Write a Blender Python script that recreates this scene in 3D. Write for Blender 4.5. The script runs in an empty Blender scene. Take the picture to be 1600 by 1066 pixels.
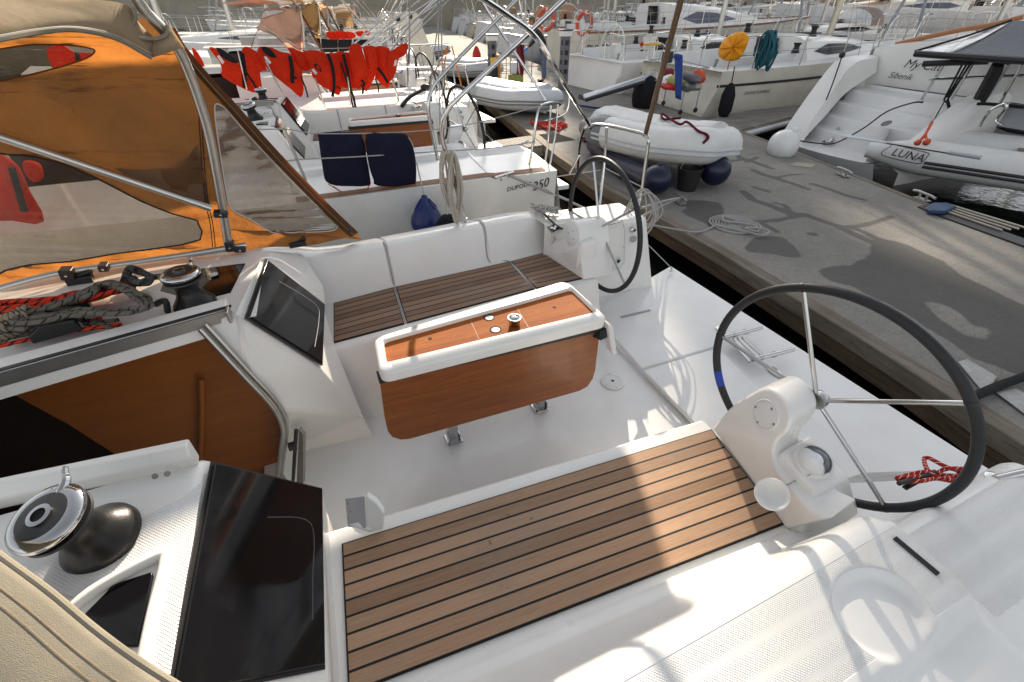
import bpy, bmesh, math, random
from mathutils import Vector, Matrix
import numpy as np
R_ = math.radians
random.seed(7)
scene = bpy.context.scene
col = scene.collection
# ------------------------------------------------------------------ camera
CAMZ = 1.92; FPX = 720.0; PITCH = 36.5; YAW = 66.2
_p, _h = R_(PITCH), R_(YAW)
FW = Vector((math.cos(_p)*math.cos(_h), math.cos(_p)*math.sin(_h), -math.sin(_p)))
RT = Vector((math.sin(_h), -math.cos(_h), 0)); UPV = RT.cross(FW)
cd = bpy.data.cameras.new('camera'); cam = bpy.data.objects.new('camera', cd); col.objects.link(cam)
cam.matrix_world = Matrix(((RT.x, UPV.x, -FW.x, 0), (RT.y, UPV.y, -FW.y, 0), (RT.z, UPV.z, -FW.z, CAMZ), (0, 0, 0, 1)))
cd.sensor_width = 36; cd.lens = FPX/1600*36; cd.clip_start = .02; cd.clip_end = 2000
scene.camera = cam
# ------------------------------------------------------------------ light
SUN_AZ, SUN_EL = 65.0, 25.0          # azimuth: counter-clockwise from +X, where the sun stands
w = bpy.data.worlds.new('World'); scene.world = w; w.use_nodes = True
nt = w.node_tree; nt.nodes.clear()
sky = nt.nodes.new('ShaderNodeTexSky'); sky.sky_type = 'NISHITA'; sky.sun_disc = False
sky.sun_elevation = R_(SUN_EL); sky.sun_rotation = R_(90-SUN_AZ)
sky.air_density = 1.0; sky.dust_density = 1.2; sky.ozone_density = 1.0
bg = nt.nodes.new('ShaderNodeBackground'); bg.inputs[1].default_value = .105
out = nt.nodes.new('ShaderNodeOutputWorld')
hs = nt.nodes.new('ShaderNodeHueSaturation'); hs.inputs['Saturation'].default_value = .22
nt.links.new(sky.outputs[0], hs.inputs['Color']); nt.links.new(hs.outputs[0], bg.inputs[0]); nt.links.new(bg.outputs[0], out.inputs[0])
sl = bpy.data.lights.new('sun', 'SUN'); sl.energy = 4.9; sl.angle = R_(.5); sl.color = (1, .86, .68)
so = bpy.data.objects.new('sun', sl); col.objects.link(so)
SD = Vector((math.cos(R_(SUN_EL))*math.cos(R_(SUN_AZ)), math.cos(R_(SUN_EL))*math.sin(R_(SUN_AZ)), math.sin(R_(SUN_EL))))
so.rotation_euler = SD.to_track_quat('Z', 'Y').to_euler(); so.location = (0, 0, 30)
vs = scene.view_settings; vs.view_transform = 'Standard'; vs.look = 'None'; vs.exposure = 1.22; vs.gamma = 1; vs.use_curve_mapping = False
scene.render.engine = 'CYCLES'
scene.cycles.max_bounces = 8; scene.cycles.transparent_max_bounces = 12
scene.cycles.caustics_reflective = False; scene.cycles.caustics_refractive = False
scene.cycles.use_denoising = True

# ------------------------------------------------------------------ helpers
def U(px, py, z=None, y=None, x=None):
    d = (px-800)*RT - (py-533)*UPV + FPX*FW
    if z is not None: t = (z-CAMZ)/d.z
    elif y is not None: t = y/d.y
    else: t = x/d.x
    return Vector((0, 0, CAMZ)) + d*t
def UPL(px, py, p0, n):
    d = (px-800)*RT - (py-533)*UPV + FPX*FW; o = Vector((0, 0, CAMZ)); n = Vector(n)
    return o + d*((Vector(p0)-o).dot(n)/d.dot(n))
def cat(pts, n=6, closed=False):
    """smooth curve through points"""
    P = [Vector(p) for p in pts]; N = len(P); o = []
    for i in range(N if closed else N-1):
        if closed: a, b, c, d = P[(i-1) % N], P[i], P[(i+1) % N], P[(i+2) % N]
        else: a, b, c, d = P[max(i-1, 0)], P[i], P[i+1], P[min(i+2, N-1)]
        for k in range(n):
            t = k/n
            o.append(.5*((2*b)+(c-a)*t+(2*a-5*b+4*c-d)*t*t+(3*b-3*c+d-a)*t**3))
    if not closed: o.append(P[-1])
    return o
def origin_of(o):
    v = Vector((0, 0, 0))
    while o is not None: v += o.location; o = o.parent
    return v
class MB:
    def __init__(s): s.v = []; s.f = []; s.uv = {}; s.mi = []; s.cur = 0
    def add(s, vs, fs, uvs=None):
        b = len(s.v); s.v += [Vector(q) for q in vs]
        for k, f in enumerate(fs):
            if uvs: s.uv[len(s.f)] = uvs[k]
            s.f.append([i+b for i in f]); s.mi.append(s.cur)
        return s
    def poly(s, pts, uv=None): return s.add(pts, [list(range(len(pts)))], [uv] if uv else None)
    def box(s, c, d, rot=None):
        c = Vector(c); h = [q/2 for q in d]; vs = []
        for z in (-1, 1):
            for y in (-1, 1):
                for x in (-1, 1):
                    q = Vector((x*h[0], y*h[1], z*h[2]))
                    if rot: q = rot @ q
                    vs.append(c+q)
        return s.add(vs, [[0, 2, 3, 1], [4, 5, 7, 6], [0, 1, 5, 4], [2, 6, 7, 3], [0, 4, 6, 2], [1, 3, 7, 5]])
    def prism(s, pts, vec):
        """closed outline swept along vec"""
        n = len(pts); vec = Vector(vec); P = [Vector(p) for p in pts]
        return s.add(P+[p+vec for p in P], [list(range(n))[::-1], list(range(n, 2*n))]+[[i, (i+1) % n, n+(i+1) % n, n+i] for i in range(n)])
    def slab(s, pts, t):
        """polygon given thickness along its normal (downwards side)"""
        P = [Vector(p) for p in pts]; n = Vector((0, 0, 0))
        for i in range(len(P)): n += (P[i]-P[0]).cross(P[(i+1) % len(P)]-P[0])
        n.normalize()
        if n.z < -1e-6: n = -n
        return s.prism(P, n*t)
    def tube(s, pts, r, seg=8, closed=False, cap=True):
        P = [Vector(p) for p in pts]; N = len(P)
        if N < 2: return s
        rr = r if hasattr(r, '__len__') else [r]*N
        T = []
        for i in range(N):
            if closed: t = P[(i+1) % N]-P[(i-1) % N]
            else: t = P[min(i+1, N-1)]-P[max(i-1, 0)]
            T.append(t.normalized() if t.length > 1e-9 else Vector((0, 0, 1)))
        a = Vector((0, 0, 1)) if abs(T[0].z) < .9 else Vector((1, 0, 0))
        n = (a-T[0]*a.dot(T[0])).normalized(); vs = []; L = 0; Ls = []
        for i in range(N):
            n = n-T[i]*n.dot(T[i])
            n = n.normalized() if n.length > 1e-9 else T[i].orthogonal().normalized()
            b = T[i].cross(n)
            if i: L += (P[i]-P[i-1]).length
            Ls.append(L)
            for k in range(seg):
                an = 2*math.pi*k/seg
                vs.append(P[i]+rr[i]*(math.cos(an)*n+math.sin(an)*b))
        fs = []; uvs = []
        M = N if closed else N-1
        for i in range(M):
            j = (i+1) % N; l1 = Ls[i]; l2 = Ls[j] if j else L+(P[0]-P[-1]).length
            for k in range(seg):
                fs.append([i*seg+k, i*seg+(k+1) % seg, j*seg+(k+1) % seg, j*seg+k])
                uvs.append([(l1, k/seg), (l1, (k+1)/seg), (l2, (k+1)/seg), (l2, k/seg)])
        if cap and not closed:
            fs.append(list(range(seg))[::-1]); uvs.append([(0, 0)]*seg)
            fs.append([(N-1)*seg+k for k in range(seg)]); uvs.append([(L, 0)]*seg)
        return s.add(vs, fs, uvs)
    def lathe(s, prof, c=(0, 0, 0), axis=(0, 0, 1), seg=24, ref=None):
        """prof: (radius, height along axis)"""
        ax = Vector(axis).normalized(); a = Vector(ref) if ref else (Vector((1, 0, 0)) if abs(ax.x) < .9 else Vector((0, 1, 0)))
        u = (a-ax*a.dot(ax)).normalized(); w_ = ax.cross(u); c = Vector(c); vs = []; fs = []
        for r, h in prof:
            for k in range(seg):
                an = 2*math.pi*k/seg; vs.append(c+ax*h+r*(math.cos(an)*u+math.sin(an)*w_))
        for i in range(len(prof)-1):
            for k in range(seg):
                fs.append([i*seg+k, i*seg+(k+1) % seg, (i+1)*seg+(k+1) % seg, (i+1)*seg+k])
        if prof[0][0] > 1e-6: fs.append(list(range(seg))[::-1])
        if prof[-1][0] > 1e-6: fs.append([(len(prof)-1)*seg+k for k in range(seg)])
        return s.add(vs, fs)
    def grid(s, rows, uv=True, closed=False):
        m, n = len(rows), len(rows[0]); vs = [p for r in rows for p in r]; fs = []; uvs = []
        for i in range(m-1):
            for j in range(n if closed else n-1):
                k = (j+1) % n
                fs.append([i*n+j, i*n+k, (i+1)*n+k, (i+1)*n+j])
                uvs.append([(i/(m-1), j/(n-1)), (i/(m-1), (j+1)/(n-1)), ((i+1)/(m-1), (j+1)/(n-1)), ((i+1)/(m-1), j/(n-1))])
        return s.add(vs, fs, uvs if uv else None)
    def ball(s, c, r, seg=16, sc=(1, 1, 1), rot=None):
        n = max(6, seg//2); c = Vector(c); vs = []; fs = []
        for i in range(n+1):
            th = math.pi*i/n
            for k in range(seg):
                ph = 2*math.pi*k/seg
                q = Vector((sc[0]*r*math.sin(th)*math.cos(ph), sc[1]*r*math.sin(th)*math.sin(ph), sc[2]*r*math.cos(th)))
                vs.append(c+((rot @ q) if rot else q))
        for i in range(n):
            for k in range(seg): fs.append([i*seg+k, (i+1)*seg+k, (i+1)*seg+(k+1) % seg, i*seg+(k+1) % seg])
        return s.add(vs, fs)
    def build(s, name, mat, parent=None, bevel=0, seg=3, smooth=40, subsurf=0, solid=0, weld=True, loc=None):
        me = bpy.data.meshes.new(name)
        o0 = origin_of(parent) if parent else Vector(loc or (0, 0, 0))
        me.from_pydata([tuple(q-o0) for q in s.v], [], s.f)
        mats = mat if isinstance(mat, (list, tuple)) else [mat]
        for m in mats: me.materials.append(m)
        if s.uv:
            ul = me.uv_layers.new(name='UVMap')
            for p in me.polygons:
                q = s.uv.get(p.index)
                if q:
                    for li, c in zip(p.loop_indices, q): ul.data[li].uv = c
        if any(s.mi): me.polygons.foreach_set('material_index', s.mi)
        bm = bmesh.new(); bm.from_mesh(me)
        if weld: bmesh.ops.remove_doubles(bm, verts=bm.verts, dist=1e-5)
        bmesh.ops.recalc_face_normals(bm, faces=bm.faces)
        bm.to_mesh(me); bm.free()
        if smooth: me.polygons.foreach_set('use_smooth', [True]*len(me.polygons)); me.set_sharp_from_angle(angle=R_(smooth))
        ob = bpy.data.objects.new(name, me); col.objects.link(ob)
        if parent: ob.parent = parent
        else: ob.location = o0
        if solid:
            q = ob.modifiers.new('solid', 'SOLIDIFY'); q.thickness = solid; q.offset = 0
        if subsurf:
            q = ob.modifiers.new('sub', 'SUBSURF'); q.levels = q.render_levels = subsurf
        if bevel:
            q = ob.modifiers.new('bevel', 'BEVEL'); q.width = bevel; q.segments = seg; q.limit_method = 'ANGLE'; q.angle_limit = R_(28); q.harden_normals = False
            me.polygons.foreach_set('use_smooth', [True]*len(me.polygons)); me.set_sharp_from_angle(angle=R_(180))
            q.harden_normals = True
        return ob
def thing(name, label, cat_, loc=(0, 0, 0), group=None, rz=0):
    o = bpy.data.objects.new(name, None); col.objects.link(o); o.location = loc; o.rotation_euler = (0, 0, rz); o.empty_display_size = .1
    o['label'] = label; o['category'] = cat_
    if group: o['group'] = group
    return o
def tag(o, label, cat_, group=None):
    o['label'] = label; o['category'] = cat_
    if group: o['group'] = group
    return o
def struct(o): o['kind'] = 'structure'; return o
def dup(root, loc, rz=None, label=None, group=None, scale=None):
    def cp(o, par):
        c = o.copy(); col.objects.link(c)
        if par: c.parent = par
        for ch in o.children: cp(ch, c)
        return c
    r = cp(root, None); r.location = loc
    if rz is not None: r.rotation_euler = (0, 0, rz)
    if scale: r.scale = (scale,)*3
    if label: r['label'] = label
    if group: r['group'] = group
    return r
def text(name, body, size, origin, xdir, ydir, mat, parent, shear=0, depth=.0006, font_scale_x=1):
    """lettering as mesh: origin = lower-left corner, xdir = reading direction"""
    cu = bpy.data.curves.new(name, 'FONT'); cu.body = body; cu.size = size; cu.extrude = depth; cu.shear = shear; cu.resolution_u = 3
    t = bpy.data.objects.new(name, cu); col.objects.link(t)
    bpy.context.view_layer.update()
    me = bpy.data.meshes.new_from_object(t.evaluated_get(bpy.context.evaluated_depsgraph_get()))
    bpy.data.objects.remove(t)
    X = Vector(xdir).normalized(); Z = X.cross(Vector(ydir)).normalized(); Y = Z.cross(X)
    M = Matrix(((X.x, Y.x, Z.x), (X.y, Y.y, Z.y), (X.z, Y.z, Z.z)))
    o0 = origin_of(parent) if parent else Vector((0, 0, 0))
    for q in me.vertices:
        c = Vector((q.co.x*font_scale_x, q.co.y, q.co.z)); q.co = Vector(origin)+M @ c-o0
    me.materials.clear(); me.materials.append(mat); me.name = name
    ob = bpy.data.objects.new(name, me); col.objects.link(ob)
    if parent: ob.parent = parent
    return ob

# ------------------------------------------------------------------ materials
MATS = {}
class NT:
    def __init__(s, name):
        s.m = bpy.data.materials.new(name); s.m.use_nodes = True; s.t = s.m.node_tree; s.t.nodes.clear()
        s.o = s.t.nodes.new('ShaderNodeOutputMaterial')
    def n(s, ty, **kw):
        q = s.t.nodes.new(ty)
        for k, v in kw.items():
            if k.startswith('i_'):
                key = k[2:]; key = int(key) if key.isdigit() else key.replace('_', ' ')
                if hasattr(v, 'is_linked') or isinstance(v, bpy.types.NodeSocket): s.t.links.new(v, q.inputs[key])
                else: q.inputs[key].default_value = v
            else: setattr(q, k, v)
        return q
    def l(s, a, b): s.t.links.new(a, b)
    def mix(s, f, a, b):
        q = s.n('ShaderNodeMix', data_type='RGBA')
        for k, v in ((0, f), (6, a), (7, b)):
            if isinstance(v, bpy.types.NodeSocket): s.l(v, q.inputs[k])
            else: q.inputs[k].default_value = v if k == 0 else (*v, 1)[:4]
        return q.outputs[2]
    def math(s, op, a, b=None, c=None, clamp=False):
        q = s.n('ShaderNodeMath', operation=op); q.use_clamp = clamp
        for k, v in ((0, a), (1, b), (2, c)):
            if v is None: continue
            if isinstance(v, bpy.types.NodeSocket): s.l(v, q.inputs[k])
            else: q.inputs[k].default_value = v
        return q.outputs[0]
    def ramp(s, f, *st):
        q = s.n('ShaderNodeValToRGB'); s.l(f, q.inputs[0]); e = q.color_ramp.elements
        while len(e) < len(st): e.new(.5)
        for k, (p, c) in enumerate(st):
            e[k].position = p; e[k].color = (c, c, c, 1) if not hasattr(c, '__len__') else (*c, 1)[:4]
        return q.outputs[0]
    def noise(s, sc, det=4, rough=.55, vec=None, dist=0):
        q = s.n('ShaderNodeTexNoise'); q.inputs['Scale'].default_value = sc; q.inputs['Detail'].default_value = det
        q.inputs['Roughness'].default_value = rough; q.inputs['Distortion'].default_value = dist
        s.l(vec or s.coord(), q.inputs['Vector']); return q.outputs[0]
    def coord(s, w_='Object'):
        return s.n('ShaderNodeTexCoord').outputs[w_]
    def bump(s, h, st=.2, d=.01):
        q = s.n('ShaderNodeBump'); q.inputs['Strength'].default_value = st; q.inputs['Distance'].default_value = d
        s.l(h, q.inputs['Height']); return q.outputs[0]
    def bsdf(s, colr, rough=.5, metal=0, spec=.5, normal=None, coat=0, trans=0, ior=1.45):
        q = s.n('ShaderNodeBsdfPrincipled')
        def st(k, v):
            if isinstance(v, bpy.types.NodeSocket): s.l(v, q.inputs[k])
            else: q.inputs[k].default_value = v
        st('Base Color', colr if isinstance(colr, bpy.types.NodeSocket) else (*colr, 1)[:4])
        st('Roughness', rough); st('Metallic', metal); st('Specular IOR Level', spec); st('Coat Weight', coat); st('IOR', ior)
        q.inputs['Coat Roughness'].default_value = .08
        st('Transmission Weight', trans)
        if normal: s.l(normal, q.inputs['Normal'])
        return q.outputs[0]
    def done(s, sh): s.l(sh, s.o.inputs[0]); MATS[s.m.name] = s.m; return s.m
def simple(name, c, rough=.5, metal=0, var=.06, vs_=9, bump=0, bs=120, spec=.5, coat=0, rvar=.08):
    k = NT(name); c = Vector(c)
    nz = k.noise(vs_, 5, .6)
    base = k.mix(nz, tuple(c*(1-var*1.6)), tuple(min(1, q) for q in c*(1+var*1.4)))
    rg = k.math('MULTIPLY_ADD', k.noise(vs_*2.3, 3), rvar*2, rough-rvar, clamp=True)
    nm = k.bump(k.noise(bs, 3), bump, .003) if bump else None
    return k.done(k.bsdf(base, rg, metal, spec, nm, coat))
def M(n): return MATS[n]
# gelcoat with faint wear and grime
def gel(name, c, rough=.3, grime=.12, nonskid=False, attr=False):
    k = NT(name); msk = None
    if attr:
        aq = k.n('ShaderNodeAttribute'); aq.attribute_name = 'nonskid'; msk = k.ramp(aq.outputs[2], (.45, 0), (.55, 1)); nonskid = True
    n1 = k.noise(2.2, 6, .65); n2 = k.noise(38, 5, .7); n3 = k.noise(9, 4, .6)
    d = Vector(c)*.80; d = (d.x, d.y*.985, d.z*.94)
    f = k.math('MULTIPLY', k.ramp(n1, (.42, 0), (.72, 1)), grime*3, clamp=True)
    base = k.mix(f, c, d)
    sp = k.ramp(n2, (.70, 0), (.76, 1))
    base = k.mix(k.math('MULTIPLY', sp, .22), base, (.42, .40, .36))
    rg = k.math('MULTIPLY_ADD', n3, .22, rough-.10, clamp=True)
    if nonskid:
        co = k.coord(); mp = k.n('ShaderNodeMapping'); mp.inputs['Rotation'].default_value = (0, 0, R_(45)); k.l(co, mp.inputs[0])
        vo = k.n('ShaderNodeTexVoronoi', feature='F1'); vo.inputs['Scale'].default_value = 185; vo.inputs['Randomness'].default_value = 0; k.l(mp.outputs[0], vo.inputs['Vector'])
        hgt = k.ramp(vo.outputs['Distance'], (.25, 1), (.5, 0))
        if msk: hgt = k.math('SUBTRACT', 1.0, k.math('MULTIPLY', k.math('SUBTRACT', 1.0, hgt), msk))
        base = k.mix(k.math('MULTIPLY', k.math('SUBTRACT', 1.0, hgt), .20), base, tuple(Vector(c)*.55))
        nm = k.bump(hgt, .7, .002); rg = k.math('ADD', rg, k.math('MULTIPLY', msk, .22) if msk else .22, clamp=True)
    else: nm = k.bump(k.math('ADD', n1, k.math('MULTIPLY', n3, .2)), .03, .02)
    return k.done(k.bsdf(base, rg, 0, .5, nm, 0 if nonskid else .35))
gel('gelcoat', (.80, .785, .75), .30)
gel('gelcoat_deck', (.76, .76, .75), .42, .16)
gel('nonskid', (.74, .74, .73), .5, .12, True)
gel('deck_mould', (.79, .785, .765), .30, .14, True, True)
gel('hull_white', (.74, .74, .72), .16, .2)
gel('hull_cream', (.66, .62, .53), .2, .25)
gel('hull_grey', (.60, .62, .64), .25, .2)
gel('far_white', (.78, .78, .78), .35, .25)
simple('black_hull', (.02, .02, .022), .25)
simple('steel', (.62, .61, .59), .12, 1, .05, 20, rvar=.05)
simple('chrome', (.48, .48, .48), .10, 1, .02, 20, rvar=.03)
simple('aluminium', (.55, .54, .51), .34, 1, .08, 14)
simple('grey_alloy', (.34, .33, .31), .42, .85, .1, 14)
simple('gold_mast', (.50, .46, .36), .35, .7, .1, 3)
simple('brown_pole', (.17, .10, .055), .35, .25, .3, 14)
simple('black_plastic', (.018, .018, .019), .42)
simple('winch_black', (.022, .021, .020), .30, .55, .2, 18, .12, 300)
simple('leather', (.016, .017, .019), .52, 0, .25, 30, .25, 260)
simple('blue_tape', (.01, .05, .35), .5)
simple('white_plastic', (.72, .72, .70), .38, 0, .05, 12)
simple('grey_plastic', (.34, .34, .35), .45)
simple('dark_void', (.012, .009, .007), .8)
simple('deep_brown', (.022, .010, .006), .7)
simple('navy_fabric', (.010, .011, .028), .85, 0, .3, 12, .5, 220, spec=.2)
simple('black_fabric', (.014, .014, .017), .85, 0, .25, 12, .4, 220, spec=.2)
simple('grey_cover', (.16, .165, .18), .75, 0, .15, 8, .3, 200, spec=.2)
simple('bag_navy', (.03, .035, .06), .75, 0, .15, 8, .3, 200, spec=.2)
simple('pvc_white', (.68, .68, .66), .45, 0, .08, 5, .1, 90)
simple('pvc_grey', (.40, .42, .45), .48, 0, .08, 5, .1, 90)
simple('pvc_pale', (.56, .58, .61), .46, 0, .08, 5, .1, 90)
simple('pvc_dark', (.17, .18, .19), .5, 0, .1, 6)
simple('fender_white', (.72, .72, .71), .35, 0, .08, 8)
simple('fender_blue', (.010, .025, .13), .35, 0, .2, 10)
simple('fender_navy', (.007, .009, .035), .34, 0, .3, 10)
simple('ladder_steel', (.62, .62, .60), .16, 1, .05, 20)
simple('galvanised', (.36, .36, .35), .5, .8, .25, 26)
simple('buoy_orange', (.60, .085, .03), .5, 0, .2, 9)
simple('yellow_cover', (.80, .32, .004), .6, 0, .18, 8, .3, 30)
simple('yellow_paint', (.75, .45, .02), .5)
simple('rust_orange', (.55, .20, .03), .6, 0, .3, 20)
simple('teal_rope', (.02, .12, .16), .8, 0, .35, 60, .4, 200)
simple('jeans', (.13, .16, .24), .85, 0, .25, 30, .4, 150, spec=.2)
simple('jumper', (.035, .045, .035), .9, 0, .25, 40, .4, 150, spec=.2)
simple('skin', (.42, .20, .13), .5, 0, .1, 20)
simple('hair', (.12, .095, .07), .8, 0, .3, 80)
simple('glove_blue', (.02, .23, .62), .5)
simple('shoe_black', (.015, .015, .016), .6)
simple('dark_red', (.16, .012, .018), .8, 0, .3, 20)
simple('red_plastic', (.50, .015, .012), .45)
simple('blue_cloth', (.012, .05, .26), .75, 0, .25, 14)
simple('blue_pad', (.012, .045, .11), .7, 0, .3, 20)
simple('lime_cloth', (.34, .36, .10), .7)
simple('paper_white', (.72, .73, .78), .7)
simple('window_dark', (.006, .006, .007), .07, 0, .2, 4, spec=.28)
simple('window_blue', (.06, .07, .11), .10, 0, .2, 4, coat=.5)
simple('compass_glass', (.10, .11, .125), .06, 0, .3, 30, coat=.5)
simple('ink', (.015, .014, .016), .5)
simple('ink_grey', (.10, .09, .11), .5)
simple('red_ink', (.42, .05, .06), .5)
simple('retro', (.62, .60, .58), .4)
simple('wood_step', (.28, .18, .10), .55, 0, .3, 14)
simple('mesh_panel', (.42, .44, .46), .5)
simple('caulk', (.012, .012, .012), .7)
simple('stone', (.36, .32, .25), .9, 0, .3, .6)
simple('soil', (.10, .085, .05), .95, 0, .4, .4)
def uvxy(k):
    sp = k.n('ShaderNodeSeparateXYZ'); k.l(k.coord('UV'), sp.inputs[0]); return sp.outputs[0], sp.outputs[1]
def vec(k, x, y, z=0.0):
    q = k.n('ShaderNodeCombineXYZ')
    for i, v in enumerate((x, y, z)):
        if isinstance(v, bpy.types.NodeSocket): k.l(v, q.inputs[i])
        else: q.inputs[i].default_value = v
    return q.outputs[0]
def teak(name, c1, c2, gap=.055):
    k = NT(name); u, v = uvxy(k)
    fl = k.math('FLOOR', v); fr = k.math('FRACT', v)
    dist = k.math('MINIMUM', fr, k.math('SUBTRACT', 1.0, fr))
    ca = k.math('LESS_THAN', dist, gap)
    wn = k.n('ShaderNodeTexWhiteNoise', noise_dimensions='1D'); k.l(fl, wn.inputs['W'])
    g = k.noise(1.0, 6, .7, vec(k, k.math('MULTIPLY', u, 3.0), k.math('MULTIPLY', v, 9.0), k.math('MULTIPLY', fl, 7.3)), .6)
    fine = k.noise(1.0, 3, .7, vec(k, k.math('MULTIPLY', u, 14.0), k.math('MULTIPLY', v, 34.0), fl))
    pores = k.noise(1.0, 3, .8, vec(k, k.math('MULTIPLY', u, 45.0), k.math('MULTIPLY', v, 60.0), fl))
    t = k.math('ADD', k.math('MULTIPLY', k.ramp(g, (.3, 0), (.7, 1)), .45), k.math('MULTIPLY', k.ramp(fine, (.3, 0), (.7, 1)), .5))
    t = k.math('ADD', t, k.math('MULTIPLY', k.math('SUBTRACT', wn.outputs[0], .5), .75), clamp=True)
    base = k.mix(t, c1, c2)
    base = k.mix(k.math('MULTIPLY', k.ramp(pores, (.62, 0), (.72, 1)), .5), base, tuple(Vector(c1)*.45))
    st = k.noise(2.1, 5, .7); base = k.mix(k.math('MULTIPLY', k.ramp(st, (.50, 0), (.70, 1)), .55), base, (.24, .185, .14))
    dot = k.noise(26, 4, .6); base = k.mix(k.math('MULTIPLY', k.math('MULTIPLY', k.ramp(dot, (.66, 0), (.72, 1)), k.ramp(st, (.5, 0), (.66, 1))), .7), base, (.05, .035, .025))
    base = k.mix(ca, base, (.010, .010, .010))
    h = k.math('SUBTRACT', fine, k.math('MULTIPLY', ca, 1.5))
    k.done(k.bsdf(base, .62, 0, .35, k.bump(h, .35, .0015)))
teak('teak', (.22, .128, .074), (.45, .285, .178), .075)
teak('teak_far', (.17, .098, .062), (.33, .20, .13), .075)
def varnish(name, c1, c2, c3, band=5.5, coat=.8, worn=0, rough=.3):
    k = NT(name); u, v = uvxy(k)
    fl = k.math('FLOOR', k.math('MULTIPLY', v, band))
    wn = k.n('ShaderNodeTexWhiteNoise', noise_dimensions='1D'); k.l(fl, wn.inputs['W'])
    g = k.noise(1.0, 6, .65, vec(k, k.math('MULTIPLY', u, 2.2), k.math('MULTIPLY', v, 26.0), fl), .8)
    g2 = k.noise(1.0, 4, .7, vec(k, k.math('MULTIPLY', u, 14.0), k.math('MULTIPLY', v, 110.0), fl))
    t = k.math('ADD', k.math('MULTIPLY', k.ramp(g, (.3, 0), (.72, 1)), .5), k.math('MULTIPLY', wn.outputs[0], .45))
    t = k.math('ADD', t, k.math('MULTIPLY', k.math('SUBTRACT', g2, .5), .25), clamp=True)
    base = k.ramp(t, (0, c1), (.55, c2), (1, c3))
    rg = rough
    if worn:
        wq = k.noise(11, 6, .75); wz = k.noise(70, 4, .7)
        f = k.math('MULTIPLY', k.ramp(wq, (.52, 0), (.66, 1)), k.ramp(wz, (.50, 0), (.62, 1)))
        base = k.mix(k.math('MULTIPLY', f, worn), base, (.50, .34, .22)); rg = k.math('ADD', k.math('MULTIPLY', f, .4), rough, clamp=True)
    k.done(k.bsdf(base, rg, 0, .5 if coat else .18, None, coat))
varnish('table_wood', (.17, .045, .009), (.29, .088, .018), (.42, .150, .036), 9, .22, 0, .25)
varnish('well_wood', (.20, .050, .008), (.33, .095, .016), (.42, .145, .03), 3, 0, .5, .72)
varnish('cabin_wood', (.20, .062, .012), (.30, .095, .018), (.36, .125, .026), 1.0, .3, 0, .4)
varnish('nb_wood', (.25, .10, .035), (.38, .16, .06), (.48, .22, .09), 2, .2, .3, .4)
varnish('trim_wood', (.16, .075, .035), (.28, .15, .085), (.34, .19, .11), 2, 0, 0, .6)
def cloth(name, c, tc, mixv=.55, weave=700, wr=.4, spec=.15, wave_s=3.0):
    """woven fabric that lets some light through"""
    k = NT(name); n1 = k.noise(wave_s, 5, .6); n2 = k.noise(weave, 2, .5); n3 = k.noise(wave_s*9, 4, .6)
    a = k.mix(k.ramp(n1, (.3, 0), (.75, 1)), tuple(Vector(c)*.86), tuple(min(1, q) for q in Vector(c)*1.08))
    a = k.mix(k.math('MULTIPLY', n3, .35), a, tuple(Vector(c)*.72))
    nm = k.bump(k.math('ADD', k.math('MULTIPLY', n1, 4.0*wr), k.math('MULTIPLY', n2, .1)), .6, .02)
    d = k.bsdf(a, .85, 0, spec, nm)
    n5 = k.noise(wave_s*.55, 4, .6, None, .8)
    tr = k.n('ShaderNodeBsdfTranslucent'); k.l(k.mix(k.ramp(n5, (.30, 0), (.70, 1)), tuple(Vector(tc)*.62), tuple(Vector(tc)*1.12)), tr.inputs[0]); k.l(nm, tr.inputs[1])
    mx = k.n('ShaderNodeMixShader'); mx.inputs[0].default_value = mixv; k.l(d, mx.inputs[1]); k.l(tr.outputs[0], mx.inputs[2])
    k.done(mx.outputs[0])
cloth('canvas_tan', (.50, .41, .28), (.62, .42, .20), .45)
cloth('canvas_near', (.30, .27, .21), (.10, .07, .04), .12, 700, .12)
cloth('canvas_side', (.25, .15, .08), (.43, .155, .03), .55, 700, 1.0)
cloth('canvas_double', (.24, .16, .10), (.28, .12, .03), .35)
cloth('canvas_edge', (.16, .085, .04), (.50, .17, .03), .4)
cloth('canvas_grey', (.42, .40, .38), (.75, .38, .20), .45)
cloth('canvas_pink', (.50, .36, .28), (.75, .40, .26), .45)
cloth('canvas_orange', (.40, .25, .12), (.45, .24, .07), .4)
cloth('jacket', (.80, .050, .014), (.85, .06, .012), .40, 300, 2.2, .2, 5)
cloth('sail_cover', (.40, .41, .43), (.2, .2, .2), .1)
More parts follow.
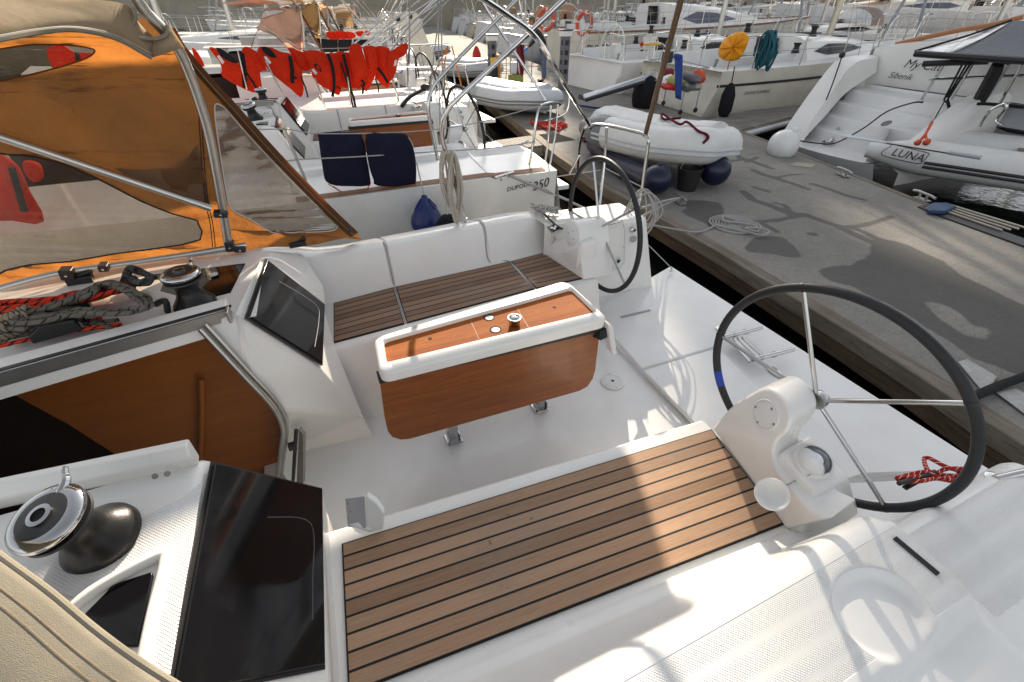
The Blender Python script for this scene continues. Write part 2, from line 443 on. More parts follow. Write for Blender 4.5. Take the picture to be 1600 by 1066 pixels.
def vinyl(name, tint, clear=.62, scr=.35, haze=(.5, .5, .48), bs_=.10):
    k = NT(name)
    tr = k.n('ShaderNodeBsdfTransparent'); tr.inputs[0].default_value = (*tint, 1)
    n1 = k.noise(4, 5, .65, None, 1.2); n2 = k.noise(46, 6, .75); 
    df = k.bsdf(haze, .3, 0, .5, k.bump(n1, bs_, .03), .3)
    co = k.coord(); mp = k.n('ShaderNodeMapping'); mp.inputs['Scale'].default_value = (30, 4, 8); mp.inputs['Rotation'].default_value = (.4, .9, .3); k.l(co, mp.inputs[0])
    s1 = k.noise(2.2, 6, .8, mp.outputs[0], 1.5)
    f = k.math('ADD', k.math('MULTIPLY', k.ramp(s1, (.60, 0), (.72, 1)), scr), k.math('MULTIPLY', k.ramp(n2, (.62, 0), (.75, 1)), scr*.7))
    f = k.math('ADD', f, k.math('MULTIPLY', k.ramp(n1, (.3, 0), (.8, 1)), .28))
    f = k.math('ADD', f, 1-clear-.12, clamp=True)
    m1 = k.n('ShaderNodeMixShader'); k.l(f, m1.inputs[0]); k.l(tr.outputs[0], m1.inputs[1]); k.l(df, m1.inputs[2])
    gl = k.n('ShaderNodeBsdfGlossy'); gl.inputs[1].default_value = .06
    fr = k.n('ShaderNodeFresnel'); fr.inputs[0].default_value = 1.35; k.l(k.bump(n1, bs_, .03), fr.inputs[1]); k.l(k.bump(n1, bs_, .03), gl.inputs[2])
    m2 = k.n('ShaderNodeMixShader'); k.l(fr.outputs[0], m2.inputs[0]); k.l(m1.outputs[0], m2.inputs[1]); k.l(gl.outputs[0], m2.inputs[2])
    k.done(m2.outputs[0])
vinyl('vinyl', (.62, .50, .38), .84, .30, (.30, .26, .20))
vinyl('vinyl_smoke', (.62, .55, .46), .62, .30, (.34, .31, .27), .02)
vinyl('vinyl_pale', (.9, .9, .9), .45, .3, (.7, .7, .7))
def rope(name, a, b, sc=30, rep=1.0, dots=.25):
    k = NT(name); u, v = uvxy(k)
    st = k.math('FRACT', k.math('ADD', k.math('MULTIPLY', u, float(sc)), k.math('MULTIPLY', v, rep)))
    w_ = k.math('LESS_THAN', st, dots)
    br = k.math('SINE', k.math('MULTIPLY', k.math('ADD', k.math('MULTIPLY', u, 260.0), k.math('MULTIPLY', v, 6.28*2)), 1.0))
    n = k.noise(40, 3); base = k.mix(n, tuple(Vector(a)*.75), tuple(min(1, q) for q in Vector(a)*1.2))
    base = k.mix(w_, base, b)
    k.done(k.bsdf(base, .85, 0, .2, k.bump(br, .5, .002)))
rope('rope_red', (.62, .045, .015), (.02, .02, .02), 26, 2, .30)
rope('rope_grey', (.15, .135, .11), (.03, .03, .03), 24, 1, .16)
rope('rope_tan', (.30, .25, .18), (.06, .05, .04), 30, 1, .2)
rope('rope_dark', (.07, .07, .07), (.03, .03, .03), 20, 1, .3)
rope('rope_white', (.52, .48, .41), (.34, .30, .25), 60, 2, .4)
rope('rope_pale', (.46, .45, .43), (.25, .24, .23), 60, 2, .4)
rope('rope_black', (.018, .018, .02), (.03, .03, .03), 40, 1, .3)
rope('rope_maroon', (.16, .008, .02), (.05, .005, .01), 40, 2, .4)
rope('rope_crimson', (.42, .03, .03), (.75, .66, .50), 40, 2, .14)
rope('rope_redplain', (.60, .06, .04), (.40, .03, .02), 50, 2, .4)
rope('rope_blue', (.02, .06, .30), (.015, .03, .18), 50, 2, .4)
rope('rope_orange', (.65, .25, .03), (.45, .15, .02), 50, 2, .4)
rope('wire', (.42, .42, .41), (.30, .30, .30), 90, 2, .5)
def timber(name, c1, c2, along=(1.2, 20, 20)):
    k = NT(name); co = k.coord(); mp = k.n('ShaderNodeMapping'); mp.inputs['Scale'].default_value = along; k.l(co, mp.inputs[0])
    g = k.noise(1.2, 7, .7, mp.outputs[0], .8); g2 = k.noise(5, 5, .7, mp.outputs[0]); b = k.noise(1.3, 5, .6)
    base = k.mix(k.ramp(g, (.3, 0), (.7, 1)), c1, c2)
    base = k.mix(k.math('MULTIPLY', k.ramp(g2, (.55, 0), (.7, 1)), .6), base, tuple(Vector(c1)*.35))
    base = k.mix(k.math('MULTIPLY', k.ramp(b, (.5, 0), (.65, 1)), .5), base, (.12, .09, .06))
    k.done(k.bsdf(base, .85, 0, .25, k.bump(k.math('ADD', g, k.math('MULTIPLY', g2, .6)), .7, .012)))
timber('weathered', (.12, .10, .08), (.27, .235, .19), (14, .9, 14))
timber('weathered_x', (.17, .16, .145), (.36, .34, .31), (.9, 14, 14))
timber('old_beam', (.05, .035, .025), (.15, .10, .065), (14, .7, 14))
def algae(name):
    k = NT(name); n1 = k.noise(2.2, 6, .65); n2 = k.noise(18, 5, .7)
    sp = k.n('ShaderNodeSeparateXYZ'); k.l(k.coord(), sp.inputs[0])
    base = k.mix(n2, (.16, .13, .09), (.34, .29, .21))
    f = k.math('ADD', k.math('MULTIPLY', sp.outputs[2], -2.4), k.math('MULTIPLY', n1, 1.4))
    base = k.mix(k.ramp(f, (.9, 0), (1.6, 1)), base, (.045, .045, .022))
    base = k.mix(k.math('MULTIPLY', k.ramp(n1, (.5, 0), (.62, 1)), .6), base, (.12, .07, .035))
    k.done(k.bsdf(base, .85, 0, .3, k.bump(n2, .5, .02)))
algae('pontoon_side')
# pontoon top: broom-finished concrete; attribute "wet" carries the outline of damp stains
k = NT('concrete'); at = k.n('ShaderNodeAttribute'); at.attribute_name = 'wet'
n1 = k.noise(1.1, 6, .65); n2 = k.noise(60, 4, .75); n3 = k.noise(7, 6, .7)
sp = k.n('ShaderNodeSeparateXYZ'); k.l(k.coord(), sp.inputs[0])
rib = k.math('SINE', k.math('MULTIPLY', k.math('ADD', sp.outputs[1], k.math('MULTIPLY', sp.outputs[0], .03)), 95.0))
base = k.mix(k.ramp(n1, (.3, 0), (.75, 1)), (.205, .195, .178), (.30, .285, .26))
base = k.mix(k.math('MULTIPLY', k.ramp(n3, (.45, 0), (.75, 1)), .35), base, (.125, .12, .11))
base = k.mix(k.math('MULTIPLY', k.ramp(n2, (.55, 0), (.7, 1)), .75), base, (.07, .064, .056))
base = k.mix(k.math('MULTIPLY', k.ramp(rib, (.2, 0), (.9, 1)), .05), base, (.12, .115, .105))
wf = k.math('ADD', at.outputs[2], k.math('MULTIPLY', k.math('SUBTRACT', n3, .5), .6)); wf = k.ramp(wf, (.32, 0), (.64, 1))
gr_ = k.noise(150, 3, .8); gl_ = k.noise(24, 5, .75)
base = k.mix(k.math('MULTIPLY', k.ramp(gr_, (.52, 0), (.62, 1)), .55), base, (.07, .066, .06))
base = k.mix(k.math('MULTIPLY', k.ramp(gl_, (.58, 0), (.68, 1)), .4), base, (.36, .345, .315))
wn = k.noise(30, 4, .7)
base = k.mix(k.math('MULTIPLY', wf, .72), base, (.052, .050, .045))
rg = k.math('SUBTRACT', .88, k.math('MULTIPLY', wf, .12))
k.done(k.bsdf(base, rg, 0, .3, k.bump(k.math('ADD', k.math('MULTIPLY', rib, .12), n2), .35, .006)))
# harbour water
k = NT('water'); n1 = k.noise(1.3, 3, .5); n2 = k.noise(5.5, 3, .55)
k.done(k.bsdf((.005, .007, .006), .05, 0, .22, k.bump(k.math('ADD', n1, k.math('MULTIPLY', n2, .35)), .15, .05)))
k = NT('foliage'); n1 = k.noise(.35, 5, .6); n2 = k.noise(2.5, 4, .6)
b_ = k.mix(n1, (.030, .048, .018), (.085, .10, .035)); b_ = k.mix(k.math('MULTIPLY', n2, .5), b_, (.02, .03, .012)); k.done(k.bsdf(b_, .8, 0, .2, k.bump(n2, .6, .3)))
k = NT('lens_white'); k.done(k.bsdf((.75, .76, .78), .12, 0, .5, None, .6))
# ================================================================== own yacht
YB = thing('sailing_yacht', 'white sailing yacht filling the foreground, with teak cockpit benches, folded table and twin black wheels', 'sailboat', (1.0, 1.6, 0))
def lerp(a, b, t): return a+(b-a)*t
def sstep(a, b, x):
    t = min(1, max(0, (x-a)/(b-a))); return t*t*(3-2*t)
# ---- hull below the deck line
b = MB()
hl = [(-6.5, 1.0), (-3, -.55), (1.2, -.55), (2.0, -.2), (2.10, .24), (2.60, .42), (2.66, 2.68), (2.28, 2.62), (2.26, 2.98), (1.5, 3.05), (-3, 3.25), (-6.5, 2.2)]
b.prism([(x, y, -.95) for x, y in hl], (0, 0, .90)); b.build('hull', M('hull_white'), YB, .02)
# ---- cockpit sole
b = MB(); b.slab([(-.55, .80, 0), (1.72, .80, 0), (1.72, 2.32, 0), (-.55, 2.32, 0)], -.03)
b.build('cockpit_sole', M('gelcoat_deck'), YB, .004)
# ---- swim platform and lids
S0 = U(990, 437, z=.03); S1 = U(1210, 640, z=.03)
sdir = (S1-S0)
b = MB()
pl = [U(920, 452, z=.03), U(1003, 441, z=.03), U(1048, 415, z=.03), U(1565, 744, z=.03), (2.05, .38, .03), (1.66, .42, .03), (1.66, 2.5, .03)]
b.slab(pl, -.06); b.build('swim_platform', M('gelcoat_deck'), YB, .012)
A0 = U(965, 530, z=.045); A1 = U(1095, 668, z=.045)
def online(p, q, t): return p+(q-p)*t
G0 = U(1003, 577, z=.045); G1 = U(1122, 541, z=.045)
ad = (A1-A0).normalized(); ed = (S1-S0).normalized()
p_a0 = A0-ad*.40; p_e0 = U(998, 446, z=.045)
b = MB()
b.slab([p_a0, p_e0, G1-ed*.006, G0-ad*.006], -.03)
b.build('locker_lid', M('gelcoat_deck'), YB, .012)
b = MB()
b.slab([G0+ad*.008, G1+ed*.008, S1+Vector((0, 0, .015))+ed*.35, A1+ad*.35], -.03)
b.build('locker_lid', M('gelcoat_deck'), YB, .012)
# slot handle in the lid
b = MB(); q0, q1 = U(970, 495, z=.047), U(1016, 485, z=.047); dq = (q1-q0); nq = Vector((-dq.y, dq.x, 0)).normalized()*.018
b.slab([q0-nq, q1-nq*.4, q1+nq*.6, q0+nq*.2], .003); b.build('lid_slot', M('grey_plastic'), YB)
# floor drain plate
c = U(957, 597, z=.002); b = MB()
b.lathe([(.075, 0), (.075, .006), (.070, .009), (.054, .009), (.053, .007), (.051, .009), (0, .010)], c, seg=40)
dr = b.build('inspection_plate', M('white_plastic'), YB)
for k in range(6):
    a = k*math.pi/3+.3; b = MB(); b.lathe([(.0045, 0), (.004, .002), (0, .0022)], c+Vector((math.cos(a)*.063, math.sin(a)*.063, .0085)), seg=8); b.build('screw', M('chrome'), dr)
b = MB(); b.lathe([(.010, 0), (.010, .001), (0, .001)], c+Vector((0, 0, .0098)), seg=16); b.build('finger_hole', M('black_plastic'), dr)

# ---- near (port) bench
def teakpanel(name, a, bq, c_, d, n, mat, parent, th=.008, L=1.0):
    """a-b inner long edge, d-c outer long edge; n planks across"""
    m = MB(); rows = []
    cols = 24
    up = Vector((0, 0, 1))
    top = [[lerp(lerp(a, bq, i/cols), lerp(d, c_, i/cols), j/n)+up*th for j in range(n+1)] for i in range(cols+1)]
    Lx = (bq-a).length
    for i in range(cols):
        for j in range(n):
            m.add([top[i][j], top[i+1][j], top[i+1][j+1], top[i][j+1]], [[0, 1, 2, 3]],
                  [[(i/cols*Lx, j), ((i+1)/cols*Lx, j), ((i+1)/cols*Lx, j+1), (i/cols*Lx, j+1)]])
    pan = m.build(name, mat, parent)
    m = MB(); e = .006
    cx = (a+bq+c_+d)/4
    q = [p+(p-cx).normalized()*e for p in (a, bq, c_, d)]
    m.slab([v+up*(th-.003) for v in q], -th)
    m.build('teak_border', M('caulk'), pan)
    return pan
zB = .42
tA, tB, tC, tD = U(537, 851, z=zB), U(1110, 673, z=zB), U(1222, 820, z=zB), U(548, 1084, z=zB)
b = MB()
up = Vector((0, 0, 1))
i0, i1 = tA+Vector((-.10, .085, 0)), tB+Vector((.03, .075, 0))
o0, o1 = Vector((-.30, .50, zB)), Vector((1.33, .40, zB))
b.prism([p-up*.004 for p in (i0, i1, o1, o0)], (0, 0, -.45))
bench_n = b.build('bench', M('gelcoat'), YB, .022, 4)
teakpanel('teak_slats', tA, tB, tC, tD, 9, M('teak'), bench_n)
# ---- near coaming and side deck: one moulded sheet
def prof(pts, y):
    if y >= pts[0][0]: return pts[0][1]
    for (a, za), (c_, zc) in zip(pts, pts[1:]):
        if y >= c_:
            t = (a-y)/(a-c_); return lerp(za, zc, t)
    return pts[-1][1]
def yin(x): return lerp(.535, .435, (x+.3)/1.66)
def hA(x, y):
    yi = yin(x)
    return prof([(yi, .415), (yi-.012, .425), (yi-.06, .45), (.315, .655), (.29, .682), (.255, .690), (.10, .676), (.0, .662), (-.7, .60)], y)
def hB(x, y):
    t = sstep(1.3, 2.1, x)
    return prof([(.52, .20), (.50, .27), (.40, .29), (.33, .33), (.275, .565), (.25, .60), (.21, .615), (.0, .60), (-.7, .54)], y)
def hnear(x, y):
    f = sstep(1.335, 1.375, x)
    if y > .27: f = sstep(1.30, 1.42, x)
    z = lerp(hA(x, y), hB(x, y), f)
    out_edge = lerp(-.045, .03, (x+.3)/1.65)
    if x < 1.40: z -= .045*(1-sstep(out_edge-.018, out_edge+.006, y))*(1-f)
    dx, dy = (x-1.075)/.125, (y-.105)/.098
    d = math.hypot(dx, dy)
    if d < 1.3 and y > out_edge-.02:
        flat = .648-(x-1.075)*.05+(y-.105)*.10
        z = lerp(min(z, flat), z, sstep(.90, 1.06, d))
    return z
def smooth1(a, it):
    for _ in range(it):
        b_ = a.copy(); b_[1:-1] = (a[:-2]+2*a[1:-1]+a[2:])/4; a = b_
    return a
xs = np.concatenate([np.linspace(-.42, .7, 50), np.linspace(.71, 1.55, 120), np.linspace(1.57, 2.06, 20)])
ncol = 150
hh = np.zeros((len(xs), ncol)); yy = np.zeros_like(hh)
for i, x in enumerate(xs):
    y0 = lerp(yin(x), .52-sstep(1.6, 2.1, x)*.24, sstep(1.28, 1.42, x))
    for j in range(ncol):
        y = y0-(y0+.62)*((j/(ncol-1))**1.25); yy[i, j] = y; hh[i, j] = hnear(x, y)
for i in range(len(xs)): hh[i] = smooth1(hh[i], 3)
b = MB(); V_ = []
for i, x in enumerate(xs):
    for j in range(ncol): V_.append((x, yy[i, j], hh[i, j]))
F_ = []; MI = []
for i in range(len(xs)-1):
    for j in range(ncol-1):
        F_.append([i*ncol+j, i*ncol+j+1, (i+1)*ncol+j+1, (i+1)*ncol+j])
        x = (xs[i]+xs[i+1])/2; y = yy[i, j]
        d = math.hypot((x-1.075)/.128, (y-.105)/.101)
        ns = (y < .243 and y > .045 and x < 1.33 and d > 1.05) or (1.40 < x < 2.0 and y < .225 and y > -.02)
        MI.append(0)
b.add(V_, F_); b.mi = MI
NSK = []
for q_ in V_:
    x, y = q_[0], q_[1]; d = math.hypot((x-1.075)/.128, (y-.105)/.101)
    a_ = min((.243-y)/.02, (y-.045)/.02, (1.335-x)/.02, (d-1.05)/.1); c_ = min((x-1.40)/.02, (2.0-x)/.02, (.225-y)/.02, (y+.02)/.02); NSK.append(min(1, max(0, .5+max(a_, c_))))
# skirts
n0 = [Vector(V_[i*ncol]) for i in range(len(xs))]; b.cur = 0
b.grid([[p for p in n0], [Vector((p.x, p.y+.004, .02)) for p in n0]], False)
e0 = [Vector(V_[(len(xs)-1)*ncol+j]) for j in range(ncol)]
b.grid([[p for p in e0], [Vector((p.x+.10, p.y, -.1)) for p in e0]], False)
sdk = b.build('side_deck', M('deck_mould'), YB, smooth=60, weld=False)
NSK += [0]*(len(sdk.data.vertices)-len(NSK)); an_ = sdk.data.attributes.new('nonskid', 'FLOAT', 'POINT'); an_.data.foreach_set('value', np.array(NSK, dtype=np.float32))
# ---- near bulkhead block with sloping tinted window
wq = [U(331, 727, z=.95), U(262, 1090, z=.95), U(503, 1041, z=.60), U(500, 766, z=.60)]
n_ = (wq[1]-wq[0]).cross(wq[3]-wq[0]).normalized()
if n_.z < 0: n_ = -n_
wq[2] = UPL(503, 1041, wq[0], n_)
b = MB(); b.slab([p+n_*.012 for p in wq], -.008)
wn_ = b.build('cabin_window', M('window_dark'), YB, .006)
b = MB()
wc = sum(wq, Vector())/4
q = [p+(p-wc).normalized()*.010 for p in wq]
b.slab([p+n_*.004 for p in q], -.003); b.build('window_seal', M('black_plastic'), wn_)
# inner pane frame seen through the dark acrylic
fr_ = [lerp(lerp(wq[0], wq[3], a), lerp(wq[1], wq[2], a), c_)+n_*.0115 for a, c_ in ((.45, .27), (.86, .27), (.88, .62), (.88, .80))]
b = MB(); b.tube(cat(fr_, 6), .0016, 6); b.build('window_line', M('ink_grey'), wn_)
# block behind
ix = 1.115
bl = [(-.425, ix-.05, .95), (-.425, .30, .95), (-.245, .30, .585), (-.205, ix+.03, .585)]
P_ = [Vector(p) for p in bl]
b = MB()
base_n = [Vector((-.262, .30, .40)), Vector((-.222, ix+.05, .40))]
b.poly([P_[0], P_[1], P_[2], P_[3]])
b.poly([P_[3], P_[2], base_n[0], base_n[1]])
low = [Vector((-.24, ix+.055, -.02)), Vector((-.60, ix-.02, -.02)), Vector((-.60, ix-.06, .95))]
b.poly([P_[3], base_n[1], low[0], low[1], low[2], P_[0]])
top = [Vector((-1.6, ix-.06, .95)), Vector((-1.6, .30, .95))]
b.poly([P_[0], low[2], top[0], top[1], P_[1]])
b.poly([P_[1], top[1], Vector((-1.6, .26, .55)), Vector((-.262, .26, .40)), P_[2]])
b.build('cabin_side', M('gelcoat'), YB, .026, 4)
# ---- nonskid panel on the near cabin top, winch, hatch
def nsq(pts, z, name='nonskid_panel', mat='nonskid'):
    m = MB(); m.slab([U(x, y, z=z) for x, y in pts], -.003)
    return m.build(name, M(mat), YB, .002, 2)
nsq([(150, 842), (285, 778), (316, 752), (262, 1075), (225, 1040), (257, 885), (250, 868), (195, 888), (120, 935), (0, 890), (0, 872)], .9585)
# hatch in a recess with a rounded white rim
rimp = cat([U(*p, z=.957) for p in ((100, 958), (160, 915), (250, 868), (259, 880), (240, 960), (222, 1052))], 5)
b = MB(); b.tube(rimp, .013, 10); b.build('hatch_rim', M('gelcoat'), YB)
b = MB(); b.slab([U(*p, z=.955) for p in ((130, 960), (168, 922), (172, 914), (236, 893), (239, 899), (214, 1010), (120, 1010))], -.010); h_ = b.build('deck_hatch', M('window_dark'), YB, .003)
# ---- slide beams either side of the companionway
def beam(y0, y1, z0, z1, x0, x1, name='hatch_rail', mat='gelcoat', slope=0):
    m = MB(); m.prism([(x1, y0, z0), (x1+slope, y0, z1), (x1+slope, y1, z1), (x1, y1, z0)], (x0-x1, 0, 0)); return m.build(name, M(mat), YB, .006)
nb1 = U(288, 712, z=1.02)
b = MB()
for (xa, ya), (xb, yb) in (((-1.7, 1.17), (-.435, 1.035)),):
    b.prism([(xb, yb, .945), (xb, yb+.035, .945), (xb, yb+.035, 1.015), (xb, yb+.006, 1.022), (xb, yb-.012, .99)], (xa-xb, ya-yb, 0))
r_ = b.build('hatch_rail', M('gelcoat'), YB, .006)
for px_ in (243, 262):
    b = MB(); b.lathe([(.007, 0), (.007, .003), (0, .003)], U(px_, 742-(px_-243)*.2, z=.995)+Vector((0, -.004, 0)), axis=(0, -.9, .5), seg=10); b.build('rail_screw', M('grey_alloy'), r_)
# far rail: white top, metal track below
b = MB(); fa, fb = U(-60, 596, z=1.0), U(352, 482, z=1.0)
fdir = (fb-fa)
b.prism([fb+Vector((0, 0, 0)), fb+Vector((0, .085, 0)), fb+Vector((0, .085, -.06)), fb+Vector((0, 0, -.03))], fa-fb-fdir*.3)
r2 = b.build('hatch_rail', M('gelcoat'), YB, .006)
b = MB(); b.prism([fb+Vector((.015, -.006, -.006)), fb+Vector((.015, .0, -.006)), fb+Vector((.015, .0, -.052)), fb+Vector((.015, -.006, -.05))], fa-fb-fdir*.3)
b.build('slide_track', M('grey_alloy'), r2)
b = MB(); b.prism([fb+Vector((.0, -.004, -.052)), fb+Vector((.0, .02, -.052)), fb+Vector((.0, .02, -.095)), fb+Vector((.0, -.004, -.095))], fa-fb-fdir*.3)
b.build('slide_lip', M('gelcoat'), r2)
b = MB(); b.prism([fb+Vector((.02, -.001, -.001)), fb+Vector((.02, .016, -.001)), fb+Vector((.02, .016, .003)), fb+Vector((.02, -.001, .003))], fa-fb-fdir*.3)
b.build('slide_gap', M('black_plastic'), r2)
b = MB(); e_ = U(357, 492, z=.99); b.box(e_+Vector((0, .01, -.005)), (.012, .05, .05)); b.build('rail_end_cap', M('aluminium'), r2, .004)

# ---- companionway: track, inside panel, dark cabin
T0, T1, T2 = U(312, 514, z=.955), U(437, 648, z=.50), U(434, 745, z=.10)
tr = cat([T0, lerp(T0, T1, .5), lerp(T0, T1, .88), U(441, 668, z=.42), lerp(U(440, 690, z=.33), T2, .2), T2], 8)
b = MB(); b.tube(tr, .010, 8); b.build('washboard_track', M('aluminium'), YB)
b = MB(); b.tube([p+Vector((.022, .006, .012)) for p in tr], .009, 8); b.build('washboard_track', M('aluminium'), YB)
b = MB(); b.tube([p+Vector((.010, .004, .004)) for p in tr], .006, 6); b.build('track_groove', M('grey_alloy'), YB)
PY = 1.90
pan = [U(-60, 612, y=PY), U(314, 514, y=PY), U(446, 650, y=PY), U(446, 765, y=PY), U(250, 760, y=PY), U(235, 742, y=PY), U(110, 665, y=PY), U(0, 604, y=PY), U(-60, 575, y=PY)]
pan = [U(-3, 598, y=PY), U(314, 505, y=PY), U(452, 640, y=PY), U(452, 775, y=PY), U(265, 765, y=PY), U(110, 665, y=PY), U(-2, 604, y=PY)]
b = MB(); b.poly(pan, [(p.x, p.z) for p in pan]); b.prism([p+Vector((0, .002, 0)) for p in pan], (0, .02, 0)); b.build('cabin_panel', M('cabin_wood'), YB, smooth=0)
hd = [U(315, 592, y=PY-.03), U(316, 640, y=PY-.035), U(313, 745, y=PY-.035)]
b = MB(); b.tube(hd, .012, 10); b.build('grab_handle', M('cabin_wood'), YB)
# cabin void: inside walls of the saloon
b = MB(); x0, x1, y0, y1, z0, z1 = -2.6, -.47, .80, 1.97, -1.1, .93
b.add([(x0, y0, z0), (x1, y0, z0), (x1, y1, z0), (x0, y1, z0), (x0, y0, z1), (x1, y0, z1), (x1, y1, z1), (x0, y1, z1)],
      [[0, 1, 2, 3], [0, 1, 5, 4], [3, 2, 6, 7], [0, 3, 7, 4]])
b.build('cabin_interior', M('deep_brown'), YB, smooth=0)
b = MB(); b.slab([(-2.6, .95, .965), (-1.25, .95, .965), (-1.25, 1.80, .965), (-2.6, 1.80, .965)], .02); b.build('sliding_hatch', M('gelcoat'), YB, .01)

# ---- beige wall between the companionway and the far window
Wul, Wll, Wur, Wlr = U(413, 409, z=.95), U(382, 497, z=.95), U(503, 478, z=.60), U(499, 570, z=.60)
K0, K1 = U(523, 541, z=.42), U(566, 652, z=.13)
KB = U(520, 672, z=.08); KL = U(468, 690, z=.05); KL2 = U(462, 770, z=.0)
topw = U(357, 482, z=.985)
wall = MB()
m_out = .03
c_ = (Wul+Wll+Wur+Wlr)/4
nw = (Wur-Wul).cross(Wll-Wul).normalized()
if nw.x < 0: nw = -nw
Wlr = UPL(499, 570, Wul, nw); c_ = (Wul+Wll+Wur+Wlr)/4
Bul, Bll, Bur, Blr = [c_+(p-c_)*1.07-nw*.006 for p in (Wul, Wll, Wur, Wlr)]
tp = [p+Vector((.02, .02, 0)) for p in (T0, lerp(T0, T1, .5), T1, U(441, 672, z=.42), T2)]
wall.poly([Bul, Bll, Blr, Bur])
wall.poly([Bll, topw, tp[0], tp[1]]); wall.poly([Bll, tp[1], tp[2], Blr])
wall.poly([Blr, tp[2], K1]); wall.poly([tp[2], tp[3], KL, KB]); wall.poly([tp[2], KB, K1]); wall.poly([tp[3], tp[4], KL2, KL])
wall.poly([Blr, K1, K0]); wall.poly([Blr, K0, Bur])
# skirt from the wall foot to the sole
wall.poly([KB, KL, KL+Vector((.02, -.03, -.06)), KB+Vector((.02, -.03, -.09))]); wall.poly([K1, KB, KB+Vector((.02, -.03, -.09)), K1+Vector((.03, -.03, -.14))])
wall.poly([KL, KL2, KL2+Vector((.04, 0, -.05)), KL+Vector((.02, -.03, -.06))])
wall.build('bulkhead', M('gelcoat'), YB, .018, 3, weld=True)
b = MB(); fl = (Wll-Wul).cross(Wur-Wul).dot(nw) > 0
def ord4(a, b_, c2, d): return [a, b_, c2, d] if (b_-a).cross(c2-a).dot(nw) > 0 else [d, c2, b_, a]
b.slab([p+nw*.019 for p in ord4(Wul, Wll, Wlr, Wur)], -.008); wf_ = b.build('cabin_window', M('window_dark'), YB, .005)
b = MB(); b.slab([c_+(p-c_)*1.035+nw*.013 for p in ord4(Wul, Wll, Wlr, Wur)], -.006); b.build('window_seal', M('black_plastic'), wf_)
b = MB(); b.tube(cat([lerp(lerp(Wul, Wur, a), lerp(Wll, Wlr, a), q)+nw*.0195 for a, q in ((.22, .22), (.55, .16), (.86, .16), (.9, .4), (.86, .85))], 5), .0014, 6); b.build('window_line', M('grey_plastic'), wf_)
# padeye on the wall and swinging black latch
c = U(515, 656, z=.14); nrm = Vector((.75, -.6, .3)).normalized()
b = MB(); b.lathe([(.030, 0), (.030, .005), (.026, .008), (.016, .008), (.015, .003), (0, .003)], c+nrm*.004, nrm, 24)
pe = b.build('padeye', M('steel'), YB)
b = MB(); b.box(c+nrm*.008, (.03, .012, .012)); b.build('padeye_slot', M('black_plastic'), pe)
la, lb = U(463, 671, z=.36), U(458, 752, z=.12)
b = MB(); b.tube([la, lerp(la, lb, .3), lb], [.010, .009, .008], 8); b.box(lerp(la, lb, .3)+Vector((-.012, 0, 0)), (.035, .03, .03)); lt = b.build('door_latch', M('black_plastic'), YB, .003)
b = MB(); b.prism([U(467, 670, z=.36), U(475, 680, z=.33), U(474, 756, z=.10), U(463, 756, z=.10)], (.01, .015, 0)); b.build('latch_plate', M('grey_alloy'), lt, .002)
# cup bracket at the end of the near bench
b = MB()
cb = [U(541, 779, z=.55), U(545, 823, z=.47), U(577, 829, z=.47), U(573, 776, z=.55)]
def arc_(a, b_, bulge, n=8): return [lerp(a, b_, i/n)+bulge*math.sin(math.pi*i/n) for i in range(n+1)]
b.prism([U(572, 775, z=.545), U(588, 786, z=.53), U(600, 803, z=.505), U(598, 829, z=.44), U(576, 833, z=.43), U(568, 822, z=.45)], (.008, .022, 0)); b.prism([U(545, 822, z=.455), U(576, 832, z=.43), U(590, 831, z=.43), U(560, 818, z=.455)], (.0, .0, .012))
cbk = b.build('cup_bracket', M('white_plastic'), YB, .005)
b = MB(); b.prism([U(541, 780, z=.53), U(570, 776, z=.535), U(572, 826, z=.45), U(545, 824, z=.45)], (-.004, .006, -.002)); b.build('bracket_plate', M('grey_plastic'), cbk, .002)
for q_ in ((543, 788), (547, 800), (544, 811)):
    b = MB(); b.lathe([(.004, 0), (.004, .003), (0, .004)], U(*q_, z=.53), (.9, 0, .4), 8); b.build('screw', M('grey_alloy'), cbk)

# ---- far (starboard) bench, seat back and coaming
fA, fB, fC, fD = U(523, 536, z=zB), U(909, 436, z=zB), U(848, 397, z=zB), U(523, 475, z=zB)
b = MB()
p0, p1 = fA+Vector((-.14, -.06, 0)), fB+Vector((.10, -.055, 0))
q1, q0 = fC+Vector((.20, .05, 0)), fD+Vector((-.25, .04, 0))
b.poly([p0, p1, q1, q0])
f0, f1 = p0+Vector((.06, -.16, -.43)), p1+Vector((0, -.14, -.43))
b.poly([p0, p1, f1, f0]); b.poly([p0, f0, Vector((f0.x-.3, f0.y+.1, -.01)), q0+Vector((-.1, 0, -.43)), q0]); 
b.poly([p1, q1, q1+Vector((.05, 0, -.43)), f1])
bench_f = b.build('bench', M('gelcoat'), YB, .02, 4)
s = lambda u: lerp(fA, fB, u); t_ = lambda u: lerp(fD, fC, u)
def split(px_in, px_out): return px_in, px_out
gA, gB = U(634, 506, z=zB), U(617, 450, z=zB)
hA_, hB_ = U(836, 452, z=zB), U(797, 410, z=zB)
gx = Vector((.012, 0, 0))
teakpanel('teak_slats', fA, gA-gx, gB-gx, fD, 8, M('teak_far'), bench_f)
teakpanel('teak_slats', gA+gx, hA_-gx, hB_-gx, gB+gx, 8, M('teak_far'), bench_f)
teakpanel('teak_slats', hA_+gx, fB, fC, hB_+gx, 8, M('teak_far'), bench_f)
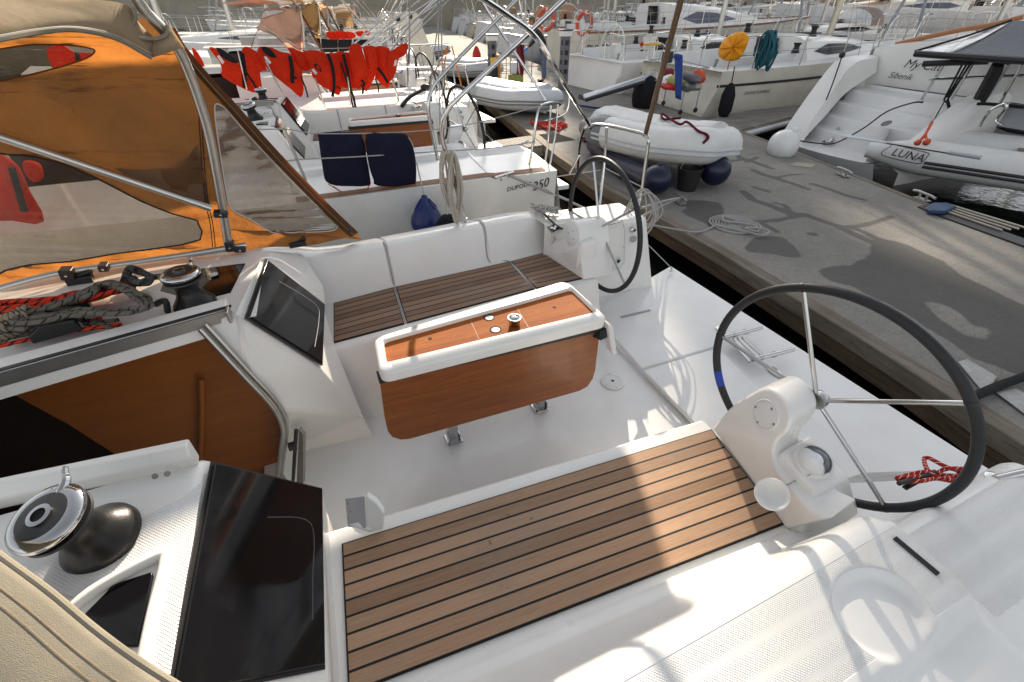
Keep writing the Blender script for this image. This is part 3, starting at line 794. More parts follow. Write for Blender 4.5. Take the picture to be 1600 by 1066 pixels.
# seat back / coaming profile, extruded along x
def back_line(x):  # outer bench edge
    return lerp(fD, fC, (x-fD.x)/(fC.x-fD.x))
rows = []
xs2 = [-.34, -.2, -.05, .1, .25, .345, .352, .363, .37, .5, .7, .9, 1.03, 1.037, 1.048, 1.055, 1.2, 1.35, 1.5, 1.62, 1.70]
for x in xs2:
    e = back_line(x); g = 0
    if abs(x-.3575) < .007 or abs(x-1.0425) < .007: g = .012
    rise = .075*(1-sstep(-.30, .05, x))
    end = sstep(1.40, 1.66, x)
    zt = .675+rise-.06*end
    pr = [(e.y+.005, .405), (e.y+.03, .425), (e.y+.055, .47), (e.y+.105, zt-.04), (e.y+.125, zt-.012), (e.y+.155, zt), (e.y+.215, zt), (e.y+.33, zt-.035), (e.y+.40, zt-.06), (e.y+.43, zt-.10), (e.y+.44, -.9)]
    rows.append([Vector((x, y+g*(.4 if i < 6 else 0), z-g*(1 if 2 < i < 9 else 0))) for i, (y, z) in enumerate(pr)])
b = MB(); b.grid(rows, False); b.build('coaming', M('gelcoat'), YB, .006, 2, smooth=50)
# divider grooves' grey rubber cords
for (ga, gb, xg) in ((gA, gB, .3575), (hA_, hB_, 1.0425)):
    e = back_line(xg); b = MB()
    b.tube(cat([ga+Vector((0, 0, .004)), gb+Vector((0, 0, .004)), (xg, e.y+.04, .44), (xg, e.y+.10, .62), (xg, e.y+.135, .663), (xg, e.y+.2, .668)], 5), .0038, 8)
    b.build('bench_seam', M('grey_plastic'), YB)
# ---- far cabin top
b = MB()
ed = [Vector((-.30, 1.74, .95)), Vector((-.262, 2.26, .95)), Vector((-.28, 2.42, .93)), Vector((-3.2, 2.75, .98)), Vector((-3.2, 1.74, .98))]
b.poly(ed)
b.poly([ed[1], ed[2], Vector((-.12, 2.70, .74)), Vector((-.06, 2.56, .60))])
b.poly([ed[1], Vector((-.06, 2.56, .60)), Vector((-.07, 2.44, .55)), Vector((-.18, 2.30, .80))])
b.poly([ed[2], ed[3], Vector((-3.2, 3.1, .70)), Vector((-.2, 2.98, .70)), Vector((-.12, 2.70, .74))])
b.poly([Vector((-.2, 2.98, .70)), Vector((-3.2, 3.1, .70)), Vector((-3.2, 3.22, -.9)), Vector((-.2, 3.12, -.9))])
b.build('cabin_side', M('gelcoat'), YB, .03, 4)
nsq([(360, 425), (388, 418), (352, 480), (330, 470), (352, 455), (385, 415), (380, 411)], .953) if False else None
b = MB(); b.slab([U(*p, z=.954) for p in ((228, 430), (383, 411), (360, 457), (310, 470), (225, 450))], -.006); dh = b.build('deck_hatch', M('window_dark'), YB, .004)
b = MB(); b.lathe([(.017, 0), (.017, .002), (0, .002)], U(334, 429, z=.962), seg=20); b.build('hatch_button', M('white_plastic'), dh)
# ================================================================== table
def make_table(YBp, wood='table_wood', well='well_wood'):
    zt = .68
    a, b_, c_, d = U(582, 528, z=zt), U(592, 586, z=zt), U(952, 497, z=zt), U(886, 437, z=zt)
    ia, ib, ic, id_ = U(599, 531, z=zt), U(604, 566, z=zt), U(932, 487, z=zt), U(892, 449, z=zt)
    def rnd(P, r, n=5):
        o = []
        for i, p in enumerate(P):
            u = (P[i-1]-p).normalized(); v = (P[(i+1) % len(P)]-p).normalized(); rr = r[i]
            for k in range(n+1):
                t = k/n; o.append((1-t)**2*(p+u*rr)+2*t*(1-t)*p+t*t*(p+v*rr))
        return o
    O = rnd([a, b_, c_, d], [.05, .05, .05, .06]); I = rnd([ia, ib, ic, id_], [.025]*4)
    dn = Vector((0, 0, -1)); m = MB()
    def lvl(P, dz, infl=0):
        c = sum(P, Vector())/len(P); return [p+dn*dz+(p-c).normalized()*infl for p in P]
    ring = [lvl(I, .024, .0), lvl(I, .008, 0), lvl(I, 0, .010), lvl(O, 0, -.016), lvl(O, .006, -.004), lvl(O, .018, 0), lvl(O, .052, -.004), lvl(O, .054, -.05)]
    m.grid(ring, False, closed=True)
    rim = m.build('table_rim', M('gelcoat'), YBp, smooth=60)
    # well floor in three boards with holes
    m = MB(); wz = .020
    Iw = lvl(I, wz, .002); Ic = lvl(I, wz, 0)
    m.poly(Iw, [(p.x, p.y) for p in Iw]); wl = m.build('table_well', M(well), YBp, smooth=0)
    def on(px, py): return U(px, py, z=zt-wz+.0006)
    for p, q in (((733, 496), (749, 531)), ((804, 475), (829, 517))):
        m = MB(); P, Q = on(*p), on(*q); n_ = (Q-P).normalized().cross(Vector((0, 0, 1)))*.0012; m.poly([P-n_, Q-n_, Q+n_, P+n_]); m.build('board_joint', M('wood_step'), wl)
    for px, py, r in ((672, 529, .0095), (866, 480, .0095)):
        m = MB(); m.lathe([(r, 0), (r*.97, .0006), (0, .0008)], on(px, py), seg=20); m.build('peg_hole', M('dark_void'), wl)
    for px, py in ((764, 496), (774, 515)):
        c = on(px, py); m = MB()
        m.lathe([(.0275, 0), (.0275, .0012), (0, .0012)], c, seg=32); h = m.build('cup_hole', M('dark_void'), wl)
        m = MB(); m.lathe([(.0205, 0), (.0205, .0009), (0, .0012)], c+Vector((.0, -.0045, .0010)), seg=28); m.build('cup_liner', M('grey_plastic'), h)
    c = on(801, 506); m = MB()
    m.lathe([(r*1.22, h*1.0) for r, h in ((.0215, 0), (.0225, .020), (.026, .034), (.0285, .040), (.0275, .044), (.023, .044), (.021, .040), (.019, .044), (.012, .048), (0, .049))], c+Vector((.004, -.012, 0)), (0, 0, 1), 32)
    m.build('cup', M('chrome'), YBp, smooth=35)
    # front leaf hanging on hinges
    l0, l1 = U(594, 598, z=.585), U(937, 517, z=.600)
    ll = U(607, 678, z=.30)
    y0 = (l0+l1)/2
    pts = [(594, 600), (601, 652), (606, 674), (613, 683), (626, 687), (640, 686), (905, 611), (918, 604), (926, 592), (930, 578), (937, 519)]
    n_ = (l1-l0).cross(Vector((0, -.04, -1))).normalized()
    P = [UPL(px, py, l0, n_) for px, py in pts]
    if n_.y > 0: n_ = -n_
    xd = (l1-l0).normalized(); zd = n_.cross(xd)
    uv = [((p-l0).dot(xd), (p-l0).dot(zd)) for p in P]
    m = MB(); m.poly(P, uv); m.prism([p-n_*.001 for p in P], -n_*.016)
    m.build('table_leaf', M(wood), YBp, smooth=30)
    m = MB(); g0, g1 = l0+Vector((-.004, -.004, .006)), l1+Vector((.004, -.004, .006))
    m.prism([g0+Vector((0, .0, -.010)), g0+Vector((0, .0, .024)), g0+Vector((0, .05, .024)), g0+Vector((0, .05, -.010))], g1-g0)
    m.build('hinge_strip', M('black_plastic'), YBp)
    # end bracket
    e0 = U(944, 507, z=.66); m = MB()
    q = [U(938, 519, z=.61), U(949, 512, z=.63), U(953, 522, z=.615), U(958, 548, z=.55), U(964, 555, z=.52), U(955, 512, z=.645), U(947, 500, z=.67)]
    m.prism([U(946, 503, z=.66), U(951, 513, z=.63), U(954, 535, z=.575), U(957, 554, z=.53), U(964, 554, z=.53), U(962, 534, z=.58), U(957, 510, z=.645)], (0, .05, .0)); m.build('end_bracket', M('gelcoat'), YBp, .004)
    m = MB(); m.prism([U(937, 518, z=.605), U(948, 513, z=.62), U(950, 527, z=.585), U(938, 533, z=.575)], (-.02, .05, 0)); m.build('hinge_block', M('black_plastic'), YBp, .003)
    # body of the table behind the leaf and two steel feet
    m = MB(); bx0, bx1 = .18, 1.05
    m.prism([(bx0, 1.60, .62), (bx0, 1.80, .62), (bx0, 1.78, .36), (bx0, 1.64, .36)], (bx1-bx0, .02, 0)); m.build('table_body', M(wood), YBp, .01)
    for px, py in ((710, 690), (845, 640)):
        f = U(px, py, z=0.0)+Vector((.0, .02, 0)); m = MB()
        m.box(f+Vector((0, 0, .004)), (.085, .085, .008)); m.box(f+Vector((0, .0, .20)), (.05, .05, .40)); m.box(f+Vector((-.030, -.01, .03)), (.006, .06, .055)); m.box(f+Vector((.030, -.01, .03)), (.006, .06, .055))
        leg = m.build('table_leg', M('chrome'), YBp, .003)
        for sx in (-1, 1):
            m = MB(); m.lathe([(.006, 0), (.006, .004), (0, .005)], f+Vector((sx*.032, -.030, .008)), seg=10); m.build('bolt', M('black_plastic'), leg)
make_table(YB)

# ================================================================== wheels
def make_wheel(root, c, n, R, spokes, tape=None, rim_r=.0165):
    n = Vector(n).normalized(); u = (Vector((0, 0, 1))-n*n.z).normalized(); v = n.cross(u); c = Vector(c)
    ring = [c+R*(math.cos(t)*u+math.sin(t)*v) for t in [2*math.pi*i/96 for i in range(96)]]
    m = MB(); m.tube(ring, rim_r, 14, closed=True); wh = m.build('steering_wheel', M('leather'), root)
    for a in spokes:
        d = math.cos(a)*u+math.sin(a)*v
        m = MB(); m.tube([c+d*.028-n*.012, c+d*(R-rim_r*.6)], .0085, 10); m.build('spoke', M('chrome'), wh)
        m = MB(); m.tube([c+R*(math.cos(a-.012)*u+math.sin(a-.012)*v), c+R*(math.cos(a+.012)*u+math.sin(a+.012)*v)], rim_r*1.06, 14); m.build('rim_stitch', M('black_plastic'), wh)
    m = MB(); m.lathe([(.034, -.02), (.036, .0), (.030, .016), (.020, .020), (.018, .030), (0, .031)], c, n, 24); m.build('hub', M('chrome'), wh)
    if tape:
        m = MB(); m.tube([c+R*(math.cos(t)*u+math.sin(t)*v) for t in np.linspace(tape[0], tape[1], 8)], rim_r*1.05, 14); m.build('blue_tape', M('blue_tape'), wh)
    return wh, u, v
def sph(a, e): return Vector((math.cos(e)*math.cos(a), math.cos(e)*math.sin(a), math.sin(e)))
RN = .44
nn = sph(.15363, .1061); cn = Vector((1.5437, .6806, .7311)); nf = sph(-.02675, .03142); cf = Vector((1.757, 2.4805, .6765))
def ang(px, py, c, n):
    p = UPL(px, py, c, n)-c; u = (Vector((0, 0, 1))-n*n.z).normalized(); v = n.cross(u); return math.atan2(p.dot(v), p.dot(u))
sp_n = [ang(*p, cn, nn) for p in ((1255, 451), (1520, 630), (1385, 795), (1128, 525))]
make_wheel(YB, cn, nn, RN, sp_n, (ang(1121, 578, cn, nn), ang(1126, 602, cn, nn)))
sp_f = [ang(*p, cf, nf) for p in ((927, 252), (995, 325), (977, 446), (893, 330))]
make_wheel(YB, cf, nf, RN, sp_f)
# ================================================================== steering pedestals
# near: outline on a plane leaning aft, pushed back towards the wheel
p0 = Vector((1.335, .90, .42)); p1 = Vector((1.255, .455, .42)); d0 = (p1-p0).normalized()
tilt = R_(12); np_ = Vector((-d0.y, d0.x, 0)).normalized()
if np_.x > 0: np_ = -np_
npl = (np_*math.cos(tilt)+Vector((0, 0, math.sin(tilt)))).normalized()
outl = cat([UPL(x, y, p0, npl) for x, y in ((1112, 670), (1138, 640), (1166, 620), (1192, 607), (1212, 612), (1229, 630), (1236, 654), (1228, 676), (1213, 692), (1209, 712), (1218, 738), (1240, 766), (1268, 796))], 4)
outl += [UPL(1300, 812, p0, npl), UPL(1226, 828, p0, npl), UPL(1168, 745, p0, npl)]
bk = Vector((.155, .015, .0))
m = MB(); m.prism(outl, bk); m.build('steering_pedestal', M('gelcoat'), YB, .014, 3)
# rounded head round the wheel shaft
hc = UPL(1194, 648, p0, npl); ax = (cn-nn*.03-hc)
# inspection plate
pc = UPL(1197, 648, p0, npl)+npl*.0; m = MB(); m.lathe([(.060, 0), (.060, .003), (.057, .006), (.052, .006), (.0515, .004), (.050, .0065), (0, .0075)], pc, npl, 40)
pp = m.build('inspection_plate', M('white_plastic'), YB)
for q_ in ((1183, 636), (1208, 639), (1211, 663), (1186, 660)):
    m = MB(); m.lathe([(.0045, 0), (.004, .002), (0, .001)], UPL(*q_, p0, npl)+npl*.0065, npl, 10); m.build('screw', M('grey_alloy'), pp)
# lower shelf carrying the compass
sh = [(1215, 700), (1235, 688), (1258, 690), (1300, 716), (1312, 735), (1313, 752), (1330, 790), (1345, 806), (1300, 822), (1240, 800)]
shz = [.62, .63, .63, .60, .585, .56, .46, .42, .40, .42]
P = [U(x, y, z=z) for (x, y), z in zip(sh, shz)]
m = MB()
cm = U(1268, 722, z=.615)
box_ = [Vector((1.30, .66, .40)), Vector((1.62, .66, .40)), Vector((1.62, .40, .36)), Vector((1.24, .37, .36))]
topb = [Vector((1.34, .62, .60)), Vector((1.52, .64, .60)), Vector((1.50, .455, .575)), Vector((1.34, .455, .575))]
mid = [lerp(a, c_, .55)+Vector((0, 0, 0)) for a, c_ in zip(box_, topb)]
m.grid([box_, mid, topb], False, closed=True); m.poly(topb); m.build('compass_shelf', M('gelcoat'), YB, .018, 3)
cax = Vector((-.25, -.25, .93)).normalized(); cm = U(1270, 722, z=.60)
m = MB(); m.lathe([(.066, -.02), (.066, .006), (.060, .014), (.052, .016), (.050, .012)], cm, cax, 36); cp = m.build('compass', M('white_plastic'), YB)
m = MB(); m.lathe([(.050, .008), (.048, .020), (.040, .034), (.026, .044), (.010, .048), (0, .0485)], cm, cax, 30); m.build('compass_dome', M('compass_glass'), cp)
m = MB(); m.lathe([(.034, .02), (.030, .038), (.020, .048), (.012, .052), (0, .053)], cm+Vector((-.012, .0, 0)), cax, 24); m.build('compass_card', M('lens_white'), cp)
sd_ = Vector((.8, -.1, .2)); sd_ = (sd_-cax*sd_.dot(cax)).normalized(); td = cax.cross(sd_)
m = MB(); rows = []
for i in range(10):
    a = -1.25+2.5*i/9
    rows.append([cm+cax*(.010+.043*math.sin(j/6*1.57))+(-sd_*math.cos(a*1.12)-td*math.sin(a*1.12))*(.0535*math.cos(j/6*1.35)) for j in range(7)])
m.grid(rows, False); m.build('compass_hood', M('white_plastic'), cp, solid=.003)
m = MB(); m.tube([cm+cax*.016+(sd_*math.cos(a)+td*math.sin(a))*.053 for a in np.linspace(-1.35, 1.35, 16)], .003, 6); m.build('compass_bezel', M('grey_alloy'), cp)
# dangling compass cover
cc = U(1206, 773, z=.545); cn2 = (Vector((0, 0, CAMZ))-cc).normalized(); cn2 = (cn2+Vector((.0, .0, .45))).normalized()
m = MB(); m.lathe([(.0, -.022), (.02, -.020), (.036, -.008), (.044, .004), (.052, .006), (.056, .009), (.053, .013), (.046, .011), (.040, .004), (.032, -.006), (.018, -.014), (0, -.016)], cc, cn2, 40)
cv = m.build('compass_cover', M('white_plastic'), YB)
m = MB(); m.tube(cat([cc+cn2*.01+(U(1236, 752, z=.52)-cc).normalized()*.052, U(1250, 748, z=.56), U(1266, 742, z=.60)], 5), .0018, 6); m.build('lanyard', M('rope_pale'), cv)

# far pedestal
f0 = U(890, 440, z=.05); 
m = MB()
q = {}
# fore face column
fa_, fb_ = U(849, 397, z=.43), U(940, 453, z=.06)
top = [U(893, 352, z=.70), U(925, 347, z=.72), U(940, 356, z=.70), U(938, 372, z=.66)]
bot = [U(868, 432, z=.30), U(880, 436, z=.2), U(937, 452, z=.06), U(938, 452, z=.06)]
fx = 1.50
colp = [Vector((1.50, 2.50, .0)), Vector((1.70, 2.46, .0)), Vector((1.78, 2.70, .0)), Vector((1.58, 2.80, .0))]
m = MB()
def ringz(P, z, k=1, c=None, off=Vector((0, 0, 0))):
    cc_ = sum(P, Vector())/len(P); return [cc_+(p-cc_)*k+Vector((0, 0, z))+off for p in P]
pf0 = Vector((1.515, 2.36, .42)); pf1 = Vector((1.46, 2.78, .42)); df = (pf1-pf0).normalized(); nf_ = Vector((-df.y, df.x, 0)).normalized()
if nf_.x > 0: nf_ = -nf_
nfl = (nf_*math.cos(tilt)+Vector((0, 0, math.sin(tilt)))).normalized()
of = cat([UPL(x, y, pf0, nfl) for x, y in ((912, 438), (908, 405), (906, 375), (904, 357), (897, 347), (888, 344), (878, 352), (872, 366), (866, 378), (856, 386), (848, 394))], 4)
of += [UPL(860, 405, pf0, nfl)]
m.prism(of, (.22, -.015, .0)); m.build('steering_pedestal', M('gelcoat'), YB, .022, 4)
low = [Vector((1.50, 2.335, -.02)), Vector((1.67, 2.32, -.02)), Vector((1.67, 2.7, -.02)), Vector((1.47, 2.7, -.02))]
m = MB(); hi_ = [Vector((1.53, 2.36, .66)), Vector((1.655, 2.345, .66)), Vector((1.655, 2.6, .66)), Vector((1.50, 2.6, .5))]
m.grid([low, hi_], False, closed=True); m.poly(hi_); m.build('pedestal_column', M('gelcoat'), YB, .03, 4)
pc = UPL(893, 371, pf0, nfl); m = MB(); m.lathe([(.056, 0), (.056, .004), (.052, .006), (0, .007)], pc, nfl, 32); pp = m.build('inspection_plate', M('white_plastic'), YB)
for q_ in ((889, 364), (897, 361), (898, 374), (891, 380)):
    m = MB(); m.lathe([(.0045, 0), (.004, .002), (0, .001)], UPL(*q_, pf0, nfl)+nfl*.0065, nfl, 8); m.build('screw', M('grey_alloy'), pp)
cm = U(880, 366, z=.60); m = MB(); m.lathe([(.06, -.03), (.06, .01), (.054, .02), (.05, .03), (.034, .045), (0, .05)], cm, Vector((-.4, -.2, .9)), 28); cc2 = m.build('compass', M('white_plastic'), YB)
m = MB(); m.tube(cat([U(879, 374, z=.57), U(874, 380, z=.50), U(869, 392, z=.46)], 4), .002, 6); m.build('lanyard', M('rope_pale'), cc2)
# starboard quarter: locker with instrument panel facing inboard
y_q = 2.60
b1, b2 = U(937, 453, z=.05), U(1006, 444, z=.05)
t1, t2 = U(937, 350, z=.60), U(978, 340, z=.60)
m = MB()
fr4 = [Vector((1.80, 2.60, .03)), Vector((2.40, 2.56, .03)), Vector((2.26, 2.62, .62)), Vector((1.74, 2.63, .64))]
bk4 = [p+Vector((0, .40, 0)) for p in fr4]; bk4[2].y = bk4[3].y = 2.98
m.add(fr4+bk4, [[0, 1, 2, 3], [1, 5, 6, 2], [3, 2, 6, 7], [0, 3, 7, 4], [5, 4, 7, 6]])
m.build('stern_quarter', M('gelcoat'), YB, .03, 4)
m = MB(); m.add([Vector((1.45, 2.72, .66)), Vector((1.80, 2.62, .655)), Vector((1.80, 2.98, .635)), Vector((1.45, 3.0, .63)), Vector((1.45, 2.72, .3)), Vector((1.80, 2.62, .3)), Vector((1.80, 2.98, .3)), Vector((1.45, 3.0, .3))], [[0, 1, 2, 3], [0, 4, 5, 1], [2, 6, 7, 3], [1, 5, 6, 2]])
m.build('side_deck', M('gelcoat'), YB, .02)
nq_ = (fr4[1]-fr4[0]).cross(fr4[3]-fr4[0]).normalized()
if nq_.y > 0: nq_ = -nq_
def onq(x, y, o=.003): return UPL(x, y, fr4[0], nq_)+nq_*o
panp = [onq(*p) for p in ((940, 362), (950, 352), (972, 346), (975, 360), (974, 410), (970, 417), (944, 427), (939, 425))]
m = MB(); m.prism(panp, nq_*.006); ip = m.build('instrument_panel', M('white_plastic'), YB, .003)
m = MB(); m.tube([p+nq_*.001 for p in panp], .0035, 6, closed=True); m.build('panel_seal', M('ink_grey'), ip)
m = MB(); m.prism([onq(*p, .009) for p in ((947, 372), (953, 356), (964, 354), (969, 362), (968, 392), (949, 400))], nq_*.003); m.build('panel_recess', M('gelcoat'), ip, .003)
for q_ in ((949, 410), (965, 406)):
    m = MB(); m.lathe([(.036, 0), (.036, .003), (.032, .004)], onq(*q_, .009), nq_, 24); sk = m.build('shower_socket', M('white_plastic'), ip)
    m = MB(); m.lathe([(.023, 0), (.022, .005), (.016, .004), (0, .002)], onq(*q_, .011), nq_, 20); m.build('socket_ring', M('chrome'), sk)
    m = MB(); m.lathe([(.012, 0), (0, .002)], onq(q_[0], q_[1]+1, .016), nq_, 14); m.build('socket_hole', M('dark_void'), sk)
for q_ in ((947, 391), (971, 344), (973, 352), (973, 385), (972, 412), (957, 418), (942, 421), (944, 365)):
    m = MB(); m.lathe([(.0045, 0), (.004, .002), (0, .001)], onq(*q_, .009), nq_, 8); m.build('screw', M('grey_alloy'), ip)
m = MB(); m.lathe([(.022, 0), (.022, .006), (.012, .012), (.010, .02), (0, .02)], onq(989, 359, .002), nq_, 20); m.build('ignition_switch', M('chrome'), YB)
m = MB(); m.lathe([(.026, 0), (.025, .003), (0, .0035)], onq(990, 374, .002), nq_, 20); m.build('speaker_grille', M('grey_plastic'), YB)
# engine control recess on the far coaming and black slot
m = MB(); m.slab([U(854, 355, z=.668), U(862, 364, z=.662), U(877, 357, z=.662), U(867, 350, z=.668)], -.002); ec = m.build('deck_socket', M('black_plastic'), YB)
for q_ in ((862, 357), (868, 355), (866, 358)):
    m = MB(); m.lathe([(.011, 0), (.010, .008), (0, .01)], U(*q_, z=.668), seg=14); m.build('socket_cap', M('white_plastic'), ec)
m = MB(); m.tube([U(846, 330, z=.68), U(868, 352, z=.675), U(878, 358, z=.67)], .008, 8); m.build('deck_slot', M('black_plastic'), YB)

# ================================================================== winches
def make_winch(root, base, s=1.0, cap=True, tilt_=(0, 0, 1), name='winch', hd=(1, 0, 0)):
    ax = Vector(tilt_).normalized(); base = Vector(base); m = MB()
    m.lathe([(r*s, h*s) for r, h in ((.074, 0), (.074, .012), (.071, .020), (.066, .027), (.056, .040), (.046, .055), (.041, .072), (.041, .096), (.047, .106))], base, ax, 40)
    wi = m.build(name, M('winch_black'), root, smooth=50)
    m = MB(); m.lathe([(r*s, h*s) for r, h in ((.047, .106), (.060, .110), (.064, .114), (.062, .119), (.050, .120), (.050, .126), (.060, .128), (.0655, .132), (.064, .138))], base, ax, 40)
    m.build('self_tailer', M('black_plastic'), wi, smooth=50)
    m = MB(); m.lathe([(r*s, h*s) for r, h in ((.0655, .133), (.067, .138), (.064, .144), (.056, .149), (.047, .150))], base, ax, 40); m.build('top_ring', M('chrome'), wi, smooth=60)
    m = MB(); m.lathe([(r*s, h*s) for r, h in ((.047, .1495), (.040, .151), (.020, .151))], base, ax, 32); m.build('top_cap', M('black_plastic'), wi)
    m = MB(); m.lathe([(r*s, h*s) for r, h in ((.021, .150), (.021, .156), (.013, .157), (.012, .150), (0, .149))], base, ax, 24); m.build('handle_socket', M('chrome'), wi)
    m = MB(); m.lathe([(r*s, h*s) for r, h in ((.0125, .1515), (0, .1520))], base, ax, 8); m.build('socket_hole', M('dark_void'), wi)
    h_ = (Vector(hd)-ax*ax.dot(Vector(hd))).normalized(); sdv = ax.cross(h_)
    m = MB(); m.tube(cat([base+ax*.142*s+h_*.045*s, base+ax*.148*s+h_*.066*s, base+ax*.150*s+h_*.080*s+sdv*.01*s, base+ax*.158*s+h_*.092*s+sdv*.012*s], 4), [.009*s, .009*s, .009*s, .008*s, .008*s, .008*s, .007*s, .007*s, .006*s, .006*s, .006*s, .005*s, .004*s], 8); m.build('feeder_arm', M('chrome'), wi)
    return wi
wb = U(163, 843, z=.958)
wtop = U(79, 812, z=1.115)
wi = make_winch(YB, wb, 1.06, tilt_=(U(79, 812, z=1.09)-wb), hd=(.5, .9, 0))
wf = U(307, 478, z=.958)
make_winch(YB, wf, 1.02, tilt_=(-.02, 0, 1), hd=(.5, .9, 0))

# ================================================================== starboard cabin top: clutches and dark organiser
def prism_px(pts, z, vec, name, mat, parent=YB, bev=.004):
    m = MB(); m.prism([U(*p, z=z) for p in pts], vec); return m.build(name, M(mat), parent, bev)
for k in range(4):
    a = U(52+k*13, 536-k*14, z=.99); bq = U(130+k*4, 514-k*10, z=.99); m = MB()
    dd = (bq-a); sdv = dd.normalized().cross(Vector((0, 0, 1)))*.011
    prf = [a, a+Vector((0, 0, .03)), lerp(a, bq, .3)+Vector((0, 0, .055)), lerp(a, bq, .95)+Vector((0, 0, .045)), bq+Vector((0, 0, .01)), bq]
    m.prism([p-sdv for p in prf], sdv*2); cl = m.build('rope_clutch', M('black_plastic'), YB, .005)
    m = MB(); m.prism([p-sdv*1.02 for p in (bq+Vector((.001, 0, .038)), bq+Vector((.001, 0, .012)), bq+Vector((.008, 0, .010)), bq+Vector((.009, 0, .03)))], sdv*2.04); m.build('clutch_plate', M('chrome'), cl)
m = MB(); m.tube(cat([U(243, 476, z=1.0), U(258, 470, z=1.02), U(262, 488, z=.97)], 4), .011, 8); m.build('line_organiser', M('black_plastic'), YB)

# ================================================================== stern fittings
# folded boarding ladder
def tubepx(pts, r, name, mat, parent, seg=10, n=6, sm=True):
    P = [U(x, y, z=z) for x, y, z in pts]; m = MB(); m.tube(cat(P, n) if sm and len(P) > 2 else P, r, seg); return m.build(name, M(mat), parent)
m = MB(); l0, l1 = U(1130, 527, z=.10), U(1190, 512, z=.11); m.tube([l0, l1], .016, 12); bl_ = m.build('boarding_ladder', M('ladder_steel'), YB)
m = MB(); m.tube([U(1176, 562, z=.10), U(1240, 546, z=.11)], .016, 12); m.build('ladder_rail', M('ladder_steel'), bl_)
for k in range(4):
    t = k/3; a = lerp(U(1138, 530, z=.085), U(1160, 527, z=.085), t); bq = lerp(U(1172, 566, z=.085), U(1192, 556, z=.085), t)
    m = MB(); m.tube([a, bq], .010, 8); m.build('ladder_rung', M('ladder_steel'), bl_)
for q0, q1 in (((1144, 524), (1150, 522)), ((1162, 519), (1168, 518)), ((1186, 560), (1192, 558)), ((1206, 555), (1212, 553))):
    m = MB(); m.tube([U(*q0, z=.10), U(*q1, z=.10)], .019, 12); m.build('ladder_joint', M('chrome'), bl_)
def plate(px, py, z, r=.05, name='stern_socket'):
    c = U(px, py, z=z); m = MB(); P = [c+Vector((math.cos(a)*r*1.25+math.sin(a)*r*.2, math.sin(a)*r*.62, 0)) for a in np.linspace(0, 2*math.pi, 28, endpoint=False)]
    dirv = (S1-S0).normalized(); nv = Vector((-dirv.y, dirv.x, 0))
    P = [c+dirv*math.cos(a)*r*1.3+nv*math.sin(a)*r*.62 for a in np.linspace(0, 2*math.pi, 28, endpoint=False)]
    m.slab(P, -.006); o = m.build(name, M('steel'), YB, .002)
    m = MB(); m.lathe([(.016, 0), (.016, .001), (0, .0012)], c+Vector((0, 0, .0006)), seg=18); m.build('socket_hole', M('black_plastic'), o)
plate(1211, 580, .040); plate(1126, 515, .040, .035)
# shackle and cable at the platform corner
sc = U(1049, 424, z=.05); m = MB(); m.box(sc+Vector((0, 0, .006)), (.035, .022, .012)); m.tube([sc+Vector((0, 0, .01)), sc+Vector((-.01, 0, .035))], .008, 8); sh_ = m.build('wire_shackle', M('steel'), YB, .003)
m = MB(); m.tube([sc+Vector((-.01, 0, .035)), U(1004, 374, z=.36), U(985, 355, z=.50)], .0038, 6); m.build('platform_wire', M('wire'), YB)
# mooring cleat and red-striped rope on the port quarter
cx_ = U(1424, 757, z=.31); m = MB()
m.box(cx_+Vector((0, 0, .0)), (.09, .02, .012)); m.box(cx_+Vector((-.02, 0, .018)), (.018, .018, .035)); m.box(cx_+Vector((.02, 0, .018)), (.018, .018, .035)); m.tube([cx_+Vector((-.10, .012, .045)), cx_+Vector((0, 0, .042)), cx_+Vector((.10, -.012, .045))], .010, 8)
m.build('cleat', M('black_plastic'), YB, .003)
# rail tube leaving the quarter
m = MB(); m.tube([U(1556, 748, z=.60), U(1612, 735, z=.62), U(1660, 722, z=.66)], .013, 10); rr = m.build('pushpit_rail', M('steel'), YB)
m = MB(); m.lathe([(.03, 0), (.03, .006), (.018, .012)], U(1554, 749, z=.585), seg=20); m.build('rail_foot', M('steel'), rr)
m = MB(); P = [U(1325, 746, z=.20), U(1345, 736, z=.21), U(1450, 733, z=.21), U(1456, 739, z=.21), U(1350, 745, z=.20)]; m.slab(P, -.08); m.build('deck_step', M('gelcoat_deck'), YB, .01)
# starboard pushpit
pf = [U(902, 268, z=.64), U(906, 225, z=.92), U(912, 203, z=1.06), U(922, 196, z=1.10), U(947, 196, z=1.12), U(990, 205, z=1.13), U(1008, 211, z=1.13), U(1013, 222, z=1.10), U(1008, 262, z=.90), U(1001, 306, z=.68), U(989, 348, z=.50)]
m = MB(); m.tube(cat(pf, 6), .0125, 10); pu = m.build('pushpit', M('steel'), YB)
m = MB(); m.tube([U(948, 199, z=1.12), U(944, 262, z=.80), U(936, 330, z=.50)], .011, 10); m.build('pushpit_post', M('steel'), pu)
m = MB(); m.tube([U(905, 243, z=.82), U(890, 272, z=.65)], .011, 10); m.build('pushpit_post', M('steel'), pu)
for (p, q) in (((938, 266, .78), (870, 276, .80)), ((944, 262, .80), (1002, 292, .75))):
    m = MB(); m.tube([U(*p[:2], z=p[2]), U(*q[:2], z=q[2])], .0045, 6); m.build('guard_wire', M('wire'), pu)
# brown varnished staff rising from the pushpit
sa = U(1013, 212, z=1.13); sb = U(1036, 100, z=1.60); sb = sa+Vector((.20, .30, 1.55)); 
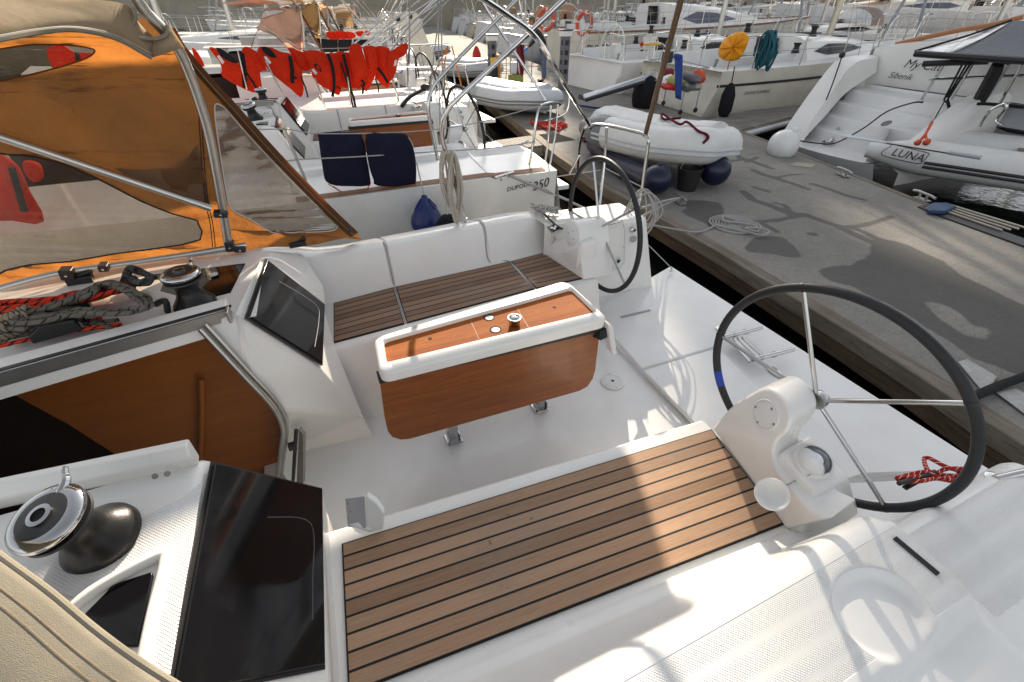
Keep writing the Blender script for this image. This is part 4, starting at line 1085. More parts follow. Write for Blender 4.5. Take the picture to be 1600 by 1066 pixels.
# outer topsides of the port side, down to the water
b = MB(); e_ = [Vector(V_[i*ncol+ncol-1]) for i in range(len(xs))]
ext = [Vector((-6.4, .55, .72)), Vector((-4.5, -.22, .66)), Vector((-2.5, -.56, .60))]
top_ = ext+e_
b.grid([[p for p in top_], [p+Vector((0, .03, -.5)) for p in top_], [p+Vector((0, .22, -1.45)) for p in top_]], False)
b.build('topside', M('hull_white'), YB, smooth=60)
b = MB(); b.grid([[Vector((-6.4, .55, .72)), Vector((-4.5, -.22, .66)), Vector((-2.5, -.56, .60)), Vector((-.42, -.62, e_[0].z))], [Vector((-6.4, 1.2, .8)), Vector((-4.5, .30, .78)), Vector((-2.5, .26, .70)), Vector((-.42, .30, .68))]], False)
b.build('fore_deck', M('gelcoat_deck'), YB, smooth=60)
b = MB()
for i in range(60):
    pass
ts = [Vector((x, lerp(-.545, -.55, 0), hnear(x, -.50)+.0)) for x in np.linspace(-.4, 1.95, 24)]
rowa = [Vector((p.x, -.60, hnear(p.x, -.60)+.006)) for p in ts]; rowb = [Vector((p.x, -.50, hnear(p.x, -.50)+.006)) for p in ts]
m = MB()
for i in range(len(ts)-1):
    m.add([rowa[i], rowa[i+1], rowb[i+1], rowb[i]], [[0, 1, 2, 3]], [[(rowa[i].x, 0), (rowa[i+1].x, 0), (rowa[i+1].x, .2), (rowa[i].x, .2)]])
m.build('teak_toe_strip', M('trim_wood'), YB)
# ---- the identical yacht alongside is a copy of everything built so far
NB = []
OFF = [(.28, 4.80, -.01), (.95, 8.95, -.02), (1.65, 13.2, 0), (2.3, 17.4, .0)]
def neighbour(i, label):
    o = OFF[i]; r = dup(YB, YB.location+Vector(o), label=label, group='identical charter yachts along the pontoon'); NB.append(r); return r
n1 = neighbour(0, 'white yacht next to the foreground one, lettered 350, navy cushions on its rail')
YB['group'] = 'identical charter yachts along the pontoon'

# ================================================================== sprayhood of the own yacht
def curvefit(px, py, fn, it=4):
    y = 2.4
    for _ in range(it):
        p = U(px, py, y=y); y = fn(px, py, p)
    return U(px, py, y=y)
from mathutils.geometry import tessellate_polygon
def dens(P, step=14):
    o = []
    for a, c in zip(P, P[1:]+P[:1]):
        n = max(1, int(math.hypot(c[0]-a[0], c[1]-a[1])/step))
        o += [(lerp(a[0], c[0], k/n), lerp(a[1], c[1], k/n)) for k in range(n)]
    return o
def sm2(P, n=4, closed=True): return [(p.x, p.y) for p in cat([(x, y, 0) for x, y in P], n, closed)]
def inpoly(x, y, P):
    r = False
    for (ax, ay), (bx, by) in zip(P, P[1:]+P[:1]):
        if (ay > y) != (by > y) and x < (bx-ax)*(y-ay)/(by-ay)+ax: r = not r
    return r
def sheet(name, outer, holes, fn, mat, parent, off=0.0, grid=0):
    wr_ = 0.0 if name == 'corner_panel' else (.12 if name == 'clear_window' else 1.25)
    loops = [dens(outer)]+[dens(h) for h in holes]
    m = MB(); V = [[Vector((x, y, 0)) for x, y in L] for L in loops]
    tri = tessellate_polygon(V); flat = [q for L in loops for q in L]
    P = [curvefit(x, y, fn)+Vector((0, off, 0)) for x, y in flat]
    m.add(P, [list(t) for t in tri]); o = m.build(name, M(mat), parent, smooth=60)
    me = o.data; bm = bmesh.new(); bm.from_mesh(me)
    for lim in (.5, .25, .12, .07):
        bmesh.ops.subdivide_edges(bm, edges=[e for e in bm.edges if e.calc_length() > lim], cuts=1); bmesh.ops.triangulate(bm, faces=bm.faces)
    for v in bm.verts:
        if not v.is_boundary:
            q = v.co; v.co.y += wr_*(.011*math.sin(q.x*9+q.z*13+1.5*math.sin(q.x*4))+.008*math.sin(q.x*21-q.z*17+2*math.sin(q.z*6))+.004*math.sin(q.x*47+q.z*31))
    bm.normal_update(); bm.to_mesh(me); bm.free(); me.polygons.foreach_set('use_smooth', [True]*len(me.polygons))
    return o
sh_ = bpy.data.objects.new('sprayhood', None); col.objects.link(sh_); sh_.parent = YB
def ftube(px, py, p): return 2.40-.16*max(0, (p.z-.95)/.9)**2
def fside(px, py, p): return 2.47-.20*max(0, (p.z-.95)/.9)**2-.02*math.sin(p.x*4)
def fwing(px, py, p): return 2.45+.0024*max(0, px-340)-.14*max(0, (p.z-.95)/.9)**2
win_low = sm2([(-70, 238), (0, 240), (60, 246), (115, 262), (170, 288), (220, 314), (270, 334), (304, 343), (310, 350), (313, 374), (250, 387), (180, 396), (110, 408), (50, 413), (10, 422), (-70, 440)], 2)
win_up = sm2([(-70, 88), (0, 77), (50, 70), (110, 71), (143, 76), (148, 81), (135, 91), (100, 103), (50, 116), (0, 127), (-70, 148)], 3)
side = [(-70, 60), (0, 58), (130, 42), (200, 50), (262, 60), (290, 95), (312, 150), (328, 205), (341, 275), (351, 335), (357, 388), (300, 400), (200, 414), (100, 432), (20, 450), (-70, 470)]
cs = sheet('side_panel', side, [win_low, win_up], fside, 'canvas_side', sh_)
sheet('clear_window', win_low, [], fside, 'vinyl', sh_, .006)
sheet('clear_window', win_up, [], fside, 'vinyl', sh_, .006)
def seam(P, fn, off, r, mat, name='seam', closed=True, parent=None):
    Q = [curvefit(x, y, fn)+Vector((0, off, 0)) for x, y in dens(P)] if closed else [curvefit(x, y, fn)+Vector((0, off, 0)) for x, y in P]
    m = MB(); m.tube(Q, r, 5, closed); return m.build(name, M(mat), parent or sh_)
seam(win_low, fside, -.004, .0035, 'caulk'); seam(win_up, fside, -.004, .0025, 'canvas_edge')
# doubled corner panel with the maker's mark
dbl = sm2([(310, 228), (300, 236), (285, 248), (262, 260), (235, 264), (205, 264), (180, 262), (200, 275), (240, 296), (285, 316), (326, 326), (324, 300)], 2)
sheet('corner_panel', dbl, [], fside, 'canvas_double', sh_, -.008)
for P in ([(309, 150), (312, 200), (316, 260), (322, 320), (328, 345), (333, 390)], [(313, 150), (316, 200), (320, 260), (326, 320), (332, 345), (337, 388)]): seam(sm2(P, 5, False), fside, -.010, .0022, 'caulk', closed=False)
q0 = curvefit(284, 265, fside)+Vector((0, -.012, 0)); q1 = curvefit(300, 262, fside)+Vector((0, -.012, 0)); q2 = curvefit(283, 255, fside)+Vector((0, -.012, 0))
text('maker_mark', 'TTOP', .028, q0, q1-q0, q2-q0, M('retro'), sh_)
ac = curvefit(290, 254, fside)+Vector((0, -.014, 0)); m = MB(); m.tube([ac+Vector((-.02*math.cos(t), 0, .022*math.sin(t))) for t in np.linspace(.2, 2.6, 10)], .003, 5); m.build('maker_mark', M('retro'), sh_)
# wing aft of the main bow
wing = sm2([(283, 72), (300, 92), (330, 128), (365, 166), (400, 206), (440, 250), (490, 302), (530, 342), (566, 374), (540, 372), (500, 381), (465, 386), (420, 386), (385, 392), (357, 395)], 2, False)+[(352, 340), (341, 275), (328, 205), (312, 150), (296, 105)]
win_w = sm2([(336, 164), (346, 165), (358, 176), (380, 202), (410, 235), (450, 276), (490, 316), (524, 348), (526, 356), (515, 361), (470, 363), (432, 364), (415, 358), (390, 342), (361, 326), (352, 290), (344, 240), (337, 190)], 3)
sheet('wing_panel', wing, [win_w], fwing, 'canvas_side', sh_)
sheet('clear_window', win_w, [], fwing, 'vinyl_smoke', sh_, .006)
seam(win_w, fwing, -.004, .0028, 'retro')
edge = sm2([(270, 46), (284, 72), (300, 92), (330, 128), (365, 166), (400, 206), (440, 250), (490, 302), (530, 342), (556, 366)], 4, False)
m = MB(); Q0 = [curvefit(x-9, y+4, fwing)+Vector((0, -.008, 0)) for x, y in edge]; Q1 = [curvefit(x+4, y-3, fwing)+Vector((0, -.004, 0)) for x, y in edge]
m.grid([Q0, Q1], False); m.build('edge_band', M('canvas_edge'), sh_, solid=.006)
seam([(x-3, y+1) for x, y in edge], fwing, -.012, .0015, 'canvas_tan', closed=False)
c = curvefit(546, 357, fwing); m = MB(); m.lathe([(.020, 0), (.020, .004), (0, .005)], c+Vector((0, -.012, .0)), Vector((-.2, -.9, .3)), 18); m.build('turn_button', M('black_plastic'), sh_)
# roof with a valance folded down at its after edge
def rowY(pts): return [U(x, y, y=Y) for x, y, Y in pts]
hem = rowY([(-80, 76, 1.62), (0, 61, 1.74), (60, 50, 1.86), (110, 46, 1.95), (155, 52, 2.03), (190, 64, 2.10), (215, 78, 2.14), (236, 90, 2.17)])
r1 = rowY([(-80, 48, 1.66), (0, 36, 1.78), (60, 28, 1.90), (110, 25, 1.99), (160, 30, 2.07), (196, 42, 2.14), (225, 56, 2.19), (262, 74, 2.24)])
r2 = rowY([(-80, 5, 1.80), (0, 2, 1.92), (60, 0, 2.04), (110, 0, 2.12), (165, 2, 2.16), (200, 10, 2.18), (209, 24, 2.19), (206, 42, 2.20)])
r3 = [p+Vector((-.35, .05, .04)) for p in r2]; r4 = [p+Vector((-1.0, .05, -.03)) for p in r2]
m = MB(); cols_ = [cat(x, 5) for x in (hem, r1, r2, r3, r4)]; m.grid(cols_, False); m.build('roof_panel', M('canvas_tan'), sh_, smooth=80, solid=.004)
m = MB(); m.tube(cat([p+Vector((0, -.004, 0)) for p in hem], 6), .007, 6); m.build('hem_piping', M('canvas_near'), sh_)
m = MB(); m.tube(cat([lerp(p, q, .22)+Vector((0, -.006, 0)) for p, q in zip(hem, r1)], 6), .0012, 5); m.build('stitching', M('retro'), sh_)
# corner pocket where the bow enters
pk = [rowY([(205, 30, 2.18), (203, 46, 2.18), (208, 58, 2.18), (222, 70, 2.18), (236, 90, 2.17)]), rowY([(213, 26, 2.19), (211, 44, 2.19), (216, 57, 2.19), (240, 63, 2.19), (262, 82, 2.20)]), rowY([(262, 36, 2.22), (263, 47, 2.22), (259, 57, 2.21), (246, 61, 2.20), (263, 82, 2.20)])]
m = MB(); m.grid(pk[:2], False)
m.grid([rowY([(240, 61, 2.185), (255, 58, 2.19), (262, 50, 2.20), (263, 38, 2.21)]), rowY([(238, 90, 2.17), (262, 83, 2.18), (283, 75, 2.19), (288, 76, 2.22)])], False); m.build('corner_pocket', M('canvas_tan'), sh_, smooth=80, solid=.005)
m = MB(); m.tube(cat(rowY([(207, 12, 2.17), (212, 28, 2.17), (204, 44, 2.17), (212, 56, 2.17), (224, 60, 2.17), (248, 60, 2.18), (261, 52, 2.19), (261, 40, 2.20)]), 5), .006, 6); m.build('hem_piping', M('canvas_near'), sh_)
m = MB(); m.poly(rowY([(212, 26, 2.24), (262, 40, 2.26), (262, 54, 2.26), (246, 61, 2.25), (215, 57, 2.24), (208, 45, 2.24)])); m.build('pocket_lining', M('canvas_double'), sh_)
# frame
bow = [(196, -28, 2.16), (225, 16, 2.19), (252, 44, 2.22), (277, 75, 2.24), (292, 105, 2.27), (308, 148, 2.30), (325, 204, 2.33), (339, 274, 2.36), (349, 332, 2.38), (357, 386, 2.39)]
m = MB(); m.tube(cat(rowY(bow), 6), .0185, 14); m.build('frame_tube', M('aluminium'), sh_)
b2_ = rowY([(-90, 190, 2.28), (0, 214, 2.33), (160, 268, 2.36), (330, 326, 2.37)]); m = MB(); m.tube(cat(b2_, 4), .016, 12); m.build('frame_tube', M('aluminium'), sh_)
rl = rowY([(-90, 478, 2.22), (0, 451, 2.28), (90, 428, 2.32), (200, 412, 2.36), (300, 397, 2.38), (385, 383, 2.40)]); m = MB(); m.tube(cat(rl, 5), .0145, 12); m.build('grab_rail', M('aluminium'), sh_)
for (x, y, Y, sx, sz) in ((345, 334, 2.36, .055, .024), (359, 384, 2.38, .038, .045), (375, 388, 2.39, .05, .026), (163, 417, 2.33, .035, .028), (106, 427, 2.31, .045, .045)):
    c = U(x, y, y=Y); m = MB(); m.box(c, (sx, .055, sz), Matrix.Rotation(.15, 3, 'Y')); br = m.build('bracket', M('black_plastic'), sh_, .006)
    m = MB(); m.lathe([(.006, 0), (.005, .003), (0, .004)], c+Vector((0, -.0275, 0)), (0, -1, 0), 10); m.build('bolt', M('steel'), br)
for (x, y, z) in ((125, 437, .97), (465, 381, .80)):
    c = U(x, y, z=z); m = MB(); m.box(c, (.09, .04, .03)); m.tube([c+Vector((-.05, 0, .01)), c+Vector((.05, .01, .025))], .012, 8); m.build('deck_block', M('black_plastic'), sh_, .006)
# near corner of the same sprayhood, folded hem with three rows of stitching
n0_ = [U(x, y, z=z) for x, y, z in ((-70, 815, 1.15), (0, 868, 1.14), (75, 923, 1.13), (150, 985, 1.11), (220, 1036, 1.09), (330, 1105, 1.06))]
def offp(P, k): return [p+Vector((-.035, -.05, .0))*k+Vector((0, 0, -.012*k+.02*math.sin(k*.9))) for p in P]
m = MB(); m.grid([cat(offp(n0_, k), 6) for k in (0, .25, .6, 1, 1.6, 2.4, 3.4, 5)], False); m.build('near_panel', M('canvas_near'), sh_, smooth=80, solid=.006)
for kk in (.5, .75, 2.0, 2.9):
    Q = cat([p+Vector((0, 0, .0045)) for p in offp(n0_, kk)], 14)
    for i in range(0, len(Q)-2, 3):
        pass
    m = MB(); m.tube(Q, .0007, 5); m.build('stitching', M('canvas_tan'), sh_)
m = MB(); m.tube(cat(n0_, 6), .006, 8); m.build('hem_piping', M('canvas_near'), sh_)
# further charter yachts wear the same hood
n2 = neighbour(1, 'second white yacht along the pontoon, with orange life jackets drying along its rail')
n3 = neighbour(2, 'third white yacht along the pontoon, with dark covers on its rail')
n4 = neighbour(3, 'fourth white yacht along the pontoon, stern beside the grey covered dinghies')
# lettering and fittings that only the next yacht has
YN = 4.72-.62-.002
b0 = U(793, 302, y=YN+.02); b1 = U(835, 293, y=YN+.02)
nyy = 4.80-.622
for ch in n1.children:
    if ch.name.startswith(('table', 'cup', 'hinge', 'end_bracket')): ch.location.x += .30; ch.location.y += .32
def remat(root, names, mat):
    for ch in root.children:
        for g in ch.children:
            if g.name.split('.')[0] in names: g.material_slots[0].link = 'OBJECT'; g.material_slots[0].material = M(mat)
remat(n2, ('side_panel', 'wing_panel', 'corner_panel'), 'canvas_pink'); remat(n2, ('clear_window',), 'vinyl_pale'); remat(n2, ('roof_panel', 'corner_pocket'), 'canvas_grey'); remat(n3, ('side_panel', 'wing_panel'), 'canvas_orange'); remat(n4, ('side_panel', 'wing_panel', 'roof_panel'), 'canvas_grey')
t0 = U(792, 300, y=nyy); t1 = U(826, 291, y=nyy); text('hull_lettering', 'DUFOUR', .058, t0, t1-t0, (0, 0, 1), M('ink'), n1, .15, font_scale_x=1.15)
t0 = U(832, 299, y=nyy); t1 = U(856, 291, y=nyy); text('hull_lettering', '350', .125, t0, t1-t0, (0, 0, 1), M('ink'), n1, .3)
# ================================================================== water and pontoon
m = MB(); m.poly([(-400, -300, -.75), (400, -300, -.75), (400, 600, -.75), (-400, 600, -.75)]); struct(m.build('water', M('water'), smooth=0))
ZD = -.27
NEAR = [(-6, 3.45), (-1.5, 3.64), (.5, 3.76), (1.3, 3.89), (3.5, 4.05), (5.8, 4.09), (7.3, 4.24), (10.2, 4.74), (13.5, 5.28), (22, 7.0), (60, 14)]   # (y, x)
FAR = [(-6, 5.2), (-1.0, 6.5), (2.03, 7.12), (6.0, 8.12), (7.8, 8.5), (12, 8.95), (17, 9.5), (22, 10.3), (60, 17)]
def ip_(T, y):
    for (a, xa), (b_, xb) in zip(T, T[1:]):
        if y <= b_: return lerp(xa, xb, (y-a)/(b_-a))
    return T[-1][1]
def zz(X, Y): p = U(1000+.37523*X, 200+.37523*Y, z=ZD); return (p.x, p.y)
segs = []
def line(pts, wd):
    Q = [zz(*p) for p in pts]
    for a, c in zip(Q, Q[1:]): segs.append((a, c, wd))
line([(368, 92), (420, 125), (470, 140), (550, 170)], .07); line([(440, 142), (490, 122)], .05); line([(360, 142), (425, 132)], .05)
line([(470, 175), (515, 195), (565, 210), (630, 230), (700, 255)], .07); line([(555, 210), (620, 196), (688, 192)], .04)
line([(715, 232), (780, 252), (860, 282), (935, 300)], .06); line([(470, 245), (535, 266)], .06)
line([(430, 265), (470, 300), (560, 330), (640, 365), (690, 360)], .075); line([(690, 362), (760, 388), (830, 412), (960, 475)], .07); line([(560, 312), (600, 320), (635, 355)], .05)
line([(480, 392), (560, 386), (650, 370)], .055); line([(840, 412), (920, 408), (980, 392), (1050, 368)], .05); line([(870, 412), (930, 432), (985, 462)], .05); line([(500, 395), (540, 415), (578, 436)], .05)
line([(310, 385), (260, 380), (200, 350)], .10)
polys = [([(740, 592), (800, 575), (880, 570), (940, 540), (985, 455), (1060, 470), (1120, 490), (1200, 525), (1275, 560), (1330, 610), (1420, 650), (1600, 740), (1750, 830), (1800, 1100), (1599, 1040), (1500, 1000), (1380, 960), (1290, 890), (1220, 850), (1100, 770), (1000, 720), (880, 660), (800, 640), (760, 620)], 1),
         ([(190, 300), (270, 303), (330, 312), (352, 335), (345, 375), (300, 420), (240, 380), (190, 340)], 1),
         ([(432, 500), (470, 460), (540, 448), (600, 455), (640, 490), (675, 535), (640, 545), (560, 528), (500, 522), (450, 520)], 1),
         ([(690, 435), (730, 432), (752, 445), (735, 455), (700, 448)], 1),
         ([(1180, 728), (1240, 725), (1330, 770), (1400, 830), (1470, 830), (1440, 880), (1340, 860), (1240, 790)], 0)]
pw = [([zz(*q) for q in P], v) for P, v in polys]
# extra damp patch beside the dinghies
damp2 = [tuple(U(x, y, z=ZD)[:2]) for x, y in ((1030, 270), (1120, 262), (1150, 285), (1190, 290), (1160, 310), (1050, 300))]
ys_ = np.concatenate([np.linspace(-6, -.8, 12), np.linspace(-.75, 9.5, 330), np.linspace(9.6, 60, 60)]); nc = 120
m = MB(); Vd = []; wet = []
SA = np.array([s_[0] for s_ in segs]); SB = np.array([s_[1] for s_ in segs]); SW = np.array([s_[2] for s_ in segs])
for y in ys_:
    a, c = ip_(NEAR, y), ip_(FAR, y)
    for j in range(nc):
        x = lerp(a, c, j/(nc-1)); Vd.append((x, y, ZD))
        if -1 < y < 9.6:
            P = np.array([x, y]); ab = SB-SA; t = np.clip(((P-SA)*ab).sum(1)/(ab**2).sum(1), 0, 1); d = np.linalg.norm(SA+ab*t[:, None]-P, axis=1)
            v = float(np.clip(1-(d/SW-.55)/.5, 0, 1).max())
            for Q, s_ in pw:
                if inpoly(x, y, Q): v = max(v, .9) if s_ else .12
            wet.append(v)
        else: wet.append(0)
m.add(Vd, [[i*nc+j, i*nc+j+1, (i+1)*nc+j+1, (i+1)*nc+j] for i in range(len(ys_)-1) for j in range(nc-1)])
W_ = np.array(wet).reshape(len(ys_), nc)
for _ in range(2):
    W_[1:-1] = (W_[:-2]+2*W_[1:-1]+W_[2:])/4; W_[:, 1:-1] = (W_[:, :-2]+2*W_[:, 1:-1]+W_[:, 2:])/4
do = struct(m.build('pontoon_deck', M('concrete'), weld=False, smooth=0))
at_ = do.data.attributes.new('wet', 'FLOAT', 'POINT'); at_.data.foreach_set('value', W_.ravel().astype(np.float32))
# timber edging and concrete flanks
def edge_beam(T, o0, o1, z0, z1, name, mat, ya=-6, yb=60, n=40, bev=.012):
    m = MB(); rows = []
    for y in np.linspace(ya, yb, n):
        x = ip_(T, y); rows.append([Vector((x+o0, y, z0)), Vector((x+o1, y, z0)), Vector((x+o1, y, z1)), Vector((x+o0, y, z1))])
    m.grid(rows, False, closed=True); o = m.build(name, M(mat), bevel=bev); return struct(o)
edge_beam(NEAR, -.16, -.002, ZD-.13, ZD+.012, 'pontoon_edge', 'weathered', -6, 14)
edge_beam(NEAR, -.13, -.01, ZD-.29, ZD-.135, 'pontoon_edge', 'old_beam', -6, 14)
edge_beam(NEAR, .28, .40, -1.2, ZD-.02, 'pontoon_side', 'pontoon_side')
edge_beam(NEAR, -.06, .27, ZD-.20, ZD-.02, 'pontoon_frame', 'pontoon_side')
edge_beam(FAR, .002, .10, ZD-.22, ZD+.010, 'pontoon_edge', 'weathered')
edge_beam(FAR, -.05, .03, -1.2, ZD-.2, 'pontoon_side', 'pontoon_side')
# finger piers of grey planks
def pier(name, pts, mat='weathered_x', th=.10):
    m = MB(); m.slab([U(x, y, z=ZD+.01) for x, y in pts], -.10); o = struct(m.build(name, M(mat), bevel=.01)); return o
def plankdeck(name, A, B, wd, z=ZD, n=34, gap=.014, side='stone'):
    """row of cross planks from A to B, one mesh; pale rubbing strake beneath"""
    A = Vector((*A, z)); B = Vector((*B, z)); d = (B-A); L = d.length; d.normalize(); s_ = Vector((-d.y, d.x, 0)); m = MB()
    ps = L/n
    for i in range(n):
        a = A+d*(i*ps+gap/2); c = A+d*((i+1)*ps-gap/2); m.prism([a-s_*wd/2, c-s_*wd/2, c+s_*wd/2, a+s_*wd/2], (0, 0, -.04))
    o = struct(m.build(name, M('weathered_x'), smooth=0))
    m = MB(); m.prism([A-s_*wd/2+Vector((0, 0, -.045)), A+s_*wd/2+Vector((0, 0, -.045)), A+s_*wd/2+Vector((0, 0, -.20)), A-s_*wd/2+Vector((0, 0, -.20))], d*L); f = struct(m.build('pier_frame', M('stone'), bevel=.01))
    m = MB(); m.tube([A-s_*(wd/2+.03)+Vector((0, 0, -.11)), B-s_*(wd/2+.03)+Vector((0, 0, -.11))], .05, 8); struct(m.build('pier_strake', M('pvc_pale')))
pa, pb = U(940, 212, z=ZD), U(780, 238, z=ZD)
plankdeck('finger_pier', (4.95, 8.6), (2.6, 8.35), .75, ZD+.0, 28)
plankdeck('finger_pier', (8.35, 8.05), (13.5, 9.35), 1.0, ZD+.0, 60)
plankdeck('finger_pier', (9.5, 17.4), (16, 18.2), 1.1, ZD+.03, 50)
plankdeck('finger_pier', (5.6, 15.0), (2.6, 14.9), .7, ZD, 30)
# metal cover plates set in the deck
for k, P in enumerate((((1497, 565), (1512, 561), (1558, 588), (1548, 606), (1533, 608)), ((1555, 612), (1588, 606), (1640, 640), (1620, 660)))):
    m = MB(); m.slab([U(x, y, z=ZD+.018) for x, y in P], -.01); o = m.build('cover_plate', M('galvanised'), bevel=.002)
    tag(o, ('grey metal cover plate at the pontoon edge, beside the near wheel rim', 'second grey cover plate, where the black hose crosses the pontoon edge')[k], 'cover plate')
m = MB(); m.slab([U(x, y, z=ZD+.006) for x, y in ((1233, 258), (1245, 253), (1275, 257), (1268, 262))], -.003); tag(m.build('cover_plate', M('stone'), bevel=.002), 'small pale plate flush in the pontoon by the white ball fender', 'cover plate')
# cleats along the pontoon
def cleat(px, py, dirp, label, s=1.0, z=ZD):
    c = U(px, py, z=z+.012); d = (U(*dirp, z=z+.012)-c).normalized(); t = thing('dock_cleat', label, 'cleat', c, 'galvanised cleats on the pontoon')
    m = MB(); m.box(c+Vector((0, 0, .006)), (.10, .20, .012), Matrix.Rotation(math.atan2(d.y, d.x)-math.pi/2, 3, 'Z')); m.build('base_plate', M('galvanised'), t, .003)
    for k in (-1, 1):
        m = MB(); m.tube([c+d*.05*k*s, c+d*.055*k*s+Vector((0, 0, .075*s))], .017*s, 8); m.build('leg', M('galvanised'), t)
    m = MB(); m.tube([c-d*.17*s+Vector((0, 0, .07*s)), c-d*.10*s+Vector((0, 0, .083*s)), c+d*.10*s+Vector((0, 0, .083*s)), c+d*.17*s+Vector((0, 0, .07*s))], .017*s, 8); m.build('horn', M('galvanised'), t)
    return c
cleat(1317, 274, (1340, 284), 'galvanised cleat on the far pontoon edge, nearest the inflatable bow')
cleat(1440, 312, (1470, 324), 'galvanised cleat beside the blue pad on the far pontoon edge')
c_d = cleat(1062, 316, (1080, 328), 'galvanised cleat on the near pontoon edge behind the starboard wheel', .9)
cleat(900, 133, (915, 140), 'small cleat near the standing person at the far pontoon edge')
# rope flat coil on the pontoon
def flatcoil(px, py, rx, turns, r, z, mat, name, label, cat_):
    c = U(px, py, z=z); m = MB(); P = []
    n = int(turns*26)
    for i in range(n):
        a = 2*math.pi*i/26; rr = rx*(.18+.82*i/n); P.append(c+Vector((math.cos(a)*rr, math.sin(a)*rr, .012+.004*math.sin(a*3.1+i*.01))))
    m.tube(P, r, 6); return m, c
mr, c = flatcoil(1146, 351, .30, 7, .0115, ZD, 'rope_pale', '', '', '')
P = cat([c+Vector((.06, .05, .03)), c+Vector((-.02, .16, .05)), c+Vector((-.12, .05, .05)), c+Vector((.0, -.08, .05)), c+Vector((.10, -.22, .05)), c+Vector((.02, -.34, .04)), c+Vector((-.06, -.22, .05)), c+Vector((.06, -.30, .06)), c+Vector((.12, -.40, .05)), c+Vector((.0, -.42, .03)), c+Vector((-.1, -.3, .04)), c+Vector((-.28, .02, .03))], 6)
mr.tube(P, .0115, 6); tag(mr.build('rope_coil', M('rope_pale')), 'pale rope laid in a flat spiral on the pontoon', 'rope')
m = MB(); m.tube(cat([c+Vector((-.28, .02, .03)), U(1090, 363, z=ZD+.03), U(1030, 354, z=.1), U(1004, 349, z=.40)], 6), .0105, 6); tag(m.build('mooring_line', M('rope_pale')), 'pale mooring line running from the spiral coil to the starboard quarter', 'rope')
# mooring lines on the galvanised cleat and loose hank on the pushpit
random.seed(3)
for k, (a, z0) in enumerate((((1002, 325), .55), ((1003, 338), .45))):
    m = MB(); m.tube(cat([c_d+Vector((0, 0, .06)), lerp(c_d, U(*a, z=z0), .5)+Vector((0, 0, .04)), U(*a, z=z0)], 6), .012, 6)
    tag(m.build('mooring_line', M('rope_pale')), ('upper of two grey lines from the pontoon cleat to the starboard pushpit', 'lower of two grey lines from the pontoon cleat to the starboard pushpit')[k], 'rope')
def hank(top, drop, width, n, r, dirv, name, mat, label, jit=.02, depth=.03, seed=1, grp=None):
    rnd = random.Random(seed); top = Vector(top); dirv = Vector(dirv).normalized(); bk_ = dirv.cross(Vector((0, 0, 1))); P = []
    for i in range(n):
        w0 = width*(.6+.4*rnd.random()); dp = drop*(.75+.3*rnd.random()); o_ = Vector((rnd.uniform(-jit, jit), rnd.uniform(-jit, jit), 0))
        P += [top+o_*.3+bk_*depth*rnd.uniform(-1, 1), top+dirv*w0*.5+Vector((0, 0, -dp*.5))+o_+bk_*depth*rnd.uniform(-1, 1), top+dirv*w0*.15*rnd.uniform(-1, 1)+Vector((0, 0, -dp))+o_, top-dirv*w0*.5+Vector((0, 0, -dp*.5))+o_]
    m = MB(); m.tube(cat(P, 6), r, 6); return tag(m.build(name, M(mat)), label, 'rope', grp)
hp = U(1008, 298, z=.78); hank(hp, .42, .30, 8, .0055, (1, -.3, 0), 'rope_hank', 'rope_pale', 'loose hank of thin grey rope hanging from the starboard pushpit behind the wheel', .05, .05, 5)
# heaving lines: neighbour's stern to the pontoon etc.
def ln(pts, r, mat, label, name='mooring_line', sm=5):
    m = MB(); m.tube(cat(pts, sm) if len(pts) > 2 else pts, r, 6); return tag(m.build(name, M(mat)), label, 'rope')
ln([U(1160, 405, z=-.05) if False else U(795, 274, z=.62), U(880, 310, z=.2), U(905, 322, z=.0), U(960, 345, z=-.2)], .013, 'rope_pale', 'grey mooring line leaving the cleat of the 350 yacht towards the water')
# black rubber edge with white lines, blue pad
P = [U(x, y, z=ZD+.02) for x, y in ((1434, 322), (1450, 318), (1600, 372), (1650, 392), (1650, 412), (1600, 384), (1470, 337))]
m = MB(); m.slab(P, -.06); ru = m.build('rubber_fendering', M('black_plastic'), bevel=.01); tag(ru, 'black rubber edge strip with white lines along the far pontoon edge', 'fender strip')
for k in range(4):
    m = MB(); m.tube([U(1478+k*3, 330-k*3.0, z=ZD+.034), U(1566+k*13, 360-k*1.0, z=ZD+.034)], .012, 6); m.build('white_line', M('rope_white'), ru)
m = MB(); m.slab([U(x, y, z=ZD+.07) for x, y in ((1446, 324), (1458, 316), (1480, 316), (1496, 322), (1478, 330), (1455, 329))], -.05); tag(m.build('blue_pad', M('blue_pad'), bevel=.02), 'blue cloth pad tied over the pontoon edge beside a cleat', 'pad')
m = MB(); m.tube(cat([U(1522, 620, z=ZD+.05), U(1560, 603, z=ZD+.04), U(1600, 589, z=ZD+.05), U(1680, 560, z=ZD+.05)], 6), .030, 10); tag(m.build('black_hose', M('rope_black')), 'thick black line crossing the pontoon edge behind the near wheel', 'hose')

